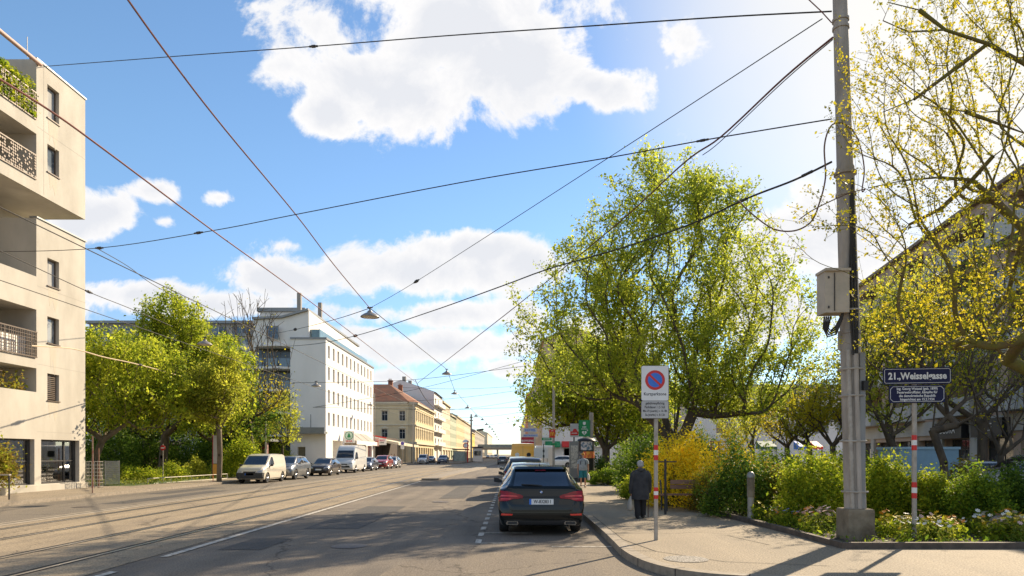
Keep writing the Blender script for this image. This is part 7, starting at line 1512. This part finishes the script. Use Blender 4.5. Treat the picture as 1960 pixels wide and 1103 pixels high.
for k in range(5):
    xk = XX(751+k*3.2, 103); m = MB(); m.box((xk-.11, 103, .12), (xk+.11, 103.3, 1.15)); m.box((xk-.13, 102.98, 1.15), (xk+.13, 103.32, 1.2)); tag(m.build('fence_board', M_CREAM), 'one of the pale upright boards fencing the restaurant terrace', 'fence', 'pale boards fencing the restaurant terrace')
D = 103; x = XX(770.5, D); t = empty('parking_sign', 'round no stopping sign on a white plate before the yellow corner house', 'sign', (x, D, .12)); m = MB(); m.tube([(x, D, .12), (x, D, 4.1)], .04, 8); m.build('post', M_GALV, t); m = MB(); m.box((x-.27, D-.08, 2.55), (x+.27, D-.05, 3.75)); m.build('sign_plate', M_SWHITE, t)
m = MB(); m.lathe([(.0, -.10), (.25, -.10), (.25, -.082)], 20, (x, D, 3.42), 'y'); m.build('disc', mat('violet_blue', (.12, .08, .45), .4), t)
# bicycle leaning at the terrace
def bicycle(x, y, z, rz, label, fm):
    t = empty('bicycle', label, 'bicycle', (x, y, z), rz)
    for yy_ in (-.5, .52):
        m = MB(); m.lathe([(.31, -.015), (.335, -.015), (.335, .015), (.31, .015), (.31, -.015)], 28, (0, yy_, .335), 'x'); 
        for k in range(8): a = PI*k/8; m.tube([(0, yy_+.31*math.cos(a), .335+.31*math.sin(a)), (0, yy_-.31*math.cos(a), .335-.31*math.sin(a))], .003, 3)
        m.build('wheel', M_RUBBER, t, world=False)
    m = MB(); A, B, C, E_, G = (0, -.5, .335), (0, -.08, .28), (0, -.22, .82), (0, .36, .86), (0, .52, .335)
    for a, b in ((A, B), (A, C), (B, C), (B, E_), (C, E_), (E_, G)): m.tube([a, b], .018, 6)
    m.build('frame', fm, t, world=False); m = MB(); m.tube([E_, (0, .33, 1.0)], .014, 6); m.tube([(-.27, .22, 1.02), (-.1, .34, 1.02), (.1, .34, 1.02), (.27, .22, 1.02)], .013, 6); m.build('handlebar', M_BLACK, t, world=False)
    m = MB(); m.tube([C, (0, -.24, .95)], .014, 6); m.loft([[(-.07, -.34, .95), (.07, -.34, .95), (.07, -.34, .98), (-.07, -.34, .98)], [(-.02, -.08, .96), (.02, -.08, .96), (.02, -.08, .98), (-.02, -.08, .98)]]); m.build('saddle', M_BLACK, t, world=False)
bicycle(XX(767, 104), 104, .12, .5, 'red bicycle parked by the no stopping sign', M_SRED); bicycle(XX(573, 58), 58, .12, 1.2, 'red bicycle standing left of the dark brown car', M_SRED)
# ---------------------------------------------------------------- left pavement bits
t = empty('hand_railing', 'thin metal railing cut off by the left edge of the picture', 'railing', (XX(17, 26), 26, .12)); D = 24.6; x = XX(17.5, D)
m = MB(); m.tube([(x, D, .12), (x, D, 1.02)], .028, 8); m.build('post', M_DGREY, t); m = MB(); m.box((x-1.8, D-.05, .99), (x+.04, D+.05, 1.04)); m.build('top_rail', M_GALV, t); m = MB(); m.tube([(x-1.7, D, .12), (x-1.7, D, .99)], .028, 8); m.build('post', M_DGREY, t)
def stake(px, D, zt, label, r=.03, mm=None): x = XX(px, D); m = MB(); m.tube([(x, D, .1), (x+.01, D, zt*.5), (x, D, zt)], [r, r, r*.9], 7); tag(m.build('wooden_stake', mm or M_WOOD), label, 'stake')
stake(177, 28.8, Z(835, 28.8), 'thin reddish stake at the kerb in front of the wire tree guard', .028, mat('worn_paint', (.36, .28, .20), .8, col2=(.30, .10, .07), scale=7)); stake(189, 33.5, Z(858, 33.5), 'short slanting stake inside the wire tree guard')
def mesh_panel(label, A, B, z0, z1, n, nz, name='wire_fence', cat='fence', r=.010):
    t = empty(name, label, cat, (*A, z0)); A = Vector(A); B = Vector(B); m = MB()
    for k in range(n+1): p = A.lerp(B, k/n); m.tube([(p.x, p.y, z0), (p.x, p.y, z1)], r, 4)
    for k in range(nz+1): z = z0+(z1-z0)*k/nz; m.tube([(A.x, A.y, z), (B.x, B.y, z)], r, 4)
    m.build('wire_mesh', mat('light_galvanised', (.50, .46, .38), .5, .3), t)
    for p in (A, B): m = MB(); m.tube([(p.x, p.y, z0-.05), (p.x, p.y, z1+.03)], .028, 7); m.build('post', MATS['light_galvanised'], t)
mesh_panel('pale wire fence between the beige block and the park hedge', (XX(190, 35), 35.5), (XX(224, 36), 36.2), .2, Z(883, 35.8), 22, 12)
t = empty('tree_guard', 'round wire tree guard standing on the left pavement beside the beige block', 'tree guard', (XX(181, 33.2), 33.2, .12)); cx_, cy_ = XX(181, 33.2), 33.2; m = MB()
for k in range(18): a = 2*PI*k/18; m.tube([(cx_+.36*math.cos(a), cy_+.36*math.sin(a), .12), (cx_+.36*math.cos(a), cy_+.36*math.sin(a), 1.42)], .009, 4)
for k in range(8): m.tube([(cx_+.36*math.cos(2*PI*j/18), cy_+.36*math.sin(2*PI*j/18), .2+k*.172) for j in range(19)], .009, 4, cap=False)
m.build('cage', MATS['light_galvanised'], t)
mesh_panel('low railing along the park hedge on the left pavement', (-20.0, 37.5), (-19.4, 46.5), .12, .42, 4, 1, name='low_railing', cat='railing', r=.022)
D = 40; x = XX(312, D); t = empty('road_sign', 'small round red sign on a thin post before the park hedge', 'sign', (x, D, .12)); m = MB(); m.tube([(x, D, .1), (x, D, Z(850, D))], .022, 8); m.build('post', M_GALV, t); m = MB(); m.lathe([(.0, -.04), (.15, -.04), (.15, -.02)], 20, (x, D, Z(857.5, D)), 'y'); m.build('disc', M_SRED, t); m = MB(); m.box((x-.10, D-.05, Z(858.6, D)), (x+.10, D-.041, Z(856.4, D))); m.build('bar', M_SWHITE, t)
D = 41.3; x = XX(414, D); t = empty('advert_board', 'narrow board with a yellow notice beside the street tree', 'board', (x, D, .12)); m = MB(); m.box((x-.18, D-.02, 1.2), (x+.18, D+.02, 2.9)); m.build('panel', M_SGREY, t); m = MB(); m.box((x-.17, D-.1, .55), (x+.15, D-.05, 1.15)); m.build('notice', mat('orange_notice', (.75, .38, .06), .6), t)
for s in (-1, 1): m = MB(); m.tube([(x+s*.2, D, .12), (x+s*.2, D, 2.95)], .02, 6); m.build('post', M_SRED if s < 0 else M_GALV, t)
t = empty('park_pavilion', 'low flat-roofed park pavilion with a red door behind the left trees', 'pavilion', (XX(470, 70), 70, .1)); x0, x1 = XX(455, 70), XX(512, 70); m = MB(); m.box((x0, 70, 3.1), (x1+.3, 75, 3.35)); m.build('roof', M_MGREY, t); m = MB(); m.box((x0+.2, 74, .1), (x1, 74.3, 3.1)); m.build('back_wall', M_SBLACK, t); m = MB(); m.box((x0+.9, 73.8, .1), (x0+1.9, 73.95, 2.6)); m.build('door', mat('dull_red', (.30, .03, .03), .6), t)
for q in (x0+.3, x1-.2): m = MB(); m.box((q-.12, 70.2, .1), (q+.12, 70.45, 3.09)); m.build('pillar', mat('red_white_pillar', (.45, .25, .22), .7), t)
t = empty('park_shelter', 'dark timber park hut deep behind the left trees', 'hut', (XX(250, 60), 60, .1)); x0, x1 = XX(205, 60), XX(300, 60); m = MB(); m.box((x0, 60, 2.7), (x1, 66, 3.0)); m.build('roof', M_DGREY, t); m = MB(); m.box((x0+.2, 64, .1), (x1-.2, 64.3, 2.7)); m.build('wall', mat('red_brown_boards', (.13, .035, .025), .8), t)
for q in (x0+.3, (x0+x1)/2, x1-.3): m = MB(); m.box((q-.1, 60.2, .1), (q+.1, 60.4, 2.69)); m.build('post', MATS['red_brown_boards'], t)
# ---------------------------------------------------------------- right pavement and bed
D = 19.6; x = XX(1301, D)
t = empty('park_bench', 'weathered reddish wooden park bench facing the pavement at the edge of the bed', 'bench', (x, D, .15), R(8)); 
for k in range(3): m = MB(); m.box((-.62, -.05-k*.13, .44), (.62, .06-k*.13, .475)); m.build('seat_slat', M_WOOD, t, world=False)
for k in range(2): m = MB(); m.M = Matrix.Translation((.12, .20, .66+k*.14)) @ Matrix.Rotation(R(-12), 4, 'X'); m.box((-.32, -.015, -.06), (.50, .015, .06)); m.build('back_slat', M_WOOD, t, world=False)
for s in (-.5, .5): m = MB(); m.tube([(s, -.32, 0), (s, -.30, .43)], .022, 6); m.tube([(s, .1, 0), (s, .12, .44), (s+.0, .22, .86)], .022, 6); m.tube([(s, -.32, .42), (s, .12, .42)], .02, 6); m.build('leg_frame', M_DGREY, t, world=False)
D = 18.5; x = XX(1273.5, D); m = MB(); m.tube([(x, D, .1), (x, D, 1.62)], .033, 8); m.tube([(x-.3, D, 1.55), (x+.3, D, 1.55)], .02, 6); tag(m.build('support_post', M_DGREY), 'thin dark green post just right of the parking sign post', 'post')
D = 16.5; x = XX(1437, D); t = empty('path_light', 'stubby grey path light bollard in front of the dark shrub', 'bollard light', (x, D, .15)); m = MB(); zt = Z(903, D); m.tube([(x, D, .1), (x, D, .72)], .075, 16); m.build('post', M_GALV, t); m = MB(); m.tube([(x, D, .72), (x, D, zt-.14)], .088, 16); m.build('louvre_head', M_CONC, t); m = MB(); m.lathe([(.092, zt-.14), (.095, zt-.09), (.07, zt-.03), (.03, zt), (.0, zt)], 18, (x, D, 0)); m.build('cap', M_MGREY, t)
D = 24; t = empty('planting_frame', 'brown wooden planting frame behind the golden forsythia', 'frame', (XX(1380, D), D, .15)); m = MB()
for px in (1361, 1376, 1399): m.tube([(XX(px, D), D, .1), (XX(px, D), D, Z(845, D))], .04, 7)
m.tube([(XX(1359, D), D, Z(846, D)), (XX(1401, D), D, Z(846, D))], .035, 7); m.build('timber', M_WOOD, t)
D = 13.6; m = MB(); rg = random.Random(4); x = XX(1913, D)
m.loft([[(x+a*math.cos(2*PI*k/14)*(1+.10*math.sin(3*k)), D+a*.7*math.sin(2*PI*k/14), z) for k in range(14)] for z, a in ((.1, .20), (.2, .26), (.36, .24), (.48, .17), (.53, .07))]); tag(m.build('boulder', mat('grey_boulder', (.30, .24, .20), .9, col2=(.18, .15, .13), scale=6, bump=.6, bscale=14)), 'grey boulder lying between the flowers near the right edge', 'rock')
# signs along the right pavement
D = 42; x = XX(1056.5, D); t = empty('lamp_post', 'pale mast carrying a small red sign with a yellow letter', 'mast', (x+.2, D, .13)); xx = x+.1; m = MB(); m.tube([(xx, D, .1), (xx, D, Z(715, D))], .075, 10); m.build('pole', M_GALV, t)
m = MB(); m.box((XX(1051, D), D-.14, Z(838, D)), (XX(1062.5, D), D-.09, Z(822.5, D))); s_ = m.build('red_board', M_SRED, t); zc = Z(831.5, D); r_ = .05
m = MB(); 
for s in (-1, 1): m.tube([(XX(1056.7, D)+s*.005+s*.05*q[0]*2, D-.16, zc-.13+q[1]*.26) for q in ((0, .15), (.15, .8), (.55, 1.0), (.9, .85), (1.15, .4), (1.25, 0))], .021, 6)
m.build('yellow_letter', M_SYEL, s_); text('lettering', 'Arena', .06, M_SWHITE, s_, (XX(1056.7, D), D-.142, Z(825, D)), bold=.002)
m = MB(); m.box((xx-.16, D-.12, Z(852.5, D)), (xx+.19, D-.09, Z(848.5, D))); m.build('green_plate', M_SGREEN, t)
D = 44; t = empty('banner_sign', 'tall green banner with white emblems on a mast by the pavement', 'sign', (XX(1130, D), D, .13)); m = MB(); xp = XX(1128, D)+.12; m.tube([(xp, D, .1), (xp, D, Z(790, D))], .13, 12); m.build('pole', M_POLE, t)
x0, x1, z0, z1 = XX(1107, D), XX(1128.5, D), Z(836, D), Z(804.5, D); m = MB(); m.box((x0, D-.2, z0), (x1, D-.17, z1)); b_ = m.build('banner', M_SGREEN, t); xm = (x0+x1)/2
m = MB(); m.prism([(xm-.09, z1-.12), (xm+.09, z1-.12), (xm+.09, z1-.27), (xm, z1-.33), (xm-.09, z1-.27)], lambda a, b, c: Vector((a, D-.21-b, c)), 0, .01)
hp = [(xm+.012*16*math.sin(a)**3*.8, z0+.24+.012*(13*math.cos(a)-5*math.cos(2*a)-2*math.cos(3*a)-math.cos(4*a))*.8) for a in [2*PI*k/30 for k in range(30)]]; m.prism(hp, lambda a, b, c: Vector((a, D-.21-b, c)), 0, .01)
m.cbox((xm+.2, D-.215, z0+.40), (.09, .01, .03)); m.cbox((xm+.2, D-.215, z0+.40), (.03, .012, .09)); m.build('emblems', M_SWHITE, b_)
m = MB(); m.prism([(xm-.03, z0+.30), (xm+.03, z0+.30), (xm+.0, z0+.22), (xm+.04, z0+.22), (xm-.03, z0+.11), (xm-.005, z0+.19), (xm-.04, z0+.19)], lambda a, b, c: Vector((a, D-.222-b, c)), 0, .006); m.build('heart_bolt', M_SGREEN, b_)
text('lettering', 'DEFI', .13, M_SWHITE, b_, (xm, D-.205, z1-.46), bold=.004); text('lettering', 'STATION', .09, M_SWHITE, b_, (xm, D-.205, z1-.58), bold=.003)
D = 50; t = empty('shop_sign', 'grey and red hanging sign left of the green banner', 'sign', (XX(1099, D), D, 3)); m = MB(); m.box((XX(1091.5, D), D, Z(837, D)), (XX(1107, D), D+.1, Z(811, D))); b_ = m.build('board', M_SGREY, t); m = MB(); m.box((XX(1091.5, D), D-.02, Z(833.5, D)), (XX(1107, D), D-.001, Z(826, D))); m.prism([(XX(1096, D), Z(825.9, D)), (XX(1105, D), Z(825.9, D)), (XX(1103, D), Z(821, D)), (XX(1098, D), Z(821, D))], lambda a, b, c: Vector((a, D-b, c)), .001, .02); m.build('red_emblem', M_SRED, b_)
text('lettering', 'BÄCKEREI', .09, M_SWHITE, b_, (XX(1099.3, D), D-.023, Z(829.5, D)), bold=.003); m = MB(); m.tube([(XX(1099, D), D+.15, .1), (XX(1099, D), D+.15, Z(811, D))], .05, 8); m.build('post', M_DGREY, t)
# advertising column: round poster pillar behind the walking man
D = 40.5; x = XX(1122.5, D); t = empty('advertising_column', 'dark advertising column with colourful posters behind the walking man', 'advertising column', (x, D, .13))
m = MB(); m.lathe([(.0, .1), (.52, .1), (.52, .3), (.47, .32), (.47, Z(845, D)), (.55, Z(844, D)), (.50, Z(841, D)), (.2, Z(838, D)), (.0, Z(837, D))], 28, (x, D, 0)); m.build('drum', M_SBLACK, t)
def poster(a0, a1, z0, z1, mm, nm='poster', r=.475): m = MB(); n = 6; A = [(x+r*math.sin(R(a0+(a1-a0)*k/n)), D-r*math.cos(R(a0+(a1-a0)*k/n))) for k in range(n+1)]; [m.poly([(*a, z0), (*b, z0), (*b, z1), (*a, z1)]) for a, b in zip(A, A[1:])]; return m.build(nm, mm, t)
poster(-50, 40, Z(862, D), Z(845.5, D), mat('poster_figures', (.55, .50, .50), .6, col2=(.10, .16, .22), scale=7, lo=.45, hi=.55)); poster(-30, 75, Z(877, D), Z(864.5, D), mat('poster_red', (.65, .10, .04), .6, col2=(.75, .35, .05), scale=8, lo=.45, hi=.6)); poster(-80, -35, Z(878, D), Z(864, D), mat('poster_dark', (.08, .08, .10), .6, col2=(.5, .45, .3), scale=10, lo=.55, hi=.6), r=.478)
t = empty('information_pillar', 'tall grey information pillar left of the advertising column', 'pillar', (XX(1101, 42), 42, .13)); x_ = XX(1100, 42); m = MB(); m.box((x_-.32, 42, .1), (x_+.26, 42.25, Z(845, 42))); b_ = m.build('case', M_MGREY, t); m = MB(); m.box((x_-.24, 41.97, .9), (x_+.19, 41.995, 2.3)); m.build('notice_panel', mat('notice_paper', (.55, .52, .44), .6, col2=(.25, .24, .22), scale=14, lo=.5, hi=.56), b_)
# signs on the houses of the right row and the notice board
def hsign(label, px0, px1, py0, py1, D, mm, txt, tm, size): 
    t = empty('shop_sign', label, 'sign', (XX((px0+px1)/2, D), D, Z(py1, D))); m = MB(); m.box((XX(px0, D), D, Z(py1, D)), (XX(px1, D), D+.2, Z(py0, D))); b = m.build('board', mm, t)
    if txt: text('lettering', txt, size, tm, b, (XX((px0+px1)/2, D), D-.02, Z((py0+py1)/2, D)), bold=size*.02)
    return t
hsign('upper pale blue-lettered sign sticking out from the ochre house', 1002, 1028, 820, 827, 108, M_SGREY, 'HOTEL', M_SBLUE, .55); hsign('lower pale blue-lettered sign sticking out from the ochre house', 1001, 1030, 831, 837, 106, M_SGREY, 'RESTAURANT', M_SBLUE, .34)
hsign('dark red lettered sign above the yellow van', 998, 1022, 837, 851, 100, mat('crimson_board', (.40, .015, .03), .5), 'BOWLING', M_SWHITE, .38)
hsign('green fascia over the first shop window of the white arcade', 1037, 1056, 838, 843, 110.2, M_SGREEN, 'APOTHEKE', M_SWHITE, .22)
t = empty('notice_board', 'white notice board standing beyond the parked cars on the right', 'board', (XX(1036, 52), 52, .13)); x0, x1 = XX(1022, 52), XX(1049, 52); m = MB(); m.box((x0, 52, Z(880, 52)+.1), (x1, 52.1, Z(858, 52))); m.build('panel', M_SWHITE, t)
for q in (x0+.05, x1-.05): m = MB(); m.tube([(q, 52.15, .1), (q, 52.15, Z(858, 52))], .03, 6); m.build('post', M_GALV, t)
m = MB(); x_ = XX(1040.5, 48); m.tube([(x_, 48, .1), (x_, 48, Z(850, 48))], .03, 6); m.box((x_-.06, 47.9, Z(876, 48)), (x_+.06, 47.96, Z(871, 48))); m.box((x_-.06, 47.9, Z(866, 48)), (x_+.06, 47.96, Z(861, 48))); tag(m.build('thin_post', M_DGREY), 'thin dark post with two small boxes in front of the white notice board', 'post')
# planters / market things far behind the park trees
for k, (px, w_, mm, lb) in enumerate([(1526, 14, M_SBLUE, 'blue tarpaulin stall between the slim park trees'), (1556, 14, M_SRED, 'red tarpaulin stall right of the blue one'), (1462, 30, mat('dark_teal', (.03, .12, .11), .6), 'dark teal stall in front of the long pale block')]):
    D = 75; t = empty('market_stall', lb, 'stall', (XX(px, D), D, 0)); x0, x1 = XX(px-w_/2, D), XX(px+w_/2, D); m = MB(); m.prism([(0, 3.2), (1.6, 2.6), (1.6, 2.3), (0, 2.3)], lambda a, b, c: Vector((x0+b, D-a, c)), 0, x1-x0); m.build('awning', mm, t)
    m = MB(); m.box((x0+.1, D-1.2, 0), (x1-.1, D, 1.0)); m.build('counter', M_STONE, t)
    for q in (x0+.08, x1-.08): m = MB(); m.tube([(q, D-1.5, 0), (q, D-1.5, 2.4)], .04, 5); m.build('post', M_DGREY, t)
